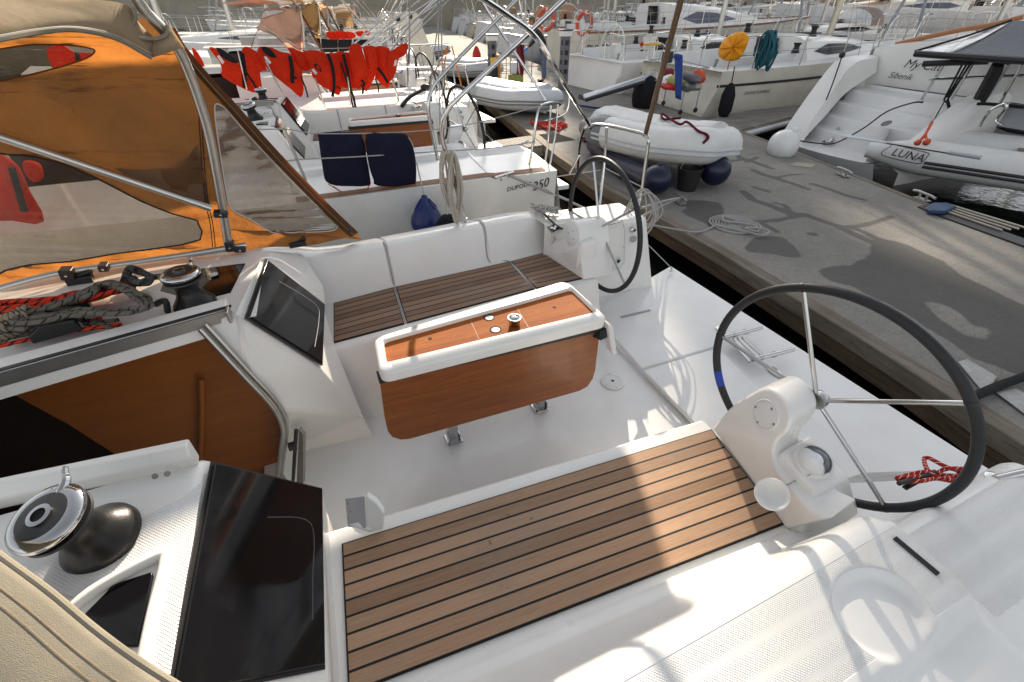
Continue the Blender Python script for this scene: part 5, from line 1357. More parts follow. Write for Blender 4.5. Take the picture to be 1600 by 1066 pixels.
# ================================================================== inflatable dinghies
def dinghy(label, loc, rz, L=2.8, Wd=1.45, r=.21, tube='pvc_white', strake='pvc_grey', cover=None, tip=None, pitch=0, roll=0, sag=.06, crown=.10, double=True, group=None, wide_bow=False, floor=True):
    t = thing('inflatable_dinghy', label, 'dinghy', (0, 0, 0), group); h = Wd/2-r
    path = [(0, h), (.25*L, h), (.5*L, h), (.68*L, h*.97), (.82*L, h*(.88 if wide_bow else .72)), (.92*L-r*.2, h*(.55 if wide_bow else .38)), (L-r, 0)]
    path = path+[(x, -y) for x, y in path[-2::-1]]
    C = cat([Vector((x, y, r+.10*sstep(.55*L, L, x))) for x, y in path], 8); n = len(C); cone = int(n*.07)
    rr = []
    for i in range(n):
        k = min(i, n-1-i); rr.append(r*(.45+.55*sstep(0, cone, k)) if k < cone else r)
    m = MB(); m.tube(C, rr, 20); m.build('tube', M(tube), t, smooth=60)
    if tip:
        for sgn in (1, -1):
            m = MB(); Ct = C[:cone+3] if sgn == 1 else C[::-1][:cone+3]; rt = (rr[:cone+3] if sgn == 1 else rr[::-1][:cone+3])
            m.tube([q for q in Ct], [q*1.012 for q in rt], 20); m.build('tube_end', M(tip), t, smooth=60)
    for k, dz in enumerate((-.02, -.085) if double else (-.04,)):
        m = MB(); Q = []
        for i in range(cone, n-cone):
            T = (C[min(i+1, n-1)]-C[i-1]).normalized(); o_ = T.cross(Vector((0, 0, 1))).normalized()
            o_ = -o_ if o_.dot(C[i]-Vector((L*.4, 0, 0))) < 0 else o_
            Q.append(C[i]+o_*math.sqrt(max(0, rr[i]**2-dz**2))*1.0+Vector((0, 0, dz)))
        m.tube(Q, (.018 if double else .03)*(1.35 if r > .262 else 1), 8); m.build('rubbing_strake', M(strake), t)
    half = n//2
    if cover:
        rows = []
        for i in range(2, half+1):
            a, c2 = C[i], C[n-1-i]; row = []
            for j in range(13):
                q = lerp(a, c2, j/12); s_ = math.sin(math.pi*j/12); zt = lerp(a.z, c2.z, j/12)+r*math.cos((j/12-.5)*2.2)*.0+r*.97
                cr = crown*s_*(1-.3*(i/half))-sag*(1 if (i % 9) in (0, 1) else 0)*s_*.25+.012*math.sin(i*1.7+j*2.1)
                e = .55 if j in (0, 12) else 0
                row.append(Vector((q.x, q.y*(1+.20*e), zt+cr-(r*.75 if j in (0, 12) else 0))))
            rows.append(row)
        m = MB(); m.grid(rows, False); m.build('cover', M(cover), t, smooth=80, subsurf=1)
    elif floor:
        m = MB(); m.poly([Vector((.05, h, .10)), Vector((.7*L, h*.9, .12)), Vector((.9*L, 0, .2)), Vector((.7*L, -h*.9, .12)), Vector((.05, -h, .10))]); m.build('floor', M('pvc_grey'), t, solid=.03)
        m = MB(); m.box((.16, 0, .26), (.035, h*2-.1, .36)); m.build('transom', M('grey_plastic'), t, .01)
        m = MB(); m.box((.45*L, 0, .38), (.22, h*2-.05, .03)); m.build('thwart', M('wood_step'), t, .006)
    m = MB(); rows = []
    for i in range(0, half+1, 2):
        a, c2 = C[i], C[n-1-i]; rows.append([lerp(a, c2, j/8)+Vector((0, 0, -r*.8-.14*(1-abs(j/4-1))*(.6+.4*i/half))) for j in range(9)])
    m.grid(rows, False); m.build('hull', M(tube), t, smooth=80)
    t.location = loc; t.rotation_euler = (roll, pitch, rz); return t
dg = 'inflatable dinghies along the pontoon'
A_ = U(915, 190, z=.12); B_ = U(1120, 235, z=.12)
d = (B_-A_); rz = math.atan2(d.y, d.x)
dn1 = dinghy('white inflatable with white cover and a dark red rope on top, propped on fenders', Vector((4.86, 7.15, -.05)), R_(-77), 2.32, 1.48, .24, 'pvc_white', 'pvc_pale', 'pvc_white', 'pvc_dark', 0, R_(-6), crown=.10, wide_bow=True, group=dg)
dn2 = dinghy('pale grey covered inflatable with double dark strake, across the pontoon edge', Vector((4.75, 12.7, -.22)), R_(-72), 2.55, 1.45, .22, 'pvc_pale', 'pvc_dark', 'pvc_pale', 'pvc_grey', 0, R_(-4), crown=.14, wide_bow=True, group=dg)
dn3 = dinghy('grey inflatable under a wrinkled grey cover, beside the black and yellow post', Vector((5.5, 18.6, -.22)), R_(-60), 2.5, 1.4, .21, 'pvc_grey', 'pvc_dark', 'pvc_grey', 'pvc_grey', 0, 0, crown=.16, wide_bow=True, group=dg)
dn4 = dinghy('open grey inflatable with a dark strake, behind the tall raised gangplank', Vector((5.3, 25.5, -.22)), R_(-30), 2.6, 1.4, .22, 'pvc_pale', 'black_plastic', None, None, group=dg)
dn5 = dinghy('grey inflatable with a navy patch, left of the open grey one', Vector((4.0, 27.5, -.22)), R_(-35), 2.6, 1.4, .22, 'pvc_grey', 'pvc_dark', None, None, group=dg)
dn6 = dinghy('grey inflatable hoisted bow up at a stern behind the dock', Vector((8.6, 32.5, .75)), R_(160), 2.6, 1.4, .22, 'pvc_grey', 'pvc_dark', None, None, R_(28), 0, group=dg)
lu = dinghy('white inflatable lettered LUNA with a black stripe, afloat beside the pontoon', Vector((9.65, 5.52, -.44)), R_(-63), 4.6, 1.85, .265, 'pvc_white', 'black_plastic', None, None, group=dg)
# LUNA panel on its shoreward tube
def onlu(px, py): return U(px, py, x=9.22)
q0, q1, q2 = onlu(1399, 247), onlu(1437, 250), onlu(1401, 228)
bx_ = 9.135
# fenders and bucket under the white dinghy
def ballf(px, py, z, r, label, mat='fender_navy', sc=(1, 1, 1)):
    c = U(px, py, z=z); t = thing('round_fender', label, 'fender', c-Vector((0, 0, r))); m = MB(); m.ball(c, r, 22, sc); m.build('ball', M(mat), t)
    m = MB(); m.lathe([(r*.16, 0), (r*.14, r*.16), (0, r*.18)], c+Vector((0, 0, r*.95*sc[2])), seg=12); m.build('eye', M(mat), t); return t
ballf(1027, 280, -.05, .20, 'navy round fender under the stern of the white dinghy', sc=(1.1, 1.0, .95))
ballf(1118, 266, -.03, .21, 'navy round fender under the bow of the white dinghy')
c = U(1072, 296, z=ZD); t = thing('bucket', 'black bucket between the two navy fenders', 'bucket', c); m = MB(); m.lathe([(.13, 0), (.17, .30), (.18, .30), (.16, .31), (.125, .02), (0, .02)], c, seg=24); m.build('pail', M('black_plastic'), t)
m = MB(); m.tube([c+Vector((.17*math.cos(a), .02, .30+.10*math.sin(a))) for a in np.linspace(0, math.pi, 12)], .005, 6); m.build('handle', M('wire'), t)
# inflated roll and dark edge beneath the white dinghy
P = [U(975, 245, z=.0), U(1000, 262, z=-.02), U(1030, 282, z=-.05)]
m = MB(); m.tube([U(930, 225, z=-.12), U(975, 262, z=-.13), U(1015, 283, z=-.14)], .16, 14); tag(m.build('boat_roll', M('fender_navy'), smooth=60), 'navy covered roll lying under the white dinghy along the pontoon edge', 'roll')
# red tangle on the pontoon, dark tangle by the white dinghy
def tangle(px, py, rx, ry, n, r, mat, label, z=ZD, seed=1, ht=.06):
    rnd = random.Random(seed); c = U(px, py, z=z); P = []
    for i in range(n): a = rnd.uniform(0, 6.28); q = math.sqrt(rnd.random()); P.append(c+Vector((rx*q*math.cos(a), ry*q*math.sin(a), r+rnd.random()*ht)))
    m = MB(); m.tube(cat(P, 5), r, 6); return tag(m.build('rope_tangle', M(mat)), label, 'rope')
tangle(857, 198, .36, .50, 60, .016, 'rope_redplain', 'tangle of bright red rope on the pontoon by the grey dinghy', seed=4)
tangle(925, 222, .22, .30, 40, .014, 'rope_maroon', 'dark maroon rope tangle at the stern of the white dinghy', seed=8)
ln([U(905, 165, z=ZD+.02), U(950, 172, z=ZD+.02), U(985, 186, z=ZD+.02), U(1010, 196, z=ZD+.02)], .018, 'rope_blue', 'dark blue line lying along the pontoon behind the white dinghy', 'rope')
# ================================================================== power pedestals and odds and ends on the pontoon
def post(px, py, h, label, kind=0):
    c = U(px, py, z=ZD); t = thing('power_pedestal', label, 'power pedestal', c, 'power and water posts on the pontoon')
    if kind == 0:
        m = MB(); m.box(c+Vector((0, 0, h/2)), (.22, .20, h)); m.build('column', M('grey_cover'), t, .01)
        m = MB(); m.box(c+Vector((0, 0, h+.07)), (.30, .27, .14)); m.build('lamp_head', M('white_plastic'), t, .02)
        m = MB(); m.box(c+Vector((0, 0, h+.155)), (.34, .31, .03)); m.build('cap', M('black_plastic'), t, .008)
        for k in range(4):
            m = MB(); m.box(c+Vector((-.11, -.02, h-.15-k*.24)), (.02, .10, .12)); m.build('socket', M('black_plastic'), t, .004)
            m = MB(); m.box(c+Vector((.0, -.105, h-.15-k*.24)), (.10, .02, .12)); m.build('socket', M('black_plastic'), t, .004)
    return t
post(879, 140, 1.35, 'grey power post with white lamp head beside the standing person')
post(770, 134, 1.20, 'grey power post with white lamp head left of the standing person')
c = U(772, 140, z=ZD); t = thing('fire_point', 'yellow and black narrow post beside the grey covered dinghy', 'post', c)
m = MB(); m.box(c+Vector((.15, 0, .45)), (.10, .10, .9)); m.build('post', M('rust_orange'), t, .01); m = MB(); m.box(c+Vector((0, 0, .35)), (.22, .16, .5)); m.build('box', M('black_plastic'), t, .01); m = MB(); m.box(c+Vector((0, -.02, .72)), (.16, .14, .22)); m.build('lamp', M('yellow_paint'), t, .02)
c = U(805, 128, z=ZD); t = thing('jerry_can', 'cream plastic jerry can on a green crate left of the person', 'jerry can', c+Vector((0, 0, .22)))
m = MB(); m.box(c+Vector((0, 0, .40)), (.34, .20, .34)); m.build('can', M('paper_white'), t, .04); m = MB(); m.tube([c+Vector((-.10, 0, .58)), c+Vector((-.06, 0, .64)), c+Vector((.06, 0, .64)), c+Vector((.10, 0, .58))], .02, 8); m.build('handle', M('paper_white'), t); m = MB(); m.lathe([(.04, 0), (.04, .05), (0, .05)], c+Vector((.13, 0, .57)), seg=12); m.build('cap', M('red_plastic'), t)
m = MB(); m.box(c+Vector((.02, 0, .11)), (.42, .30, .22)); tag(m.build('crate', M('lime_cloth'), bevel=.01), 'green crate under the cream jerry can', 'crate')
c = U(745, 92, z=ZD); m = MB(); m.lathe([(.20, 0), (.19, .2), (.12, .38), (.05, .5), (0, .52)], c, seg=14); tag(m.build('red_sack', M('red_plastic')), 'red sack standing on the pontoon beyond the dinghies', 'sack')
# wire trolley with the person's things
c = U(795, 118, z=ZD); t = thing('wire_trolley', 'empty wire mesh trolley standing left of the person', 'trolley', c)
for z in (.1, .35, .6):
    m = MB(); m.tube([c+Vector((x, y, z)) for x, y in ((-.4, -.25), (.4, -.25), (.4, .25), (-.4, .25))], .010, 6, closed=True); m.build('rail', M('wire'), t)
for x in (-.4, -.2, 0, .2, .4):
    for y in (-.25, .25):
        m = MB(); m.tube([c+Vector((x, y, .0)), c+Vector((x, y, .6))], .008, 6); m.build('upright', M('wire'), t)

# ================================================================== person bending forward on the pontoon
def skin(name, verts, edges, radii, mat, parent, sub=2, root=0):
    o0 = origin_of(parent); me = bpy.data.meshes.new(name); me.from_pydata([tuple(Vector(v)-o0) for v in verts], edges, []); me.materials.append(mat)
    ob = bpy.data.objects.new(name, me); col.objects.link(ob); ob.parent = parent
    md = ob.modifiers.new('skin', 'SKIN'); md.use_smooth_shade = True
    for i, sv in enumerate(me.skin_vertices[0].data): sv.radius = radii[i] if hasattr(radii[i], '__len__') else (radii[i], radii[i]); sv.use_root = (i == root)
    q = ob.modifiers.new('sub', 'SUBSURF'); q.levels = q.render_levels = sub
    return ob
pc = U(849, 128, z=ZD); pc = Vector((pc.x, pc.y, ZD))
fwd = -RT.copy(); fwd.z = 0; fwd.normalize(); side_ = Vector((-fwd.y, fwd.x, 0)); upz = Vector((0, 0, 1))
def bp(f, s_, z): return pc+fwd*f+side_*s_+upz*z
pr_ = thing('person', 'person in dark green jumper and jeans with blue gloves, leaning forward on the pontoon', 'person', pc)
# joints
hip = bp(0, 0, .93); waist = bp(.02, 0, 1.06); chest = bp(.16, 0, 1.30); neckb = bp(.30, 0, 1.46); headb = bp(.36, 0, 1.54)
bv = [hip, waist, chest, neckb, headb, bp(.39, 0, 1.62)]; be = [(0, 1), (1, 2), (2, 3), (3, 4), (4, 5)]; br_ = [(.15, .11), (.14, .105), (.17, .12), (.09, .08), (.055, .055), (.05, .05)]
for sd_s in (1, -1):
    b0 = len(bv)
    bv += [bp(0, .09*sd_s, .90), bp(.015, .10*sd_s, .50), bp(-.02, .10*sd_s, .10), bp(.04, .10*sd_s, .05), bp(.15, .11*sd_s, .03)]; br_ += [.10, .068, .045, .042, .035]; be += [(0, b0), (b0, b0+1), (b0+1, b0+2), (b0+2, b0+3), (b0+3, b0+4)]
arms = []
for sd_s in (1, -1):
    b0 = len(bv); sh = bp(.24, .17*sd_s, 1.40); el = bp(.36, .22*sd_s, 1.14); wr = bp(.56, .14*sd_s, .96)
    bv += [sh, el, wr]; br_ += [.060, .045, .032]; be += [(2, b0), (b0, b0+1), (b0+1, b0+2)]; arms.append((sh, el, wr, sd_s))
skin('body', bv, be, br_, M('skin'), pr_)
# clothes follow the body
jv = [bp(.0, 0, .90), bp(.02, 0, 1.06), bp(.16, 0, 1.30), bp(.28, 0, 1.44)]; jr = [(.165, .125), (.16, .12), (.19, .135), (.10, .085)]; je = [(0, 1), (1, 2), (2, 3)]
for sh, el, wr, s_ in arms:
    b0 = len(jv); jv += [sh, el, lerp(el, wr, .82)]; jr += [.074, .058, .046]; je += [(2, b0), (b0, b0+1), (b0+1, b0+2)]
skin('jumper', jv, je, jr, M('jumper'), pr_)
tv = [bp(-.01, 0, .94)]; tr_ = [(.155, .125)]; te = []
for s_ in (1, -1):
    b0 = len(tv); tv += [bp(0, .09*s_, .84), bp(.015, .10*s_, .50), bp(-.015, .10*s_, .09)]; tr_ += [.112, .085, .075]; te += [(0, b0), (b0, b0+1), (b0+1, b0+2)]
skin('trousers', tv, te, tr_, M('jeans'), pr_)
for s_ in (1, -1):
    m = MB(); c = bp(.06, .10*s_, .045); m.ball(c, .05, 12, (1, 1, .9)); m.ball(bp(.10, .105*s_, .04), .10, 14, (1.0, .5, .42), Matrix.Rotation(math.atan2(fwd.y, fwd.x), 3, 'Z')); m.build('shoe', M('shoe_black'), pr_)
hc = bp(.43, 0, 1.66); fc = (fwd*.88-upz*.45).normalized(); fu = (upz-fc*fc.z).normalized(); fs_ = fc.cross(fu)
m = MB(); Rm = Matrix((fc, fs_, fu)).transposed(); m.ball(hc, .105, 20, (.95, .76, 1.12), Rm); hd_ = m.build('head', M('skin'), pr_)
m = MB(); m.ball(hc-fc*.020+fu*.022, .110, 18, (.95, .80, 1.02), Rm); m.build('hair', M('hair'), hd_)
m = MB(); m.ball(hc+fc*.102-fu*.008, .018, 8, (1, .8, 1.4), Rm); m.build('nose', M('skin'), hd_)
for s_ in (1, -1):
    m = MB(); m.ball(hc+fc*.092+fs_*.034*s_+fu*.018, .011, 8); m.build('eye', M('ink'), hd_)
    m = MB(); m.ball(hc+fs_*.080*s_-fc*.01, .026, 8, (.8, .4, 1.2), Rm); m.build('ear', M('skin'), hd_)
m = MB(); m.ball(hc+fc*.088-fu*.046, .022, 8, (.4, 1, .25), Rm); m.build('mouth', M('dark_red'), hd_)
for sh, el, wr, s_ in arms:
    dv = (wr-el).normalized(); sv = side_; nv = dv.cross(sv).normalized(); hv = [wr-dv*.03, wr+dv*.03, wr+dv*.085]; hr = [.034, .040, .038]; he = [(0, 1), (1, 2)]
    for k, (o_, ln_) in enumerate(((-.030, .070), (-.010, .080), (.011, .076), (.031, .060))):
        b0 = len(hv); hv += [wr+dv*.095+sv*o_, wr+dv*(.095+ln_*.55)+sv*o_*1.1-nv*.012, wr+dv*(.095+ln_*.85)+sv*o_*1.1-nv*.04]; hr += [.012, .0105, .009]; he += [(2, b0), (b0, b0+1), (b0+1, b0+2)]
    b0 = len(hv); hv += [wr+dv*.035-sv*.045*s_, wr+dv*.075-sv*.062*s_-nv*.02]; hr += [.013, .010]; he += [(1, b0), (b0, b0+1)]
    skin('gloved_hand', hv, he, hr, M('glove_blue'), pr_, 1)
# maroon cloth hanging over a rail in front of the person
cc0 = bp(.75, .05, 0)
m = MB(); rows = []
for i in range(9):
    rows.append([cc0+fwd*(j*.04-.1+.02*math.sin(i+j))+side_*(.05*math.sin(j*1.9+i*.5))+upz*(1.05-.11*i) for j in range(7)])
m.grid(rows, False); tag(m.build('towel', M('dark_red'), smooth=80, solid=.015), 'dark red cloth hanging in front of the leaning person', 'cloth')
t = thing('hand_rail', 'grey rail holding the dark red cloth before the person', 'rail', cc0)
for k in (-.35, .35):
    m = MB(); m.tube([cc0+fwd*k, cc0+fwd*k+upz*1.06], .016, 8); m.build('post', M('galvanised'), t)
m = MB(); m.tube([cc0-fwd*.35+upz*1.05, cc0+fwd*.35+upz*1.05], .016, 8); m.build('bar', M('galvanised'), t)
# ================================================================== moored boats across the pontoon and beyond
def wprof(s, tr=.84):
    return tr+(1-tr)*math.sin(min(s/.42, 1)*math.pi/2) if s < .42 else max(0.0, 1-((s-.42)/.58)**2.1)
def boat(name, label, pos, rz, L=11, B=3.5, fb=1.15, hull='far_white', deck='gelcoat_deck', stripe=None, trim=None, win='window_dark', roof_h=.42, wheels=1, mast=True, boomcov='sail_cover', hood=None, tr=.84, rails=True, group='yachts moored across the pontoon', cat_='sailboat', fend=0, ports=0, winch=True, arch=False, bimini=None, mast_mat='aluminium', scoop=.45, wheel_mat='white_plastic'):
    """bow along +X, stern at the origin, z measured from the water"""
    t = thing(name, label, cat_, (0, 0, 0), group)
    N = 26; S = [i/(N-1) for i in range(N)]; hb = [B/2*wprof(s, tr) for s in S]; zg = [fb*(1+.22*s**1.6) for s in S]
    def X(s): return s*L
    secs = []
    for i, s in enumerate(S):
        k = (1-sstep(0, .03, s)); row = []
        for f, zf in ((1, 1), (.995, .72), (.965, .38), (.88, .08), (.70, -.12), (.3, -.28)):
            rake = (1-zf)*(.0)+scoop*zf*k-.35*(1-zf)*sstep(.8, 1, s)
            row.append(Vector((X(s)+rake, hb[i]*f*(1-.10*(1-zf)*s), zg[i]*zf if zf > 0 else zf)))
        secs.append(row)
    m = MB()
    for sg in (1, -1): m.grid([[Vector((p.x, p.y*sg, p.z)) for p in r] for r in secs], False)
    m.poly([Vector((p.x, p.y, p.z)) for p in secs[0]]+[Vector((p.x, -p.y, p.z)) for p in secs[0][::-1]])
    hu = m.build('hull', M(hull), t, smooth=50)
    def gun(s, f=1.0, dz=0):
        i = s*(N-1); a = int(min(i, N-2)); q = i-a; k = scoop*(1-sstep(0, .03, s))
        return Vector((X(s)+k, lerp(hb[a], hb[a+1], q)*f, lerp(zg[a], zg[a+1], q)+dz))
    if stripe:
        m = MB()
        for sg in (1, -1):
            A = [gun(s, 1.003, -fb*.20) for s in np.linspace(.02, .97, 30)]; C = [gun(s, 1.003, -fb*.24) for s in np.linspace(.02, .97, 30)]
            m.grid([[Vector((p.x, p.y*sg, p.z)) for p in A], [Vector((p.x, p.y*sg, p.z)) for p in C]], False); 
        m.build('hull_stripe', M(stripe), hu)
    m = MB(); ss = np.linspace(0, 1, 30)
    cs0, cs1 = .05, .34
    deckrow = []
    for s in ss:
        g = gun(s); inr = g.y*.62 if cs0 < s < cs1 else 0
        deckrow.append((g, Vector((g.x, inr, g.z+.03))))
    for sg in (1, -1):
        m.grid([[Vector((p.x, p.y*sg, p.z)) for p, q in deckrow], [Vector((q.x, q.y*sg, q.z)) for p, q in deckrow]], False)
        m.grid([[Vector((q.x, q.y*sg, q.z)) for p, q in deckrow if q.y > 0], [Vector((q.x, q.y*sg*1.05, q.z+.16)) for p, q in deckrow if q.y > 0], [Vector((q.x, q.y*sg*.93, q.z+.16)) for p, q in deckrow if q.y > 0], [Vector((q.x, q.y*sg*.86, q.z-.25)) for p, q in deckrow if q.y > 0], [Vector((q.x, q.y*sg*.55, q.z-.26)) for p, q in deckrow if q.y > 0], [Vector((q.x, q.y*sg*.5, q.z-.62)) for p, q in deckrow if q.y > 0], [Vector((q.x, 0, q.z-.62)) for p, q in deckrow if q.y > 0]], False)
    m.build('deck', M(deck), t, smooth=35)
    if trim:
        for sg in (1, -1):
            m = MB(); m.tube([Vector((p.x, p.y*sg, p.z)) for p in [gun(s, 1.0, .02) for s in np.linspace(.02, .99, 30)]], .035, 6); m.build('toe_rail', M(trim), t)
    # coachroof
    r0, r1 = .34, .70; rows = []
    for s in np.linspace(r0, r1, 14):
        g = gun(s); u = (s-r0)/(r1-r0); h = roof_h*(1-.75*u**1.8); wd = g.y*(.66-.18*u)
        rows.append([Vector((g.x, wd*1.08, g.z)), Vector((g.x-.10*(1-u), wd, g.z+h*.8)), Vector((g.x-.12*(1-u), wd*.82, g.z+h)), Vector((g.x-.12*(1-u), 0, g.z+h*1.08)), Vector((g.x-.12*(1-u), -wd*.82, g.z+h)), Vector((g.x-.10*(1-u), -wd, g.z+h*.8)), Vector((g.x, -wd*1.08, g.z))])
    m = MB(); m.grid(rows, False); m.poly([p for p in rows[0]]+[Vector((rows[0][0].x, -rows[0][0].y*.9, gun(r0).z-.6)), Vector((rows[0][0].x, rows[0][0].y*.9, gun(r0).z-.6))]); m.poly(rows[-1])
    cr = m.build('coachroof', M('gelcoat'), t, smooth=40)
    for sg in (1, -1):
        A = []; C = []
        for j in range(1, 10):
            r = rows[j]; p, q = (r[0], r[1]) if sg == 1 else (r[6], r[5]); e = min(1, (j-1)/2.0, (9-j)/3.0+.12)
            A.append(lerp(p, q, .5+.36*e)+Vector((0, .012*sg, .004))); C.append(lerp(p, q, .5-.28*e)+Vector((0, .012*sg, .004)))
        m = MB(); m.grid([A, C], False); m.build('cabin_window', M(win), cr, smooth=0)
    gx = gun(r0); m = MB(); m.prism([(gx.x-.14, -.36, gx.z-.45), (gx.x-.14, .36, gx.z-.45), (gx.x-.22, .33, gx.z+roof_h*.92), (gx.x-.22, -.33, gx.z+roof_h*.92)], (.02, 0, 0)); m.build('companionway', M('window_dark'), t, smooth=0)
    for u_ in (.45, .75):
        r = rows[int(u_*13)]; m = MB(); m.box(r[3]+Vector((0, 0, .02)), (.5, .45, .03)); m.build('deck_hatch', M(win), cr, .01)
    for sg in (1, -1):
        for k in range(ports):
            s = .16+.17*k; a, c = gun(s, 1.004, -fb*.34), gun(s+.045, 1.004, -fb*.34); a2, c2 = gun(s, 1.002, -fb*.52), gun(s+.045, 1.002, -fb*.52)
            m = MB(); m.poly([Vector((p.x+(.06 if k_ < 2 else 0), p.y*sg, p.z)) for k_, p in enumerate((a, c, c2, a2))]); m.build('port_light', M('window_dark'), hu, smooth=0)
    for k in range(wheels):
        y0 = 0 if wheels == 1 else (B*.25 if k == 0 else -B*.25); c = Vector((L*.085+.3, y0, fb+.28))
        R0 = .55 if wheels == 1 else .42; ring = [c+Vector((.05*math.cos(a), R0*math.sin(a), R0*math.cos(a))) for a in [2*math.pi*i/36 for i in range(36)]]
        m = MB(); m.tube(ring, .020, 8, closed=True)
        for a in range(5): m.tube([c, c+Vector((0, R0*math.sin(a*1.2566), R0*math.cos(a*1.2566)))], .010, 6)
        m.build('steering_wheel', M(wheel_mat), t)
        m = MB(); m.prism([c+Vector((.04, -.13, .08)), c+Vector((.04, .13, .08)), c+Vector((.10, .16, -.75)), c+Vector((.10, -.16, -.75))], (.22, 0, 0)); m.build('pedestal', M('gelcoat'), t, .04)
    if winch:
        for sg in (1, -1):
            for q in ((gun(.30, .66, .20)), rows[0][2]+Vector((.25, .12, .02))):
                m = MB(); m.lathe([(.10, 0), (.085, .06), (.06, .12), (.065, .17), (.085, .18), (.085, .22), (0, .22)], Vector((q.x, q.y*sg, q.z)), seg=14); m.build('winch', M('winch_black'), t)
    if rails:
        for sg in (1, -1):
            tops = []
            for s in (.0, .12, .26, .40, .54, .68, .82, .96):
                g = gun(s, .97); g = Vector((g.x+.05, g.y*sg, g.z)); m = MB(); m.tube([g, g+Vector((0, 0, .62))], .014, 6); m.build('stanchion', M('steel'), t); tops.append(g)
            for hz in (.33, .61):
                m = MB(); m.tube([g+Vector((0, 0, hz)) for g in tops], .006, 5); m.build('lifeline', M('wire'), t)
            g = gun(0, .95); m = MB(); g = Vector((g.x, g.y*sg, g.z)); m.tube(cat([g+Vector((1.2, 0, 0)), g+Vector((1.15, 0, .60)), g+Vector((.1, 0, .64)), g+Vector((0, -.1*sg, .62)), g+Vector((.0, -.75*sg, .62)), g+Vector((.0, -.8*sg, 0))], 4), .014, 8); m.build('pushpit', M('steel'), t)
        b_ = gun(.97); m = MB(); m.tube(cat([Vector((b_.x-.8, b_.y+.25, b_.z)), Vector((b_.x-.6, b_.y+.2, b_.z+.62)), Vector((L+.15, 0, b_.z+.66)), Vector((b_.x-.6, -b_.y-.2, b_.z+.62)), Vector((b_.x-.8, -b_.y-.25, b_.z))], 5), .015, 8); m.build('pulpit', M('steel'), t)
    if mast:
        mx = L*.56; mz = fb+roof_h*.9; H = L*1.25
        m = MB(); m.lathe([(.085, 0), (.085, H*.7), (.065, H), (0, H)], (mx, 0, mz), seg=12); ms = m.build('mast', M(mast_mat), t, smooth=60)
        for hz in (.36, .68):
            m = MB(); m.tube([(mx, -B*.26, mz+H*hz), (mx, B*.26, mz+H*hz)], .03, 6); m.build('spreader', M(mast_mat), ms)
        for sg in (1, -1):
            g = gun(.54, .92); m = MB(); m.tube([Vector((g.x, g.y*sg, g.z)), (mx, B*.26*sg, mz+H*.36), (mx, B*.22*sg, mz+H*.68), (mx, 0, mz+H*.97)], .008, 5, cap=False); m.build('shroud', M('wire'), ms)
            m = MB(); m.tube([Vector((g.x-.5, g.y*sg, g.z)), (mx, 0, mz+H*.36)], .008, 5, cap=False); m.build('shroud', M('wire'), ms)
        m = MB(); m.tube([(L*.985, 0, gun(.98).z), (mx, 0, mz+H*.95)], .045, 8); m.build('furled_jib', M('sail_cover'), ms)
        m = MB(); m.tube([(.3, B*.2, fb+.1), (1.2, 0, fb+3.2), (mx, 0, mz+H)], .008, 5, cap=False); m.build('backstay', M('wire'), ms)
        bz = mz+1.35; m = MB(); m.tube([(mx-.05, 0, bz), (L*.13, 0, bz+.15)], .075, 10); bo = m.build('boom', M(mast_mat), t)
        if boomcov:
            P = [Vector((lerp(mx-.1, L*.16, i/10), 0, bz+lerp(.0, .15, i/10))) for i in range(11)]; rows_ = []
            for i, p in enumerate(P):
                hh_ = lerp(.75, .28, i/10)+.04*math.sin(i*2.2); ww = lerp(.24, .14, i/10); rows_.append([p+Vector((0, ww*math.sin(a), hh_*.5+hh_*.5*-math.cos(a)-.06)) for a in np.linspace(0, 2*math.pi, 12, endpoint=False)])
            m = MB(); m.grid(rows_, False, closed=True); m.poly(rows_[0]); m.poly(rows_[-1]); m.build('sail_bag', M(boomcov), bo, smooth=70)
    if hood:
        g = rows[2][3]; wd = rows[0][1].y*1.05; rr_ = []
        for k, (dx, f) in enumerate(((-.75, 1.0), (-.45, 1.02), (.05, .93), (.55, .35))):
            rr_.append([Vector((g.x+dx, wd*math.cos(a), g.z-.15+.78*f*math.sin(a)**.7)) for a in np.linspace(0.02, math.pi-.02, 15)])
        m = MB(); m.grid(rr_[:3], False); hd_ = m.build('sprayhood', M(hood), t, smooth=80)
        m = MB(); m.grid(rr_[2:], False); m.build('clear_window', M('vinyl_pale'), hd_, smooth=80)
        m = MB(); m.tube(rr_[0], .018, 6); m.build('frame_tube', M('aluminium'), hd_)
    for k in range(fend):
        for sg in ((1, -1) if fend > 1 else (-1,)):
            g = gun(.22+.2*k, 1.0, 0); c = Vector((g.x, (g.y+.14)*sg, g.z-.75)); m = MB(); m.lathe([(0, -.02), (.08, .0), (.13, .08), (.135, .50), (.12, .56)], c, seg=14); f_ = m.build('fender', M('fender_white'), t, smooth=60)
            m = MB(); m.lathe([(.125, .54), (.10, .64), (.04, .70), (0, .71)], c, seg=14); m.build('fender_top', M('fender_blue'), f_); m = MB(); m.tube([c+Vector((0, 0, .7)), Vector((g.x, g.y*.97*sg, g.z+.61))], .008, 5); m.build('lanyard', M('rope_white'), f_)
    if arch:
        m = MB(); g = gun(.02); m.tube(cat([Vector((g.x+.3, g.y, g.z)), Vector((g.x-.1, g.y*.98, g.z+1.5)), Vector((g.x-.1, g.y*.8, g.z+1.95)), Vector((g.x-.1, -g.y*.8, g.z+1.95)), Vector((g.x-.1, -g.y*.98, g.z+1.5)), Vector((g.x+.3, -g.y, g.z))], 5), .03, 8); m.build('stern_arch', M('steel'), t)
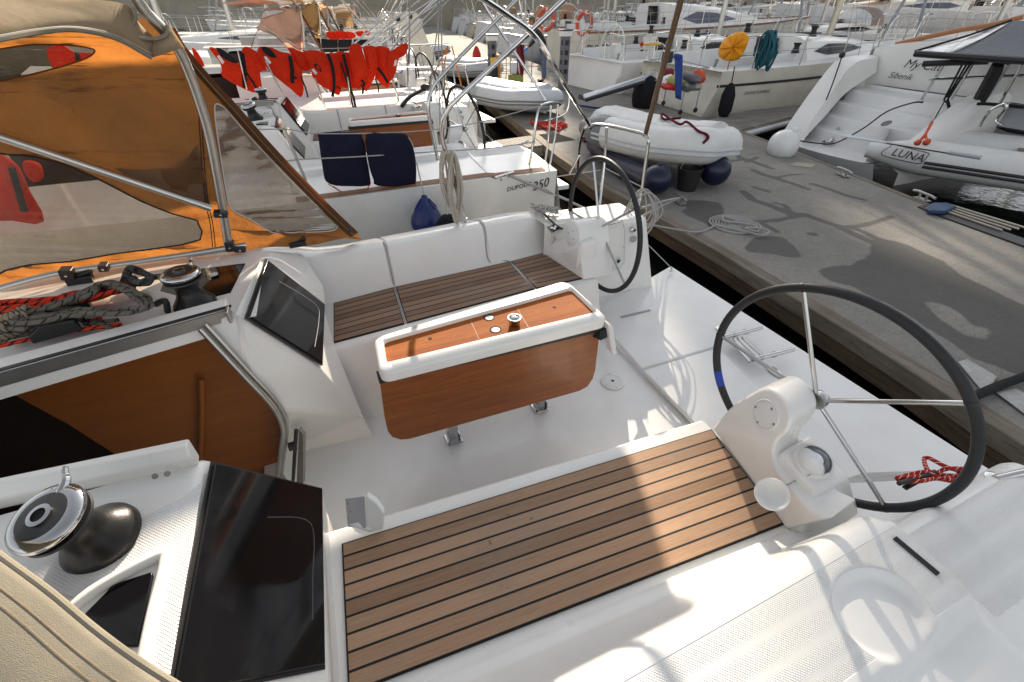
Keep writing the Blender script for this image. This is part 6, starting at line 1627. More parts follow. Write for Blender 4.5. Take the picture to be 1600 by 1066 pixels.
    if bimini:
        rr_ = [[Vector((L*x, y, fb+1.75+.16*math.cos(y/(B*.42)*1.5)-.12*abs(x-.14)*8)) for y in np.linspace(-B*.40, B*.40, 9)] for x in (.04, .10, .18, .26)]
        m = MB(); m.grid(rr_, False); m.build('bimini', M(bimini), t, smooth=80, solid=.006)
        for r in (rr_[0], rr_[-1]):
            m = MB(); m.tube(cat([Vector((L*.15, r[0].y*1.1, fb)), r[0], *r[1:-1], r[-1], Vector((L*.15, r[-1].y*1.1, fb))], 3), .015, 6); m.build('bimini_frame', M('steel'), t)
    t.location = pos; t.rotation_euler = (0, 0, rz); t['gun'] = 0; del t['gun']
    return t, gun
WZ = -.75
def put_text(t, body, size, s, gun, sg, dz, mat, L_sp=1.0, name='hull_lettering', shear=0):
    a = gun(s, 1.0, dz); a.y = (a.y+.012)*sg; c = gun(s+.05, 1.0, dz); c.y = (c.y+.012)*sg
    loc, rot = t.location.copy(), t.rotation_euler.copy(); t.location = (0, 0, 0); t.rotation_euler = (0, 0, 0)
    if sg < 0: o = text(name, body, size, a, c-a, (0, 0, 1), M(mat), t, shear)
    else: o = text(name, body, size, c, a-c, (0, 0, 1), M(mat), t, shear)
    t.location, t.rotation_euler = loc, rot; return o
# beige racing yacht, stern to the pontoon
bg_, g_ = boat('racing_yacht', 'cream racing yacht with a fine black hull line, behind the white dinghy', (8.75, 10.45, WZ), R_(3), 10.5, 3.3, 1.36, 'hull_cream', 'gelcoat_deck', 'black_plastic', None, 'window_dark', .50, 0, True, None, None, .80, True, fend=0, mast_mat='gold_mast', scoop=.62)
put_text(bg_, 'GRAND SURPRISE', .10, .115, g_, -1, -.52, 'ink_grey')
c = U(1136, 158, y=8.78); t = thing('fender', 'dark long fender hanging at the quarter of the cream yacht', 'fender', c); m = MB(); m.lathe([(0, -.34), (.10, -.32), (.15, -.2), (.15, .12), (.10, .28), (.04, .36), (0, .37)], c, seg=16); m.build('body', M('black_fabric'), t, smooth=70)
m = MB(); m.tube([c+Vector((0, 0, .36)), U(1148, 104, y=8.85)], .012, 6); m.build('lanyard', M('rope_black'), t)
b2, g2 = boat('sailboat', 'white yacht with a folded-down passerelle and stainless stern rail, beside the cream yacht', (8.35, 13.9, WZ), R_(4), 10, 3.4, 1.25, 'gelcoat', 'gelcoat_deck', None, None, 'window_dark', .45, 1, True, 'sail_cover', None, .86, True, fend=0)
b3, g3 = boat('sailboat', 'large deck saloon yacht with teak toe rail, lettered PUL000M07', (11.2, 20.6, WZ), R_(-3), 14, 4.3, 1.62, 'hull_cream', 'gelcoat_deck', None, 'trim_wood', 'window_blue', .85, 2, True, 'sail_cover', None, .88, True, fend=2, ports=1)
put_text(b3, 'PUL000M07', .34, .02, g3, -1, -.62, 'ink')
b4, g4 = boat('sailboat', 'white yacht with a pale blue transom right behind the standing person', (10.6, 25.2, WZ), R_(-4), 11, 3.6, 1.3, 'hull_grey', 'gelcoat_deck', None, None, 'window_dark', .5, 1, True, 'grey_cover', 'canvas_grey', .9, True, arch=True)
# ---- further along both sides and on the next pontoon: five kinds, copied
rnd = random.Random(11)
kinds = [boat('sailboat', 'far white yacht', (0, 0, WZ), 0, 11, 3.6, 1.25, 'far_white', stripe='fender_blue', hood='canvas_grey', fend=1)[0],
         boat('sailboat', 'far white yacht', (0, 0, WZ), 0, 12.5, 3.9, 1.35, 'far_white', win='window_blue', hood=None, boomcov='bag_navy', wheels=2, bimini='canvas_grey', ports=1)[0],
         boat('sailboat', 'far white yacht', (0, 0, WZ), 0, 10, 3.3, 1.15, 'hull_cream', stripe='dark_red', hood='canvas_orange', arch=True)[0],
         boat('sailboat', 'far white yacht', (0, 0, WZ), 0, 13.5, 4.1, 1.5, 'black_hull', hood=None, boomcov='sail_cover', wheels=2)[0],
         boat('sailboat', 'far white yacht', (0, 0, WZ), 0, 11.5, 3.7, 1.3, 'hull_grey', hood='canvas_tan', bimini='canvas_tan', fend=1, boomcov='grey_cover')[0]]
desc = ['white yacht with a blue hull stripe', 'white yacht with pale bimini', 'cream yacht with red stripe', 'dark hulled yacht with twin wheels', 'grey yacht with tan bimini']
used = [False]*5
def far(k, x, y, rz, where, sc=1.0):
    lb = desc[k]+' '+where
    if not used[k]: used[k] = True; o = kinds[k]; o.location = (x, y, WZ); o.rotation_euler = (0, 0, rz); o.scale = (sc,)*3; o['label'] = lb; o['group'] = 'yachts in the distant rows'
    else: o = dup(kinds[k], (x, y, WZ), rz, lb, 'yachts in the distant rows', sc)
    return o
# our side of the pontoon, beyond the charter yachts (bows towards -X)
ordn = ['first', 'second', 'third', 'fourth', 'fifth', 'sixth', 'seventh', 'eighth', 'ninth', 'tenth', 'eleventh']
for i, (k, y) in enumerate(((1, 21.9), (4, 26.3), (2, 30.6), (0, 34.8), (1, 39), (4, 43.5), (0, 48))):
    far(k, ip_(NEAR, y)-1.2, y, math.pi+R_(-8)+rnd.uniform(-.03, .03), ordn[i]+' past the charter yachts')
# across the pontoon further along (bows towards +X)
for i, (k, y) in enumerate(((4, 29.8), (0, 34.2), (1, 38.8), (2, 43.2), (0, 47.6), (1, 52))):
    far(k, ip_(FAR, y)+1.0, y, R_(-8)+rnd.uniform(-.03, .03), ordn[i]+' beyond the pale blue transom')
# next pontoon, sterns or bows towards us
NX = [(-2, 40), (60, 47)]
for i, y in enumerate(np.arange(-6, 50, 4.15)):
    k = (3, 1, 0, 2, 1, 3, 0, 4)[i % 8]; x = lerp(29.5, 36, (y+6)/56)
    far(k, x+rnd.uniform(-.5, .5), y, math.pi*(0 if i % 3 else 0)+R_(-6)+rnd.uniform(-.05, .05)+(0 if i % 2 else math.pi), ('in the opposite row, number %d counted from the right' % (i+1)) if False else ['first', 'second', 'third', 'fourth', 'fifth', 'sixth', 'seventh', 'eighth', 'ninth', 'tenth', 'eleventh', 'twelfth', 'thirteenth', 'fourteenth'][i]+' from the right in the middle row')
for i, y in enumerate(np.arange(-16, 74, 5.4)):
    far((1, 4, 0, 2, 0, 1, 3)[i % 7], lerp(43, 51, (y+14)/80)+rnd.uniform(-.6, .6), float(y), R_(-6)+rnd.uniform(-.05, .05)+(math.pi if i % 2 else 0), ['first', 'second', 'third', 'fourth', 'fifth', 'sixth', 'seventh', 'eighth', 'ninth', 'tenth', 'eleventh', 'twelfth', 'thirteenth', 'fourteenth', 'fifteenth', 'sixteenth', 'seventeenth', 'eighteenth', 'nineteenth'][i]+' from the right in the rearmost row', 1.5)
np2 = MB(); np2.slab([(27.8, -10, ZD), (30.2, -10, ZD), (36.5, 52, ZD), (34, 52, ZD)], -.5); struct(np2.build('far_pontoon', M('concrete')))
# ================================================================== My Cat: broad white stern with a stepped bathing platform
mc = thing('catamaran', 'white catamaran with a stepped stern, lettered My Cat and Sibenik', 'catamaran', (10.5, 5.5, WZ))
def E(px, py, x): return U(px, py, x=x)
# outer flank plate of the stern steps
fl_o = [(1219, 222, 9.25), (1226, 203, 9.35), (1262, 150, 9.85), (1298, 103, 10.4), (1312, 93, 10.6), (1330, 88, 10.8), (1366, 86, 11.2)]
fl_i = [(1246, 226, 9.30), (1256, 208, 9.4), (1292, 155, 9.9), (1322, 112, 10.4), (1334, 101, 10.6), (1347, 94, 10.8), (1372, 90, 11.2)]
O_ = cat([E(*q) for q in fl_o], 4); I_ = cat([E(*q) for q in fl_i], 4)
low_o = [Vector((p.x+.3, p.y+.05, -.85)) for p in O_]; low_i = [Vector((p.x+.05, p.y-.05, max(-.42, min(p.z-.02, -.35+(p.x-9.25)*.55)))) for p in I_]
m = MB(); m.grid([low_o, O_, I_, low_i], False); m.build('stern_wall', M('gelcoat'), mc, smooth=50)
# steps
lip = [(1246, 226, 9.30), (1250, 222, 9.32), (1285, 226, 9.0), (1340, 233, 8.75), (1385, 225, 8.9)]
def stepy(x): return (lerp(7.02, 7.15, (x-9.3)/2), lerp(5.05, 4.95, (x-9.3)/2))
m = MB(); prof_x = [9.15, 9.85, 9.88, 10.18, 10.21, 10.50, 10.53, 10.82, 10.85, 11.30, 11.36]
prof_z = [-.40, -.40, -.18, -.18, .02, .02, .22, .22, .42, .45, .50]
rows = []
for x, z in zip(prof_x, prof_z):
    ya, yb = stepy(x); rows.append([Vector((x-.14*math.sin(math.pi*j/10), lerp(ya, yb, j/10), z)) for j in range(11)])
m.grid(rows, False); m.grid([rows[0], [p+Vector((.02, 0, -.03)) for p in rows[0]], [p+Vector((.30, 0, -.50)) for p in rows[0]]], False); m.build('stern_steps', M('gelcoat_deck'), mc, .012, smooth=35)
# inboard wall of the steps and the flank beyond it
iw = [Vector((9.20, 5.02, -.38)), Vector((9.9, 5.0, .05)), Vector((10.5, 4.98, .48)), Vector((10.9, 4.97, .62)), Vector((11.4, 4.95, .66))]
m = MB(); m.grid([[Vector((p.x+.25, p.y+.06, max(-.4, p.z-.55))) for p in iw], iw, [p+Vector((.02, -.22, 0)) for p in iw], [Vector((p.x+.15, p.y-.30, p.z-.1)) for p in iw], [Vector((p.x+.5, p.y-.15, -.9)) for p in iw]], False); m.build('stern_wall', M('gelcoat'), mc, smooth=50)
# after bulkhead wall carrying the name, deck above, topsides
aw = [Vector((11.36, 7.15, .5)), Vector((11.45, 4.9, .5)), Vector((11.6, 1.0, .5)), Vector((11.7, -4, .5))]
at2 = [Vector((11.25, 7.25, 1.18)), Vector((11.9, 6.3, 1.36)), Vector((12.2, 3.5, 1.46)), Vector((12.4, -4, 1.5))]
ft = [Vector((11.22, 7.15, 1.14)), Vector((11.8, 5.9, 1.33)), Vector((12.0, 2.5, 1.44)), Vector((12.2, -4, 1.5))]
m = MB(); m.grid([cat(aw, 4), cat([lerp(a, c, .5)+Vector((-.05, 0, 0)) for a, c in zip(aw, ft)], 4), cat(ft, 4), cat([p+Vector((.5, .1, .03)) for p in ft], 4), cat([p+Vector((7, .6, .15)) for p in ft], 4)], False)
m.build('transom', M('gelcoat'), mc, smooth=50)
m = MB(); m.grid([[Vector((11.2, 7.2, 1.16)), Vector((14, 7.6, 1.2)), Vector((18, 7.5, 1.3)), Vector((24, 6.2, 1.5))], [Vector((11.2, 7.25, -.9)), Vector((14, 7.5, -.9)), Vector((18, 7.4, -.9)), Vector((24, 6.2, -.9))]], False); m.build('hull', M('hull_white'), mc, smooth=60)
m = MB(); m.grid([[Vector((11.75, 4.8, .5)), Vector((11.9, -5, .5))], [Vector((11.6, 4.8, .1)), Vector((11.75, -5, .1))], [Vector((12.4, 4.8, -.1)), Vector((12.4, -5, -.1))]], False); m.build('bridge_deck', M('pvc_grey'), mc)
m = MB(); rail_ = cat([U(1398, 70, x=11.75), U(1440, 60, x=11.95), U(1500, 47, x=12.1), U(1545, 40, x=12.25), U(1600, 26, x=12.3)], 4); m.tube(rail_, .045, 8); m.build('wood_rail', M('nb_wood'), mc)
def wr(px, py, x): return U(px, py, x=x)
q0, q1, q2 = wr(1417, 101, 11.55), wr(1455, 104, 11.60), wr(1420, 86, 11.55)
pass
q0, q1, q2 = wr(1391, 121, 11.35), wr(1419, 124, 11.40), wr(1393, 110, 11.35)
pass
# swim ladder folded up on the steps
def tube3(pts, r, name, mat, parent, n=4): m = MB(); m.tube(cat(pts, n) if len(pts) > 2 else pts, r, 8); return m.build(name, M(mat), parent)
la = [U(1255, 212, z=-.36), U(1265, 207, z=-.30), U(1291, 160, z=.10), U(1296, 156, z=.14), U(1292, 165, z=.06), U(1268, 208, z=-.36)]
ldr = tube3(la, .034, 'swim_ladder', 'ladder_steel', mc)
lb = [U(1287, 222, z=-.36), U(1300, 218, z=-.30), U(1328, 168, z=.10), U(1332, 162, z=.14), U(1328, 172, z=.05), U(1303, 220, z=-.36)]
tube3(lb, .034, 'ladder_rail', 'ladder_steel', ldr)
for t_ in (.15, .4, .62, .85):
    tube3([lerp(U(1268, 205, z=-.3), U(1294, 160, z=.10), t_), lerp(U(1302, 216, z=-.3), U(1329, 168, z=.1), t_)], .026, 'ladder_rung', 'grey_alloy', ldr)
tube3([U(1248, 220, z=-.33), U(1287, 225, z=-.36), U(1310, 222, z=-.3), U(1350, 200, z=.05), U(1385, 175, z=.45), U(1425, 161, z=.68), U(1442, 160, z=.70)], .012, 'step_seam', 'caulk', mc)
m = MB(); m.prism([U(1333, 125, x=11.0), U(1342, 109, x=11.1), U(1348, 108, x=11.1), U(1344, 124, x=11.0)], (-.02, 0, 0)); m.build('hand_recess', M('stone'), mc, .004)
# flag halyard on the stern wall, davit line
tube3([U(1316, 87, x=10.55), U(1302, 128, x=10.0), U(1291, 156, x=9.75)], .012, 'stern_line', 'rope_black', mc)
m = MB(); m.ball(U(1316, 86, x=10.5), .06, 10); m.build('line_block', M('black_plastic'), mc)
# emblem and notice on the inner wall
c = wr(1385, 193, 10.0)
cem = Vector((9.75, 4.86, .0)); cem = U(1385, 193, z=.10); m = MB(); m.lathe([(.085, 0), (.085, .004), (.072, .004), (.070, .001)], cem, Vector((-.5, .2, .9)), 24); m.build('round_emblem', M('ink_grey'), mc)
# stern platform: davits, dark awning, struts over the cavity
awn = [U(1430, 84, z=1.10), U(1510, 91, z=1.10), U(1620, 97, z=1.10), U(1700, 60, z=1.42), U(1600, 31, z=1.62), U(1580, 33, z=1.62), U(1500, 62, z=1.36)]
aw_t = thing('awning', 'dark grey awning with a black front edge over the catamaran davits', 'awning', awn[0])
m = MB(); pA, pB, pC = U(1430, 84, x=10.2), U(1640, 99, x=10.2), U(1580, 33, x=12.0)
qD = U(1700, 36, x=12.0); rows = []
for i in range(9):
    u = i/8; L0 = lerp(U(1474, 88, x=10.2), U(1580, 33, x=12.0), u); R0 = lerp(U(1720, 102, x=10.2), qD, u); rows.append([lerp(L0, R0, j/8)+Vector((0, 0, -.05*math.sin(math.pi*u))) for j in range(9)])
m.grid(rows, False); m.build('canopy', M('grey_cover'), aw_t, smooth=80, solid=.01)
m = MB(); m.tube([U(1430, 84, x=10.18), U(1720, 103, x=10.18)], .05, 8); m.build('front_bar', M('black_plastic'), aw_t)
m = MB(); m.tube([U(1430, 80, x=10.2), U(1515, 55, x=11.3), U(1580, 32, x=12.0)], .018, 6); m.build('side_wire', M('rope_black'), aw_t)
m = MB(); m.grid([[U(1434, 80, x=10.2), U(1474, 85, x=10.2)], [U(1500, 62, x=11.2), U(1535, 60, x=11.2)], [U(1572, 36, x=11.9), U(1580, 34, x=11.95)]], False); m.build('clear_window', M('vinyl_pale'), aw_t)
def strut(a, c, r, nm, mat): m = MB(); m.tube([a, c], r, 8); m.build(nm, M(mat), mc)
strut(U(1562, 100, x=10.6), U(1512, 190, x=11.0), .10, 'davit_post', 'black_plastic')
strut(U(1575, 98, x=10.6), U(1535, 160, x=11.0), .05, 'davit_post', 'aluminium')
strut(U(1442, 100, x=10.2), U(1545, 96, x=10.4), .045, 'davit_bar', 'black_plastic')
for a, c in (((1476, 100), (1437, 160)), ((1520, 100), (1487, 155)), ((1600, 96), (1562, 162)), ((1452, 124), (1600, 118))): strut(U(*a, x=10.6), U(*c, x=10.9), .022, 'awning_strut', 'steel')
for a, c in (((1505, 98), (1474, 158)), ((1512, 98), (1480, 152)), ((1516, 100), (1478, 160))): strut(U(*a, x=10.3), U(*c, x=10.5), .016, 'davit_fall', 'rope_black')
strut(U(1476, 156, x=10.5), U(1458, 188, x=10.3), .022, 'davit_chain', 'steel')
tube3([U(1480, 156, x=10.7), U(1486, 174, x=10.7), U(1500, 176, x=10.7), U(1525, 163, x=10.7), U(1560, 164, x=10.7), U(1600, 168, x=10.7)], .025, 'black_cable', 'rope_black', mc)
tube3([U(1530, 198, x=10.6), U(1545, 175, x=10.6), U(1568, 163, x=10.6), U(1572, 168, x=10.6), U(1556, 188, x=10.6), U(1566, 196, x=10.6)], .025, 'rail_hoop', 'steel', mc)
# orange sling on the inflatable
for a, c in (((1457, 192), (1444, 212)), ((1444, 212), (1433, 223)), ((1444, 212), (1447, 222))): pass
sl = MB(); sl.tube([U(1457, 190, x=9.3), U(1446, 210, x=9.2), U(1434, 224, x=9.1)], .022, 6); sl.tube([U(1446, 210, x=9.2), U(1448, 224, x=9.1)], .020, 6); sl.ball(U(1434, 223, x=9.1), .05, 8); sl.ball(U(1448, 222, x=9.1), .055, 8); tag(sl.build('lifting_sling', M('buoy_orange')), 'orange lifting sling hooked to the bow of the LUNA inflatable', 'sling')
# white ball fender at the platform corner
c = U(1224, 227, z=-.12); t = thing('ball_fender', 'white ball fender at the corner of the catamaran stern', 'fender', c); m = MB(); m.ball(c, .25, 24); m.build('ball', M('fender_white'), t); m = MB(); m.lathe([(.05, 0), (.045, .05), (0, .06)], c+Vector((.1, -.05, .23)), seg=10); m.build('eye', M('fender_white'), t)
# oar, lettering plate and patch on the LUNA inflatable
oa = thing('oar', 'aluminium oar lying along the tube of the LUNA inflatable', 'oar', U(1460, 235, z=.12)); P0, P1 = U(1380, 222, z=.12), U(1530, 246, z=.12)
m = MB(); m.tube([P0, P1], .022, 8); m.build('shaft', M('aluminium'), oa); dd = (P1-P0).normalized(); 
m = MB(); m.slab([P0-dd*.55+Vector((-.10, 0, .01)), P0-dd*.55+Vector((.10, 0, .01)), P0+Vector((.05, 0, .01)), P0+dd*.1, P0+Vector((-.05, 0, .01))], -.02); m.build('blade', M('pvc_pale'), oa, .005)
m = MB(); m.tube([P1-dd*.35, P1+dd*.02], .03, 8); m.build('grip', M('pvc_grey'), oa)
# ================================================================== life jackets drying on the second yacht's rail
def outl_px(P, z0=(300, 0), sc=.25): return [(z0[0]+x*sc, z0[1]+y*sc) for x, y in P]
def cloth_px(name, P, Y, thick, mat, parent, bulge=.0, sub=0, bev=.012, wob=.03, seed=0):
    """soft piece cut to an outline, hung in the plane y = Y and given real thickness"""
    m = MB(); Q = [U(x, y, y=Y) for x, y in P]; Q = [p for p in Q]
    cx_ = sum(Q, Vector())/len(Q)
    rows = [[cx_+(p-cx_)*k+Vector((0, dy+wob*math.sin(p.x*5.1+seed)+wob*.8*math.sin(p.z*9+seed*2+p.x*14), 0)) for p in Q] for k, dy in ((.90, -thick*.62), (.985, -thick*.42), (1.0, 0), (.985, thick*.42), (.90, thick*.62))]
    mid = [[cx_+(p-cx_)*k+Vector((0, dy+wob*math.sin(p.x*5.1+seed)*k, .0)) for p in Q] for k, dy in ((.45, -thick*(.75+bulge)),)]
    m.grid(mid+rows+[[cx_+(p-cx_)*.45+Vector((0, thick*.75, 0)) for p in Q]], False, closed=True); m.poly(mid[0]); m.poly([cx_+(p-cx_)*.45+Vector((0, thick*.75, 0)) for p in Q])
    return m.build(name, M(mat), parent, smooth=75)
YJ = 8.42
J = [
 ('orange life jacket first in the row, black collar, in front of a dark window', [(104, 302), (130, 298), (160, 330), (235, 365), (298, 398), (308, 330), (318, 300), (345, 292), (400, 320), (425, 345), (445, 400), (470, 440), (425, 450), (436, 530), (415, 580), (330, 560), (190, 480), (185, 440), (172, 390), (135, 345)], [(150, 298), (200, 315), (270, 370), (285, 390), (255, 393), (185, 355)], [((312, 330), (330, 550), 11), ((330, 440), (425, 595), 5)], [(155, 352), (170, 345), (204, 388), (190, 404)]),
 ('orange life jacket second in the row, black collar and slanting reflective patch', [(420, 292), (500, 300), (545, 322), (590, 330), (620, 340), (640, 380), (684, 430), (690, 470), (700, 560), (680, 610), (620, 560), (520, 480), (435, 390), (410, 340)], [(430, 292), (490, 305), (530, 360), (525, 372), (460, 340)], [((612, 350), (628, 520), 10), ((628, 480), (655, 492), 5), ((680, 480), (725, 610), 4)], [(448, 358), (462, 350), (497, 392), (484, 404)]),
 ('orange life jacket third in the row, plain, tucked between two others', [(594, 296), (640, 305), (690, 325), (735, 318), (742, 380), (738, 438), (700, 442), (660, 425), (640, 380), (620, 340)], None, [], None),
 ('orange life jacket fourth in the row, with an open brown neck hole', [(694, 322), (785, 316), (830, 335), (895, 335), (925, 400), (940, 520), (920, 596), (870, 570), (770, 510), (742, 440), (735, 400)], [(760, 410), (775, 395), (800, 415), (808, 450), (790, 440)], [((850, 338), (888, 480), 9), ((888, 480), (878, 605), 8), ((905, 540), (925, 560), 4)], [(746, 436), (760, 428), (785, 458), (772, 470)]),
 ('orange life jacket fifth in the row, crossed by two long black straps', [(880, 335), (985, 330), (1000, 400), (1020, 500), (1040, 545), (950, 552), (935, 520), (925, 420)], None, [((888, 335), (905, 460), 6), ((945, 338), (985, 540), 9), ((930, 390), (1010, 680), 5), ((985, 540), (1025, 685), 7)], None),
 ('orange life jacket sixth in the row, plain rounded back with a dark seam loop', [(978, 292), (1045, 274), (1062, 312), (1085, 380), (1102, 450), (1075, 520), (1040, 560), (1015, 530), (995, 440)], None, [((1060, 500), (1078, 540), 7), ((1064, 530), (1066, 588), 6)], None),
 ('orange life jacket seventh in the row, tall smooth back tapering to a point', [(1066, 296), (1100, 286), (1135, 288), (1155, 320), (1160, 420), (1135, 500), (1086, 572), (1060, 520), (1100, 450), (1088, 380)], None, [], None),
 ('orange life jacket eighth in the row, arm hole outlined and strap at its side', [(1150, 296), (1195, 292), (1230, 302), (1240, 340), (1260, 400), (1240, 505), (1220, 552), (1146, 488), (1162, 430)], None, [((1160, 425), (1225, 520), 8), ((1146, 490), (1168, 580), 4)], None),
 ('orange life jacket at the right end of the row, raised sleeve towards the stern', [(1228, 330), (1260, 310), (1300, 282), (1338, 266), (1345, 298), (1325, 345), (1296, 356), (1280, 400), (1268, 450), (1240, 508), (1215, 440), (1215, 380)], None, [], [(1266, 378), (1282, 372), (1278, 410), (1260, 416)]),
 ('orange life jacket left of the tan hood edge, further along the same rail', [(-260, 300), (-215, 285), (-180, 320), (-90, 330), (-60, 400), (-75, 540), (-130, 575), (-230, 500), (-255, 400)], None, [((-150, 330), (-140, 540), 9)], None),
 ('orange life jacket seen through the upper clear window of the hood', [(-560, 300), (-500, 285), (-430, 330), (-330, 330), (-290, 400), (-300, 540), (-400, 575), (-520, 500), (-555, 400)], None, [((-420, 330), (-400, 540), 9)], None),
 ('orange life jacket at the extreme left, seen through the clear window', [(-900, 300), (-800, 285), (-730, 330), (-630, 330), (-590, 400), (-600, 540), (-700, 575), (-820, 500), (-875, 400)], None, [((-720, 330), (-700, 540), 9)], None),
 ('orange life jacket half hidden by the tan hood at the far left of the row', [(0, 300), (20, 310), (55, 360), (78, 420), (40, 400), (10, 350)], None, [], None)]
for i, (lb, P, neck, straps, retro) in enumerate(J):
    yj = YJ+(.05 if i in (2, 4, 7) else 0)-(.03 if i in (1, 3, 5) else 0)
    pp_ = sm2(outl_px(P), 2); c0 = U(*pp_[0], y=yj); t = thing('life_jacket', lb, 'life jacket', (c0.x, yj, c0.z-.4), 'orange life jackets drying on the rail')
    cloth_px('vest', pp_, yj, .055, 'jacket', t, .5, seed=i)
    if neck: cloth_px('collar', sm2(outl_px(neck), 2), yj-.06, .02, 'black_fabric', t, wob=.01, seed=i)
    for a, c, wd in straps:
        A, C_ = outl_px([a, c]); A, C_ = U(*A, y=yj-.085), U(*C_, y=yj-.075); m = MB(); n_ = (C_-A).normalized().cross(Vector((0, 1, 0)))*(wd*.0026)
        m.prism([A-n_, A+n_, lerp(A, C_, .5)+n_+Vector((.012, -.012, 0)), C_+n_, C_-n_, lerp(A, C_, .5)-n_+Vector((.012, -.012, 0))], (0, .008, 0)); m.build('strap', M('black_fabric'), t)
    if retro: cloth_px('reflective_patch', outl_px(retro), yj-.078, .008, 'retro', t, wob=.0)
for i, P in enumerate(([(-60, 236), (-20, 232), (12, 246), (30, 262), (44, 300), (70, 345), (20, 345), (-50, 350), (-80, 300)], [(40, 250), (62, 255), (70, 275), (58, 280), (46, 268)])):
    c0 = U(*P[0], y=4.3); t = thing('life_jacket', ('large orange life jacket seen through the lower clear window of the hood', 'orange jacket sleeve seen through the lower clear window')[i], 'life jacket', c0)
    cloth_px('vest', sm2(P, 3), 4.3+.05*i, .05, 'jacket', t, .5, seed=i)
    if i == 0: m = MB(); A, C_ = U(18, 262, y=4.22), U(38, 330, y=4.22); m.tube([A, C_], .02, 6); m.build('strap', M('black_fabric'), t)
for i, P in enumerate(([(835, 205), (870, 195), (900, 200), (905, 240), (860, 245)], [(895, 200), (940, 192), (960, 205), (965, 240), (900, 242)], [(955, 198), (1010, 205), (1020, 235), (960, 245)], [(1020, 200), (1060, 192), (1075, 200), (1060, 225), (1040, 230)], [(1080, 195), (1110, 192), (1112, 210), (1095, 225)])):
    pp_ = outl_px(P); c0 = U(*pp_[0], y=12.7); t = thing('life_jacket', 'small distant orange life jacket, '+['leftmost', 'second from the left', 'third from the left', 'fourth from the left', 'rightmost'][i]+' behind the dark rail covers', 'life jacket', c0, 'distant orange life jackets')
    cloth_px('vest', sm2(pp_, 2), 12.7, .06, 'jacket', t, .5, seed=i); 
# dark covers on the third yacht's rail
for i, P in enumerate(([(697, 235), (800, 240), (808, 325), (700, 322)], [(806, 242), (910, 250), (912, 326), (812, 328)], [(914, 250), (1000, 246), (995, 290), (975, 320), (916, 326)], [(1010, 246), (1100, 248), (1115, 280), (1060, 285), (1010, 270)])):
    pp_ = outl_px(P); t = cloth_px('rail_cover', pp_, 12.5-.02*i, .03, 'black_fabric', None, 0, seed=i, wob=.02); tag(t, 'dark navy rail cover, '+['leftmost of four', 'second of four', 'third of four', 'short one at the right end'][i]+' above the life jackets', 'cover', 'dark covers on the rail')
# ---- navy cushions on the next yacht's rail
YC = 4.30
for i, (P, lb) in enumerate((([(497, 213), (499, 208), (530, 207), (562, 208), (566, 214), (570, 224), (573, 245), (579, 280), (576, 290), (550, 291), (525, 291), (510, 285), (505, 268)], 'left navy cushion hanging over the rail of the 350 yacht'), ([(572, 209), (600, 208), (630, 208), (638, 216), (644, 228), (649, 250), (650, 282), (642, 288), (590, 290), (584, 282), (577, 262), (572, 235)], 'right navy cushion on the rail of the 350 yacht, folded at the top'))):
    pp_ = sm2(P, 2); c0 = U(*pp_[4], y=YC); t = thing('cushion', lb, 'cushion', (c0.x, YC, c0.z-.5), 'navy cushions on the rail'); cloth_px('pad', pp_, YC-.02*i, .05, 'navy_fabric', t, .25, seed=i, wob=.015)
    cd_ = ([(512, 287), (530, 298), (553, 308), (567, 304), (579, 287)], [(520, 291), (540, 303), (554, 305), (570, 298), (577, 290)]) if i == 0 else ([(598, 290), (612, 297), (625, 297), (648, 283)], [(606, 290), (618, 293), (632, 288)])
    for q in cd_:
        m = MB(); m.tube(cat([U(x, y, y=YC-.03) for x, y in q], 4), .0045, 5); m.build('cord', M('rope_crimson'), t)
    c = U(555, 307, y=YC-.03) if i == 0 else U(617, 297, y=YC-.03); m = MB(); m.box(c, (.03, .02, .025)); m.build('cord_lock', M('black_plastic'), t, .004)
    if i == 1:
        m = MB(); m.tube([U(574, 226, y=YC-.055), U(641, 222, y=YC-.055)], .006, 6); m.build('piping', M('black_fabric'), t)
# fender on a line, blue top
c = U(667, 343, y=4.02); t = thing('fender', 'fender with a pleated blue top hanging against the side of the 350 yacht', 'fender', c); m = MB()
m.lathe([(.0, -.45), (.11, -.42), (.135, -.3), (.135, -.02)], c, seg=20); m.build('body', M('fender_white'), t, smooth=60)
m = MB(); m.lathe([(.145, -.06), (.148, -.02), (.14, .02), (.10, .10), (.055, .16), (.03, .19), (.025, .22), (0, .23)], c, seg=24); m.build('blue_cover', M('fender_blue'), t, smooth=60)
for k in range(8):
    a = k*.785; m = MB(); m.tube([c+Vector((math.cos(a)*.10, math.sin(a)*.10, .105)), c+Vector((math.cos(a)*.035, math.sin(a)*.035, .19))], .007, 5); m.build('pleat', M('fender_blue'), t)
m = MB(); m.tube([c+Vector((0, 0, .22)), U(651, 255, y=4.2)], .006, 6); m.build('lanyard', M('rope_white'), t)
c = U(700, 350, y=3.6); t = thing('fender', 'dark fender top just showing between the two hulls', 'fender', c); m = MB(); m.lathe([(.12, -.4), (.13, -.1), (.11, .0), (.05, .07), (0, .08)], c, seg=18); m.build('body', M('black_fabric'), t, smooth=60); m = MB(); m.tube([c+Vector((0, 0, .07)), U(693, 270, y=3.9)], .006, 5); m.build('lanyard', M('rope_white'), t)
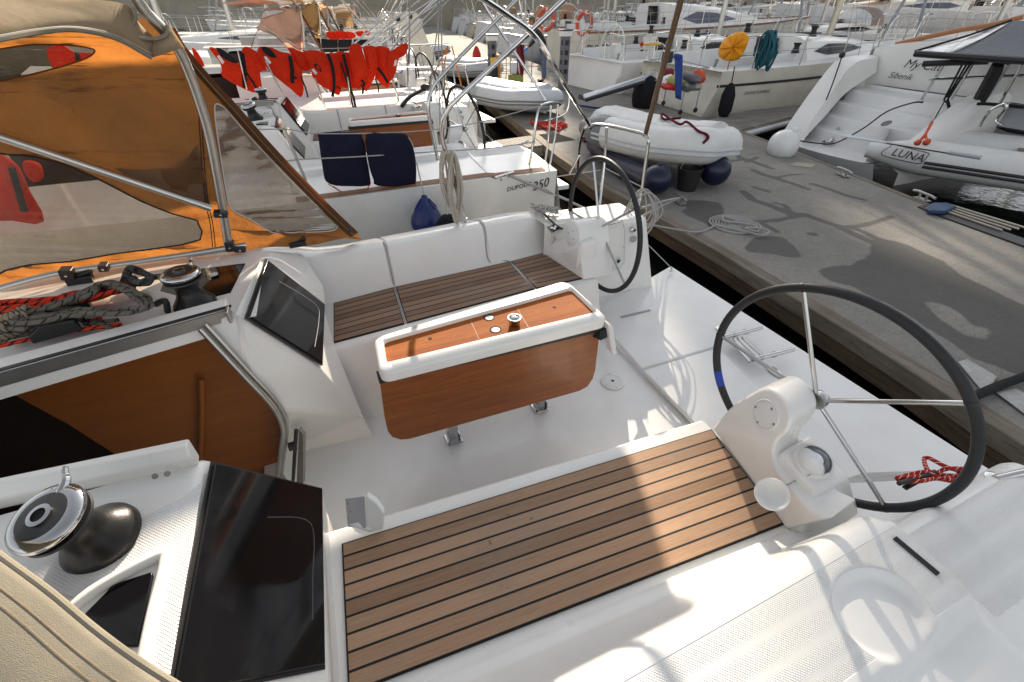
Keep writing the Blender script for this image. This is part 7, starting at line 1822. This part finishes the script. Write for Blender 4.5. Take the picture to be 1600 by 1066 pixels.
# ---- stanchions, lifelines, bows of the next yacht (parts of it)
def part_tube(pts, r, name, mat, parent, n=5, seg=8): m = MB(); m.tube(cat(pts, n) if len(pts) > 2 else pts, r, seg); return m.build(name, M(mat), parent)
part_tube([U(478, 283, y=4.25), U(444, 202, y=4.22)], .013, 'stanchion', 'steel', n1)
part_tube([U(330, 205, y=4.2), U(444, 202, y=4.22), U(500, 209, y=4.26), U(640, 206, y=4.28), U(740, 193, y=4.3), U(852, 163, y=4.4)], .0045, 'lifeline', 'wire', n1)
part_tube([U(420, 258, y=4.2), U(463, 250, y=4.22), U(560, 245, y=4.22), U(650, 239, y=4.25), U(760, 232, y=4.3), U(836, 222, y=4.4)], .0055, 'lifeline', 'wire', n1)
part_tube([U(824, 272, y=4.42), U(832, 230, y=4.42), U(838, 190, y=4.43), U(842, 172, y=4.45), U(850, 163, y=4.5), U(868, 160, y=4.7), U(876, 163, y=4.8)], .0135, 'pushpit', 'steel', n1)
part_tube([U(851, 264, y=4.6), U(857, 215, y=4.6), U(861, 165, y=4.62)], .012, 'pushpit_post', 'steel', n1); part_tube([U(858, 266, y=4.7), U(867, 215, y=4.75), U(872, 163, y=4.78)], .012, 'pushpit_post', 'steel', n1)
part_tube([U(838, 190, y=4.43), U(858, 188, y=4.6), U(885, 176, y=4.9), U(890, 150, y=5.2)], .007, 'pushpit_rail', 'steel', n1)
part_tube([U(684, 250, y=4.35), U(680, 230, y=4.35), U(672, 190, y=4.35), U(669, 162, y=4.35), U(675, 140, y=4.38), U(690, 119, y=4.4), U(740, 67, y=4.5), U(797, 10, y=4.6), U(830, -25, y=4.7)], .0165, 'bimini_bow', 'steel', n1, 6, 10)
part_tube([U(853, 157, y=4.6), U(815, 98, y=4.8), U(775, 37, y=5.0), U(752, 0, y=5.1), U(735, -30, y=5.2)], .0145, 'bimini_strut', 'steel', n1)
c = U(775, 276, z=.60); cl_ = thing
m = MB(); m.tube([U(773, 278, z=.64), U(802, 269, z=.64)], .012, 8); m.tube([U(782, 277, z=.64), U(783, 281, z=.60)], .012, 6); m.tube([U(793, 273, z=.64), U(794, 277, z=.60)], .012, 6); m.build('cleat', M('steel'), n1)
# wood locker front standing open behind the next table and its coiled rope
hank(U(634, 214, y=4.6), .18, .10, 7, .010, (1, 0, 0), 'rope_hank', 'rope_white', 'white rope hank beside the navy cushions', .02, .03, 3)
# ---- own bimini bow, strut and staff
part_tube([U(727, 346, y=2.99), U(716, 305, y=2.99), U(705, 262, y=2.99), U(693, 225, y=2.98), U(691, 196, y=2.97), U(700, 172, y=2.95), U(720, 150, y=2.93), U(807, 70, y=2.88), U(880, 1, y=2.83), U(925, -42, y=2.8)], .0145, 'bimini_bow', 'steel', YB, 6, 12)
m = MB(); m.lathe([(.028, 0), (.028, .006), (.018, .014), (.016, .03), (0, .03)], U(727, 347, y=2.99), seg=16); m.build('bow_socket', M('steel'), YB)
st_ = part_tube([U(922, 197, z=1.10), U(880, 128, y=2.55), U(838, 60, y=2.45), U(790, 22, y=2.35), U(745, -8, y=2.25), U(700, -40, y=2.15)], .0125, 'bimini_strut', 'steel', YB)
m = MB(); m.tube([U(919, 192, z=1.12), U(924, 200, z=1.09)], .018, 10); m.build('strut_clamp', M('chrome'), st_)
p0_, p1_ = U(1008, 212, z=1.12), U(1064, 0, y=2.30)
m = MB(); m.tube([p0_, lerp(p0_, p1_, .5), p1_, p1_+(p1_-p0_)*2.2], .0165, 10); sf = m.build('staff', M('brown_pole'), YB)
m = MB(); m.box(U(1043, 89, y=ony if False else lerp(p0_.y, p1_.y, .58)), (.05, .05, .06)); m.build('staff_clamp', M('black_plastic'), sf, .008)
# rope hanks hung on the bow
hank(U(692, 236, y=2.98)+Vector((0, -.02, 0)), .34, .10, 7, .0075, (1, .1, 0), 'rope_hank', 'rope_white', 'bundle of cream rope hung on the steel bow, left of two', .012, .03, 11)
hank(U(706, 236, y=2.96)+Vector((0, -.02, 0)), .46, .09, 8, .0075, (1, .1, 0), 'rope_hank', 'rope_white', 'longer bundle of cream rope hung on the steel bow, right of two', .012, .03, 12)
# ---- stays and falls of the second and third yachts (parts)
for a, c in (((668, 168), (690, -10)), ((688, 240), (684, -10)), ((692, 170), (689, -10)), ((640, 98), (640, -10))): part_tube([U(*a, y=6.2), U(*c, y=6.0)], .007, 'backstay', 'wire', n1)
for a, c in (((551, 70), (650, -10)), ((566, 72), (668, -10)), ((571, 70), (690, -10)), ((588, 72), (710, -12)), ((610, 85), (700, -10)), ((616, 84), (712, -10))): part_tube([U(*a, y=9.0), U(*c, y=9.4)], .012, 'topping_lift', 'steel', n2)
part_tube([U(626, 170, y=8.6), U(615, 130, y=8.6), U(604, 100, y=8.6), U(606, 86, y=8.62), U(615, 74, y=8.65), U(640, 40, y=8.8), U(690, -10, y=9.0)], .017, 'bimini_bow', 'steel', n2)
part_tube([U(638, 142, y=9.2), U(637, 110, y=9.2), U(635, 76, y=9.2), U(640, 71, y=9.25), U(665, 70, y=9.6), U(700, 68, y=10)], .014, 'pushpit', 'steel', n2); part_tube([U(636, 106, y=9.2), U(700, 104, y=10)], .010, 'pushpit_rail', 'steel', n2)
for a, c in (((700, 72), (668, 135)), ((706, 72), (728, 164)), ((700, 72), (690, 120))): part_tube([U(*a, y=9.5), U(*c, y=9.2)], .012, 'orange_line', 'rope_orange', n2)
# stanchions and wires of the second yacht in front of the jackets
for a, c in (((443, 150), (415, 95)), ((510, 173), (492, 122)), ((548, 165), (543, 120)), ((386, 140), (372, 80))): part_tube([U(*a, y=8.33), U(*c, y=8.30)], .012, 'stanchion', 'steel', n2)
part_tube([U(330, 76, y=8.45), U(420, 74, y=8.45), U(520, 76, y=8.46), U(640, 70, y=8.5)], .006, 'lifeline', 'wire', n2)
# black fall tackle of the second yacht
part_tube([U(628, 166, y=7.6), U(640, 152, y=7.8), U(665, 138, y=8.1)], .028, 'mainsheet', 'rope_black', n2); m = MB(); m.ball(U(665, 137, y=8.1), .09, 10, (1, .6, .6)); m.build('block', M('black_plastic'), n2)
# tall raised gangplank, cream board with holes
gp = [(619, 26), (657, 18), (692, 118), (640, 128)]; P = [U(x, y, y=13.0) for x, y in [(616, 20), (650, 18), (690, 116), (662, 118)]]
t = thing('gangplank', 'cream gangplank hoisted upright at a stern beyond the life jackets', 'gangplank', P[3]); m = MB(); m.prism(P, (.02, .10, 0)); m.build('board', M('hull_cream'), t, .02)
for q in ((641, 26), (622, 30), (682, 112)):
    m = MB(); m.lathe([(.05, 0), (.05, .01), (0, .012)], U(*q, y=12.98), (0, -1, 0), 12); m.build('hole', M('dark_void'), t)
# box with an anchor-like arrow mark
P = [U(x, y, y=12.2) for x, y in ((622, 110), (650, 107), (652, 138), (624, 140))]; t = thing('deck_locker', 'pale grey locker door with a black double arrow, right of the life jackets', 'locker', P[3]); m = MB(); m.prism(P, (.0, .3, 0)); m.build('door', M('pvc_pale'), t, .02)
m = MB(); a, c = U(629, 114, y=12.18), U(629, 130, y=12.18); m.tube([a, c], .016, 6); m.lathe([(.05, 0), (0, .09)], a-Vector((0, 0, .02)), seg=8); m.lathe([(.05, 0), (0, -.09)], c+Vector((0, 0, .02)), seg=8); m.build('arrow_mark', M('ink'), t)
# ---- rope heap on the starboard cabin top
def heap(P, z, n, r, mat, label, seed, zr=.05, grp='ropes heaped on the cabin top', name='rope_pile'):
    rnd = random.Random(seed); pts = []
    for i in range(n):
        a = P[i % len(P)]; q = U(a[0]+rnd.uniform(-9, 9), a[1]+rnd.uniform(-5, 5), z=z+rnd.random()*zr); pts.append(q)
    m = MB(); m.tube(cat(pts, 8), r, 8); return tag(m.build(name, M(mat)), label, 'rope', grp)
heap([(8, 487), (60, 478), (120, 462), (185, 452), (205, 444), (150, 462), (90, 474), (30, 482)], .985, 64, .0085, 'rope_red', 'red rope with black flecks heaped on the cabin top behind the grey coils', 21, .055)
heap([(-10, 480), (40, 474), (100, 470), (70, 482), (10, 492)], .985, 36, .0085, 'rope_red', 'red flecked rope end at the left edge of the cabin top heap', 25, .05)
heap([(35, 492), (90, 480), (140, 455), (165, 444), (195, 450), (215, 465), (228, 473), (215, 484), (170, 488), (120, 488), (60, 500), (25, 505)], 1.02, 66, .0085, 'rope_grey', 'grey flecked rope coiled in long loops over the red rope', 22, .045)
heap([(5, 505), (40, 497), (90, 492), (140, 487), (80, 500), (30, 512)], 1.00, 40, .0085, 'rope_grey', 'grey flecked rope lying at the left of the clutches', 23, .05)
heap([(188, 440), (195, 424), (215, 420), (228, 428), (232, 438), (215, 440), (205, 436)], 1.0, 14, .013, 'rope_dark', 'stiff dark rope loop standing up behind the starboard winch', 24, .06)
for k in range(5):
    c = U(5+k*9+ (k % 2)*3, 512-k*4.2, z=1.05); m = MB(); m.tube([c+Vector((.010*math.cos(a)*1.0, .036*math.cos(a), .036*math.sin(a))) for a in np.linspace(-.4, 3.6, 14)], .012, 8); m.build('rope_turn', M('rope_white')) if False else None
m = MB(); pts = []
for k in range(70):
    a = k*.62; c = lerp(U(-8, 520, z=1.03), U(52, 492, z=1.03), k/70); pts.append(c+Vector((0, .036*math.cos(a), .036*math.sin(a))))
m.tube(cat(pts, 3), .008, 8); tag(m.build('rope_turns', M('rope_tan')), 'cream rope wrapped in tight turns round the coil at the left edge', 'rope', 'ropes heaped on the cabin top')
for k, (a, c, mt, lb) in enumerate((((-20, 545), (190, 507), 'rope_red', 'red flecked line running through the front rope clutch'), ((-20, 536), (185, 500), 'rope_grey', 'grey line running beside the red one into the clutches'), ((130, 500), (178, 516), 'rope_grey', 'grey line leaving the clutches aft'), ((138, 508), (160, 498), 'rope_red', 'short red line between clutches and winch'))):
    m = MB(); m.tube(cat([U(*a, z=.985), lerp(U(*a, z=.985), U(*c, z=.985), .5)+Vector((0, .01, .004)), U(*c, z=.985)], 4), .008, 8); tag(m.build('control_line', M(mt)), lb, 'rope', 'lines led to the clutches')
# red flecked rope round the black cleat
rp = [(1400, 748), (1420, 742), (1448, 737), (1470, 742), (1495, 744), (1508, 748), (1490, 752), (1462, 748), (1440, 752), (1412, 752), (1402, 747), (1430, 745), (1458, 742), (1478, 733), (1505, 733), (1500, 741), (1470, 748), (1450, 735), (1444, 718), (1452, 716), (1475, 728), (1500, 738), (1506, 750), (1480, 750)]
m = MB(); m.tube(cat([U(x, y, z=.335+.012*((i*7) % 3)) for i, (x, y) in enumerate(rp)], 6), .0085, 8); tag(m.build('rope', M('rope_crimson')), 'red flecked rope made fast on the black cleat behind the near wheel', 'rope')
# rope hank lying on own starboard quarter
heap([(838, 322), (848, 328), (858, 326), (868, 330), (850, 322), (842, 328)], .66, 40, .006, 'rope_pale', 'small pale rope bundle on the starboard coaming aft of the seats', 31, .05, None, 'rope_bundle')
# ================================================================== things across the pontoon
# lifebuoys
def lifebuoy(px, py, x, R, r, label, fac=(-1, -.35, .1)):
    c = U(px, py, x=x); n = Vector(fac).normalized(); u = n.orthogonal().normalized(); v = n.cross(u); t = thing('lifebuoy', label, 'lifebuoy', c, 'orange lifebuoys on the stern rails')
    m = MB(); m.tube([c+R*(math.cos(a)*u+math.sin(a)*v) for a in [2*math.pi*i/40 for i in range(40)]], r, 12, closed=True); m.build('ring', M('buoy_orange'), t)
    for k in range(4):
        a0 = k*1.5708+.6; m = MB(); m.tube([c+R*(math.cos(a)*u+math.sin(a)*v) for a in np.linspace(a0-.1, a0+.1, 5)], r*1.05, 12); m.build('band', M('retro'), t)
    m = MB(); m.tube([c+(R+r*1.1)*(math.cos(a)*u+math.sin(a)*v) for a in [2*math.pi*i/40 for i in range(40)]], r*.12, 5, closed=True); m.build('grab_line', M('rope_white'), t)
lifebuoy(913, 37, 11.6, .36, .075, 'orange lifebuoy on the stern rail of the lettered deck saloon yacht'); lifebuoy(853, 31, 11.0, .36, .075, 'orange lifebuoy behind the standing person', (-.8, -.6, .1))
# yellow horseshoe cover on the cream yacht
P = sm2([(1127, 92), (1122, 84), (1126, 70), (1136, 58), (1150, 51), (1162, 50), (1170, 58), (1168, 70), (1161, 84), (1154, 93), (1140, 96)], 3); Q = [U(x, y, x=9.35) for x, y in P]; cq = sum(Q, Vector())/len(Q)
t = thing('sail_board', 'round yellow cloth cover tied to the stern rail of the cream yacht', 'cover', cq); dn_ = (Vector((0, 0, CAMZ))-cq).normalized(); m = MB()
rows = [[cq+(p-cq)*k+dn_*h*(1+.4*math.sin(i*1.3)) for i, p in enumerate(Q)] for k, h in ((.05, .10), (.35, .095), (.7, .08), (.92, .05), (1, 0), (.9, -.04))]
m.grid(rows, False, closed=True); m.poly(rows[0]); m.build('cloth', M('yellow_cover'), t, smooth=80); t.name = 'buoy_cover'
for k in range(7):
    a = k*.42-1.3; i0 = int((k*5) % len(Q)); m = MB(); m.tube(cat([lerp(cq, Q[i0], .15)+dn_*.12, lerp(cq, Q[i0], .55)+dn_*.105, lerp(cq, Q[i0], .9)+dn_*.07], 4), .018, 6); m.build('fold', M('yellow_cover'), t)
hank(U(1206, 48, x=10.3), .75, .30, 22, .018, (0, 1, 0), 'rope_hank', 'teal_rope', 'teal rope hank hanging beside the yellow cover on the cream yacht', .14, .12, 41)
# passerelle
P = [U(909, 148, z=.02), U(915, 153, z=.02), U(1024, 120, x=8.4), U(1024, 112, x=8.4)]
t = thing('passerelle', 'white gangway sloping from the pontoon up to a stern', 'gangway', P[0]); m = MB(); m.slab(P, -.07); m.build('board', M('pvc_pale'), t, .01); m = MB(); m.tube([P[1]+Vector((0, 0, -.05)), P[2]+Vector((0, 0, -.05))], .045, 8); m.build('edge_rail', M('black_plastic'), t); m = MB(); m.box(P[0]+Vector((.02, -.05, -.05)), (.12, .3, .12)); m.build('roller', M('black_plastic'), t, .02)
c = U(1008, 150, x=8.3); t = thing('fender', 'large black fender between the gangway and the shopping trolley', 'fender', c); m = MB(); m.ball(c, .42, 20, (.7, .9, 1.15)); m.build('body', M('black_fabric'), t)
# shopping trolley full of things
cc_ = U(1055, 128, z=.35); t = thing('shopping_trolley', 'wire shopping trolley loaded with bags behind the white dinghy', 'trolley', Vector((cc_.x, cc_.y, ZD)))
def pt(f, s_, z): return cc_+Vector((.10, -1, 0)).normalized()*f*1.25+Vector((1, .10, 0)).normalized()*s_*1.25+Vector((0, 0, z))
fr0 = [pt(-.5, -.28, .42), pt(.55, -.22, .34), pt(.55, .22, .34), pt(-.5, .28, .42)]; fr1 = [pt(-.42, -.2, .0), pt(.42, -.17, .0), pt(.42, .17, .0), pt(-.42, .2, .0)]
for f in (fr0, fr1, [lerp(a, c, .5) for a, c in zip(fr0, fr1)]):
    m = MB(); m.tube(f, .010, 6, closed=True); m.build('basket_rail', M('wire'), t)
for i in range(4):
    for k in range(7):
        u = k/7; m = MB(); m.tube([lerp(fr0[i], fr0[(i+1) % 4], u), lerp(fr1[i], fr1[(i+1) % 4], u)], .005, 5); m.build('basket_wire', M('wire'), t)
m = MB(); m.tube(cat([pt(-.45, -.25, .4), pt(-.75, -.26, .70), pt(-.75, .26, .70), pt(-.45, .25, .4)], 4), .015, 8); m.build('push_handle', M('steel'), t)
m = MB(); m.tube([pt(-.75, -.2, .70), pt(-.75, .2, .70)], .025, 8); m.build('handle_grip', M('yellow_paint'), t)
m = MB(); m.ball(pt(-.76, -.28, .72), .05, 8); m.build('coin_lock', M('red_plastic'), t)
for a, c in (((-.4, -.22), (-.42, -.22)), ((-.4, .22), (-.42, .22)), ((.45, -.2), (.45, -.2)), ((.45, .2), (.45, .2))):
    m = MB(); m.tube([pt(a[0], a[1], .0), pt(c[0], c[1], -.5)], .015, 6); lg = m.build('leg', M('wire'), t); m = MB(); m.lathe([(.055, -.015), (.055, .015)], pt(c[0], c[1], -.55), (0, 1, .0), 12); m.build('castor', M('black_plastic'), lg)
def blob(px, py, z, sc, mat, label, name, cat__, seed=1):
    rnd = random.Random(seed); c = U(px, py, z=z); m = MB(); m.ball(c, .21, 14, sc)
    m.v = [c+(p-c)*(1+.22*math.sin(p.x*31+seed)*math.cos(p.z*27+p.y*19)) for p in m.v]; o = m.build(name, M(mat), smooth=70); tag(o, label, cat__)
blob(1046, 127, .50, (.9, 1.0, .6), 'paper_white', 'white bag in the shopping trolley', 'bag', 'bag'); blob(1056, 127, .52, (.9, 1.1, .55), 'lime_cloth', 'yellow green cloth in the shopping trolley', 'cloth', 'cloth', 2)
blob(1046, 135, .42, (.7, 1.3, .35), 'red_plastic', 'red tray low in the shopping trolley', 'tray', 'tray', 3); blob(1092, 120, .60, (.7, .6, .7), 'buoy_orange', 'orange bag at the end of the shopping trolley', 'bag', 'bag', 4)
blob(1078, 122, .60, (.5, 1.5, .45), 'grey_cover', 'grey jacket lying over the shopping trolley', 'jacket', 'clothing', 5); blob(1075, 134, .45, (1.0, 1.4, .5), 'galvanised', 'clear grey plastic bags in the shopping trolley', 'bag', 'bag', 6); blob(1043, 115, .62, (.7, .8, .5), 'dark_red', 'dark red bag at the handle end of the shopping trolley', 'bag', 'bag', 7)
m = MB(); cb_ = U(1055, 92, z=.95); rows = [[cb_+Vector((.02*j, (.16*(j-2)/2)*(1-.2*i/8), 0))+Vector((0, -.03*i, .10*math.sin(min(1, i/2)*1.57)-.10*max(0, i-1))) for j in range(5)] for i in range(10)]
m.grid(rows, False); tag(m.build('blue_cloth', M('blue_cloth'), smooth=80, solid=.03), 'blue trousers draped over the shopping trolley handle', 'clothing')
# lettering LUNA on the inflatable
lp = [(1392, 246), (1398, 239), (1403, 234), (1436, 237), (1439, 240), (1434, 249), (1428, 249), (1405, 244)]
# ---- LUNA panel: laid on the outer face of the tube
dg_ = bpy.context.evaluated_depsgraph_get(); bpy.context.view_layer.update()
def hit(px, py, obs):
    d = ((px-800)*RT-(py-533)*UPV+FPX*FW).normalized(); best = None
    for o in obs:
        mi = o.matrix_world.inverted(); a = mi @ Vector((0, 0, CAMZ)); dd = (mi.to_3x3() @ d).normalized(); ok, loc, nor, fi = o.ray_cast(a, dd)
        if ok:
            p = o.matrix_world @ loc
            if best is None or p.length < best[0].length: best = (p, (o.matrix_world.to_3x3() @ nor).normalized())
    return best
tb = [c for c in lu.children if c.name.startswith('tube')]
h0 = hit(1415, 241, tb)
if h0:
    lu_loc, lu_rot = lu.location.copy(), lu.rotation_euler.copy()
    p, n = h0; dx = Vector((0, -1, 0)); dx = (dx-n*dx.dot(n)).normalized(); dy = n.cross(dx); dy = dy if dy.z > 0 else -dy
    Mw = lu.matrix_world.inverted()
    def addw(mb, name, mat):
        o = mb.build(name, M(mat)); me = o.data; me.transform(Mw @ o.matrix_world); o.location = (0, 0, 0); o.parent = lu; return o
    q = p+n*.012; m = MB(); fr = [q+dx*a+dy*b_ for a, b_ in ((-.30, -.085), (-.25, .06), (-.20, .095), (.24, .085), (.29, .05), (.26, -.06), (.20, -.095))]
    m.tube(cat(fr, 4, True), .006, 5, closed=True); addw(m, 'name_frame', 'ink')
    o = text('boat_name', 'LUNA', .17, q-dx*.19-dy*.06+n*.004, dx, dy, M('ink'), None, .25); o.data.transform(Mw); o.parent = lu
tr_o = [c for c in mc.children if c.name.startswith('transom')]
for nm, body, sz, a, c, e in (('boat_name', 'My Cat', .21, (1413, 106), (1452, 110), (1420, 88)), ('home_port', 'Sibenik', .15, (1391, 122), (1419, 125), (1393, 112))):
    ha, hc, he = hit(*a, tr_o), hit(*c, tr_o), hit(*e, tr_o)
    if ha and hc and he:
        xd = hc[0]-ha[0]; yd = Vector((.12, 0, 1)); nn3 = xd.cross(yd).normalized(); nn3 = nn3 if nn3.dot(Vector((-1, 0, .4))) > 0 else -nn3
        o = text(nm, body, sz, ha[0]+nn3*.10, xd, yd, M('ink'), mc, .35)
dn_o = [c for c in dn1.children]
P = [(1040, 180), (1052, 178), (1062, 190), (1050, 188), (1036, 190), (1034, 183), (1050, 183), (1060, 198), (1072, 196), (1090, 207), (1102, 214), (1104, 222), (1098, 226), (1106, 219), (1100, 214)]
Q = [hit(x, y, dn_o) for x, y in P]; Q = [q[0]+Vector((0, 0, .02+.012*(i % 3))) for i, q in enumerate(Q) if q]
if len(Q) > 6: m = MB(); m.tube(cat(Q, 6), .0165, 8); tag(m.build('rope', M('rope_maroon')), 'dark red rope lying knotted across the white dinghy cover', 'rope')
h1, h2 = hit(1397, 841, [sdk]), hit(1465, 898, [sdk])
if h1 and h2:
    m = MB(); Q = []
    for t_ in [i_/8 for i_ in range(9)]:
        hh_ = hit(lerp(1397, 1465, t_), lerp(841, 898, t_), [sdk]); Q.append(hh_[0]+Vector((0, 0, .002)))
    m.tube(Q, .0075, 8); m.build('deck_slot', M('black_plastic'), YB)
# ---- mast, boom and stowed mainsail of the next yacht and its neighbours: above the picture, they shade the cockpit
def rig(root, y, x_m, x_b, zb, zt, name='sail_bag', dz=.0, rb=.07):
    m = MB(); m.lathe([(.08, 0), (.08, 9), (.06, 13), (0, 13)], (x_m, y, .9), seg=14); m.build('mast', M('aluminium'), root, smooth=60)
    m = MB(); m.tube([(x_m, y, zb-.08-dz), (x_b+.1, y, zb-.02-dz)], rb, 10); bo = m.build('boom', M('aluminium'), root)
    rows = []
    for i in range(15):
        x = lerp(x_m+.1, x_b, i/14); h = lerp(zt-zb+.12, zt-zb-.04, i/14)+.03*math.sin(i*1.9); rows.append([Vector((x, y+.17*math.sin(a), zb+h*.5-h*.5*math.cos(a))) for a in np.linspace(0, 2*math.pi, 14, endpoint=False)])
    m = MB(); m.grid(rows, False, closed=True); m.poly(rows[0]); m.poly(rows[-1]); m.build('sail_bag', M('sail_cover'), bo, smooth=70)
    for k in range(2):
        m = MB(); m.tube([(x_b-.3-.9*k, y, zb+.3), (x_m, y, 9)], .006, 5, cap=False); m.build('lazy_jack', M('wire'), bo)
    m = MB(); m.tube([(x_b+.05, y, zb), (x_m, y, 12.5)], .007, 5, cap=False); m.build('topping_lift', M('wire'), bo)
rig(n1, 5.75, -4.6, 3.15, 2.84, 3.48, dz=.50, rb=.13)
rig(n2, 10.1, -4.0, 2.2, 2.9, 3.5)
rig(n3, 14.4, -3.3, 2.6, 2.9, 3.5)
rig(n4, 18.6, -2.7, 3.2, 2.9, 3.5)
# ---- wooded hillside towards the sun, with an unseen leaf screen added for shade
az = Vector((math.cos(R_(SUN_AZ)), math.sin(R_(SUN_AZ)), 0)); pr = Vector((az.y, -az.x, 0))
m = MB(); rows = []
for j, (dd, hz) in enumerate(((62, -1.2), (66, 1.5), (74, 6), (84, 13), (96, 20), (120, 26), (170, 30))):
    rows.append([az*(dd+4*math.sin(i*.7+j))+pr*(-150+i*7.5)+Vector((0, 0, hz*(1+.12*math.sin(i*.9+j*1.3))-.4)) for i in range(41)])
m.grid(rows, False); struct(m.build('hillside', M('soil'), smooth=80))
m = MB(); qw = [az*60+pr*(-150+i*7.5)+Vector((0, 0, 0)) for i in range(41)]
m.grid([[p+Vector((0, 0, -1.2)) for p in qw], [p+Vector((0, 0, 3.4)) for p in qw], [p+az*3+Vector((0, 0, 3.4)) for p in qw]], False); struct(m.build('quay', M('stone'), smooth=0))
rw = random.Random(5); m = MB(); D = 86.0; TE = math.tan(R_(SUN_EL))
def zsun(s, z0=0): return z0+(D-s)*TE      # height on the leaf screen at which the ray to ground point (along-axis s) passes
def leafq(c, sz):
    a = Vector((rw.uniform(-1, 1), rw.uniform(-1, 1), rw.uniform(-1, 1))).normalized(); b_ = a.orthogonal().normalized(); c2 = a.cross(b_)
    m.poly([c-b_*sz-c2*sz*.6, c+b_*sz*.8-c2*sz*.5, c+b_*sz+c2*sz*.6, c-b_*sz*.7+c2*sz*.55])
hole = (4.15, 6.2, zsun(6.9, -.27), zsun(3.0, -.27))  # gap left in the added leaves so a sun patch reaches the pontoon
for i in range(5200):  # leaf screen added out of view to shade the stern and pontoon
    u = rw.uniform(.84, 20); z = rw.uniform(18, 44); zt_ = 43+3*math.sin(u*.8)
    if z > zt_: continue
    sz = rw.uniform(.55, 1.0)
    if u-sz*.7 < .84: u = .84+sz*.7
    if hole[0]-sz*.6 < u < hole[1]+sz*.6 and hole[2]-sz*.6 < z < hole[3]+sz*.6: continue
    leafq(az*(D+rw.uniform(-2.5, 2.5))+pr*u+Vector((0, 0, z)), sz)
for i in range(700):  # floating leaf band added only to shade the next yacht's deck
    u = rw.uniform(-4.2, .1); z = rw.uniform(37.9, 38.9); leafq(az*(D+rw.uniform(-1.5, 1.5))+pr*u+Vector((0, 0, z)), rw.uniform(.25, .5))
for i in range(4200):
    u = rw.uniform(-140, 140); dd = rw.uniform(70, 120)
    if -1.0 < u < 21: zmax = 4
    else: zmax = 9
    g = lerp(4, 26, (dd-70)/50); leafq(az*dd+pr*u+Vector((0, 0, g+rw.uniform(0, zmax))), rw.uniform(.8, 1.8))
wd = m.build('wood_and_shade_leaves', M('foliage'), weld=False, smooth=0); wd['kind'] = 'stuff'; wd['label'] = 'dark green wooded slope with an added leaf screen shading the harbour'; wd['category'] = 'wood'
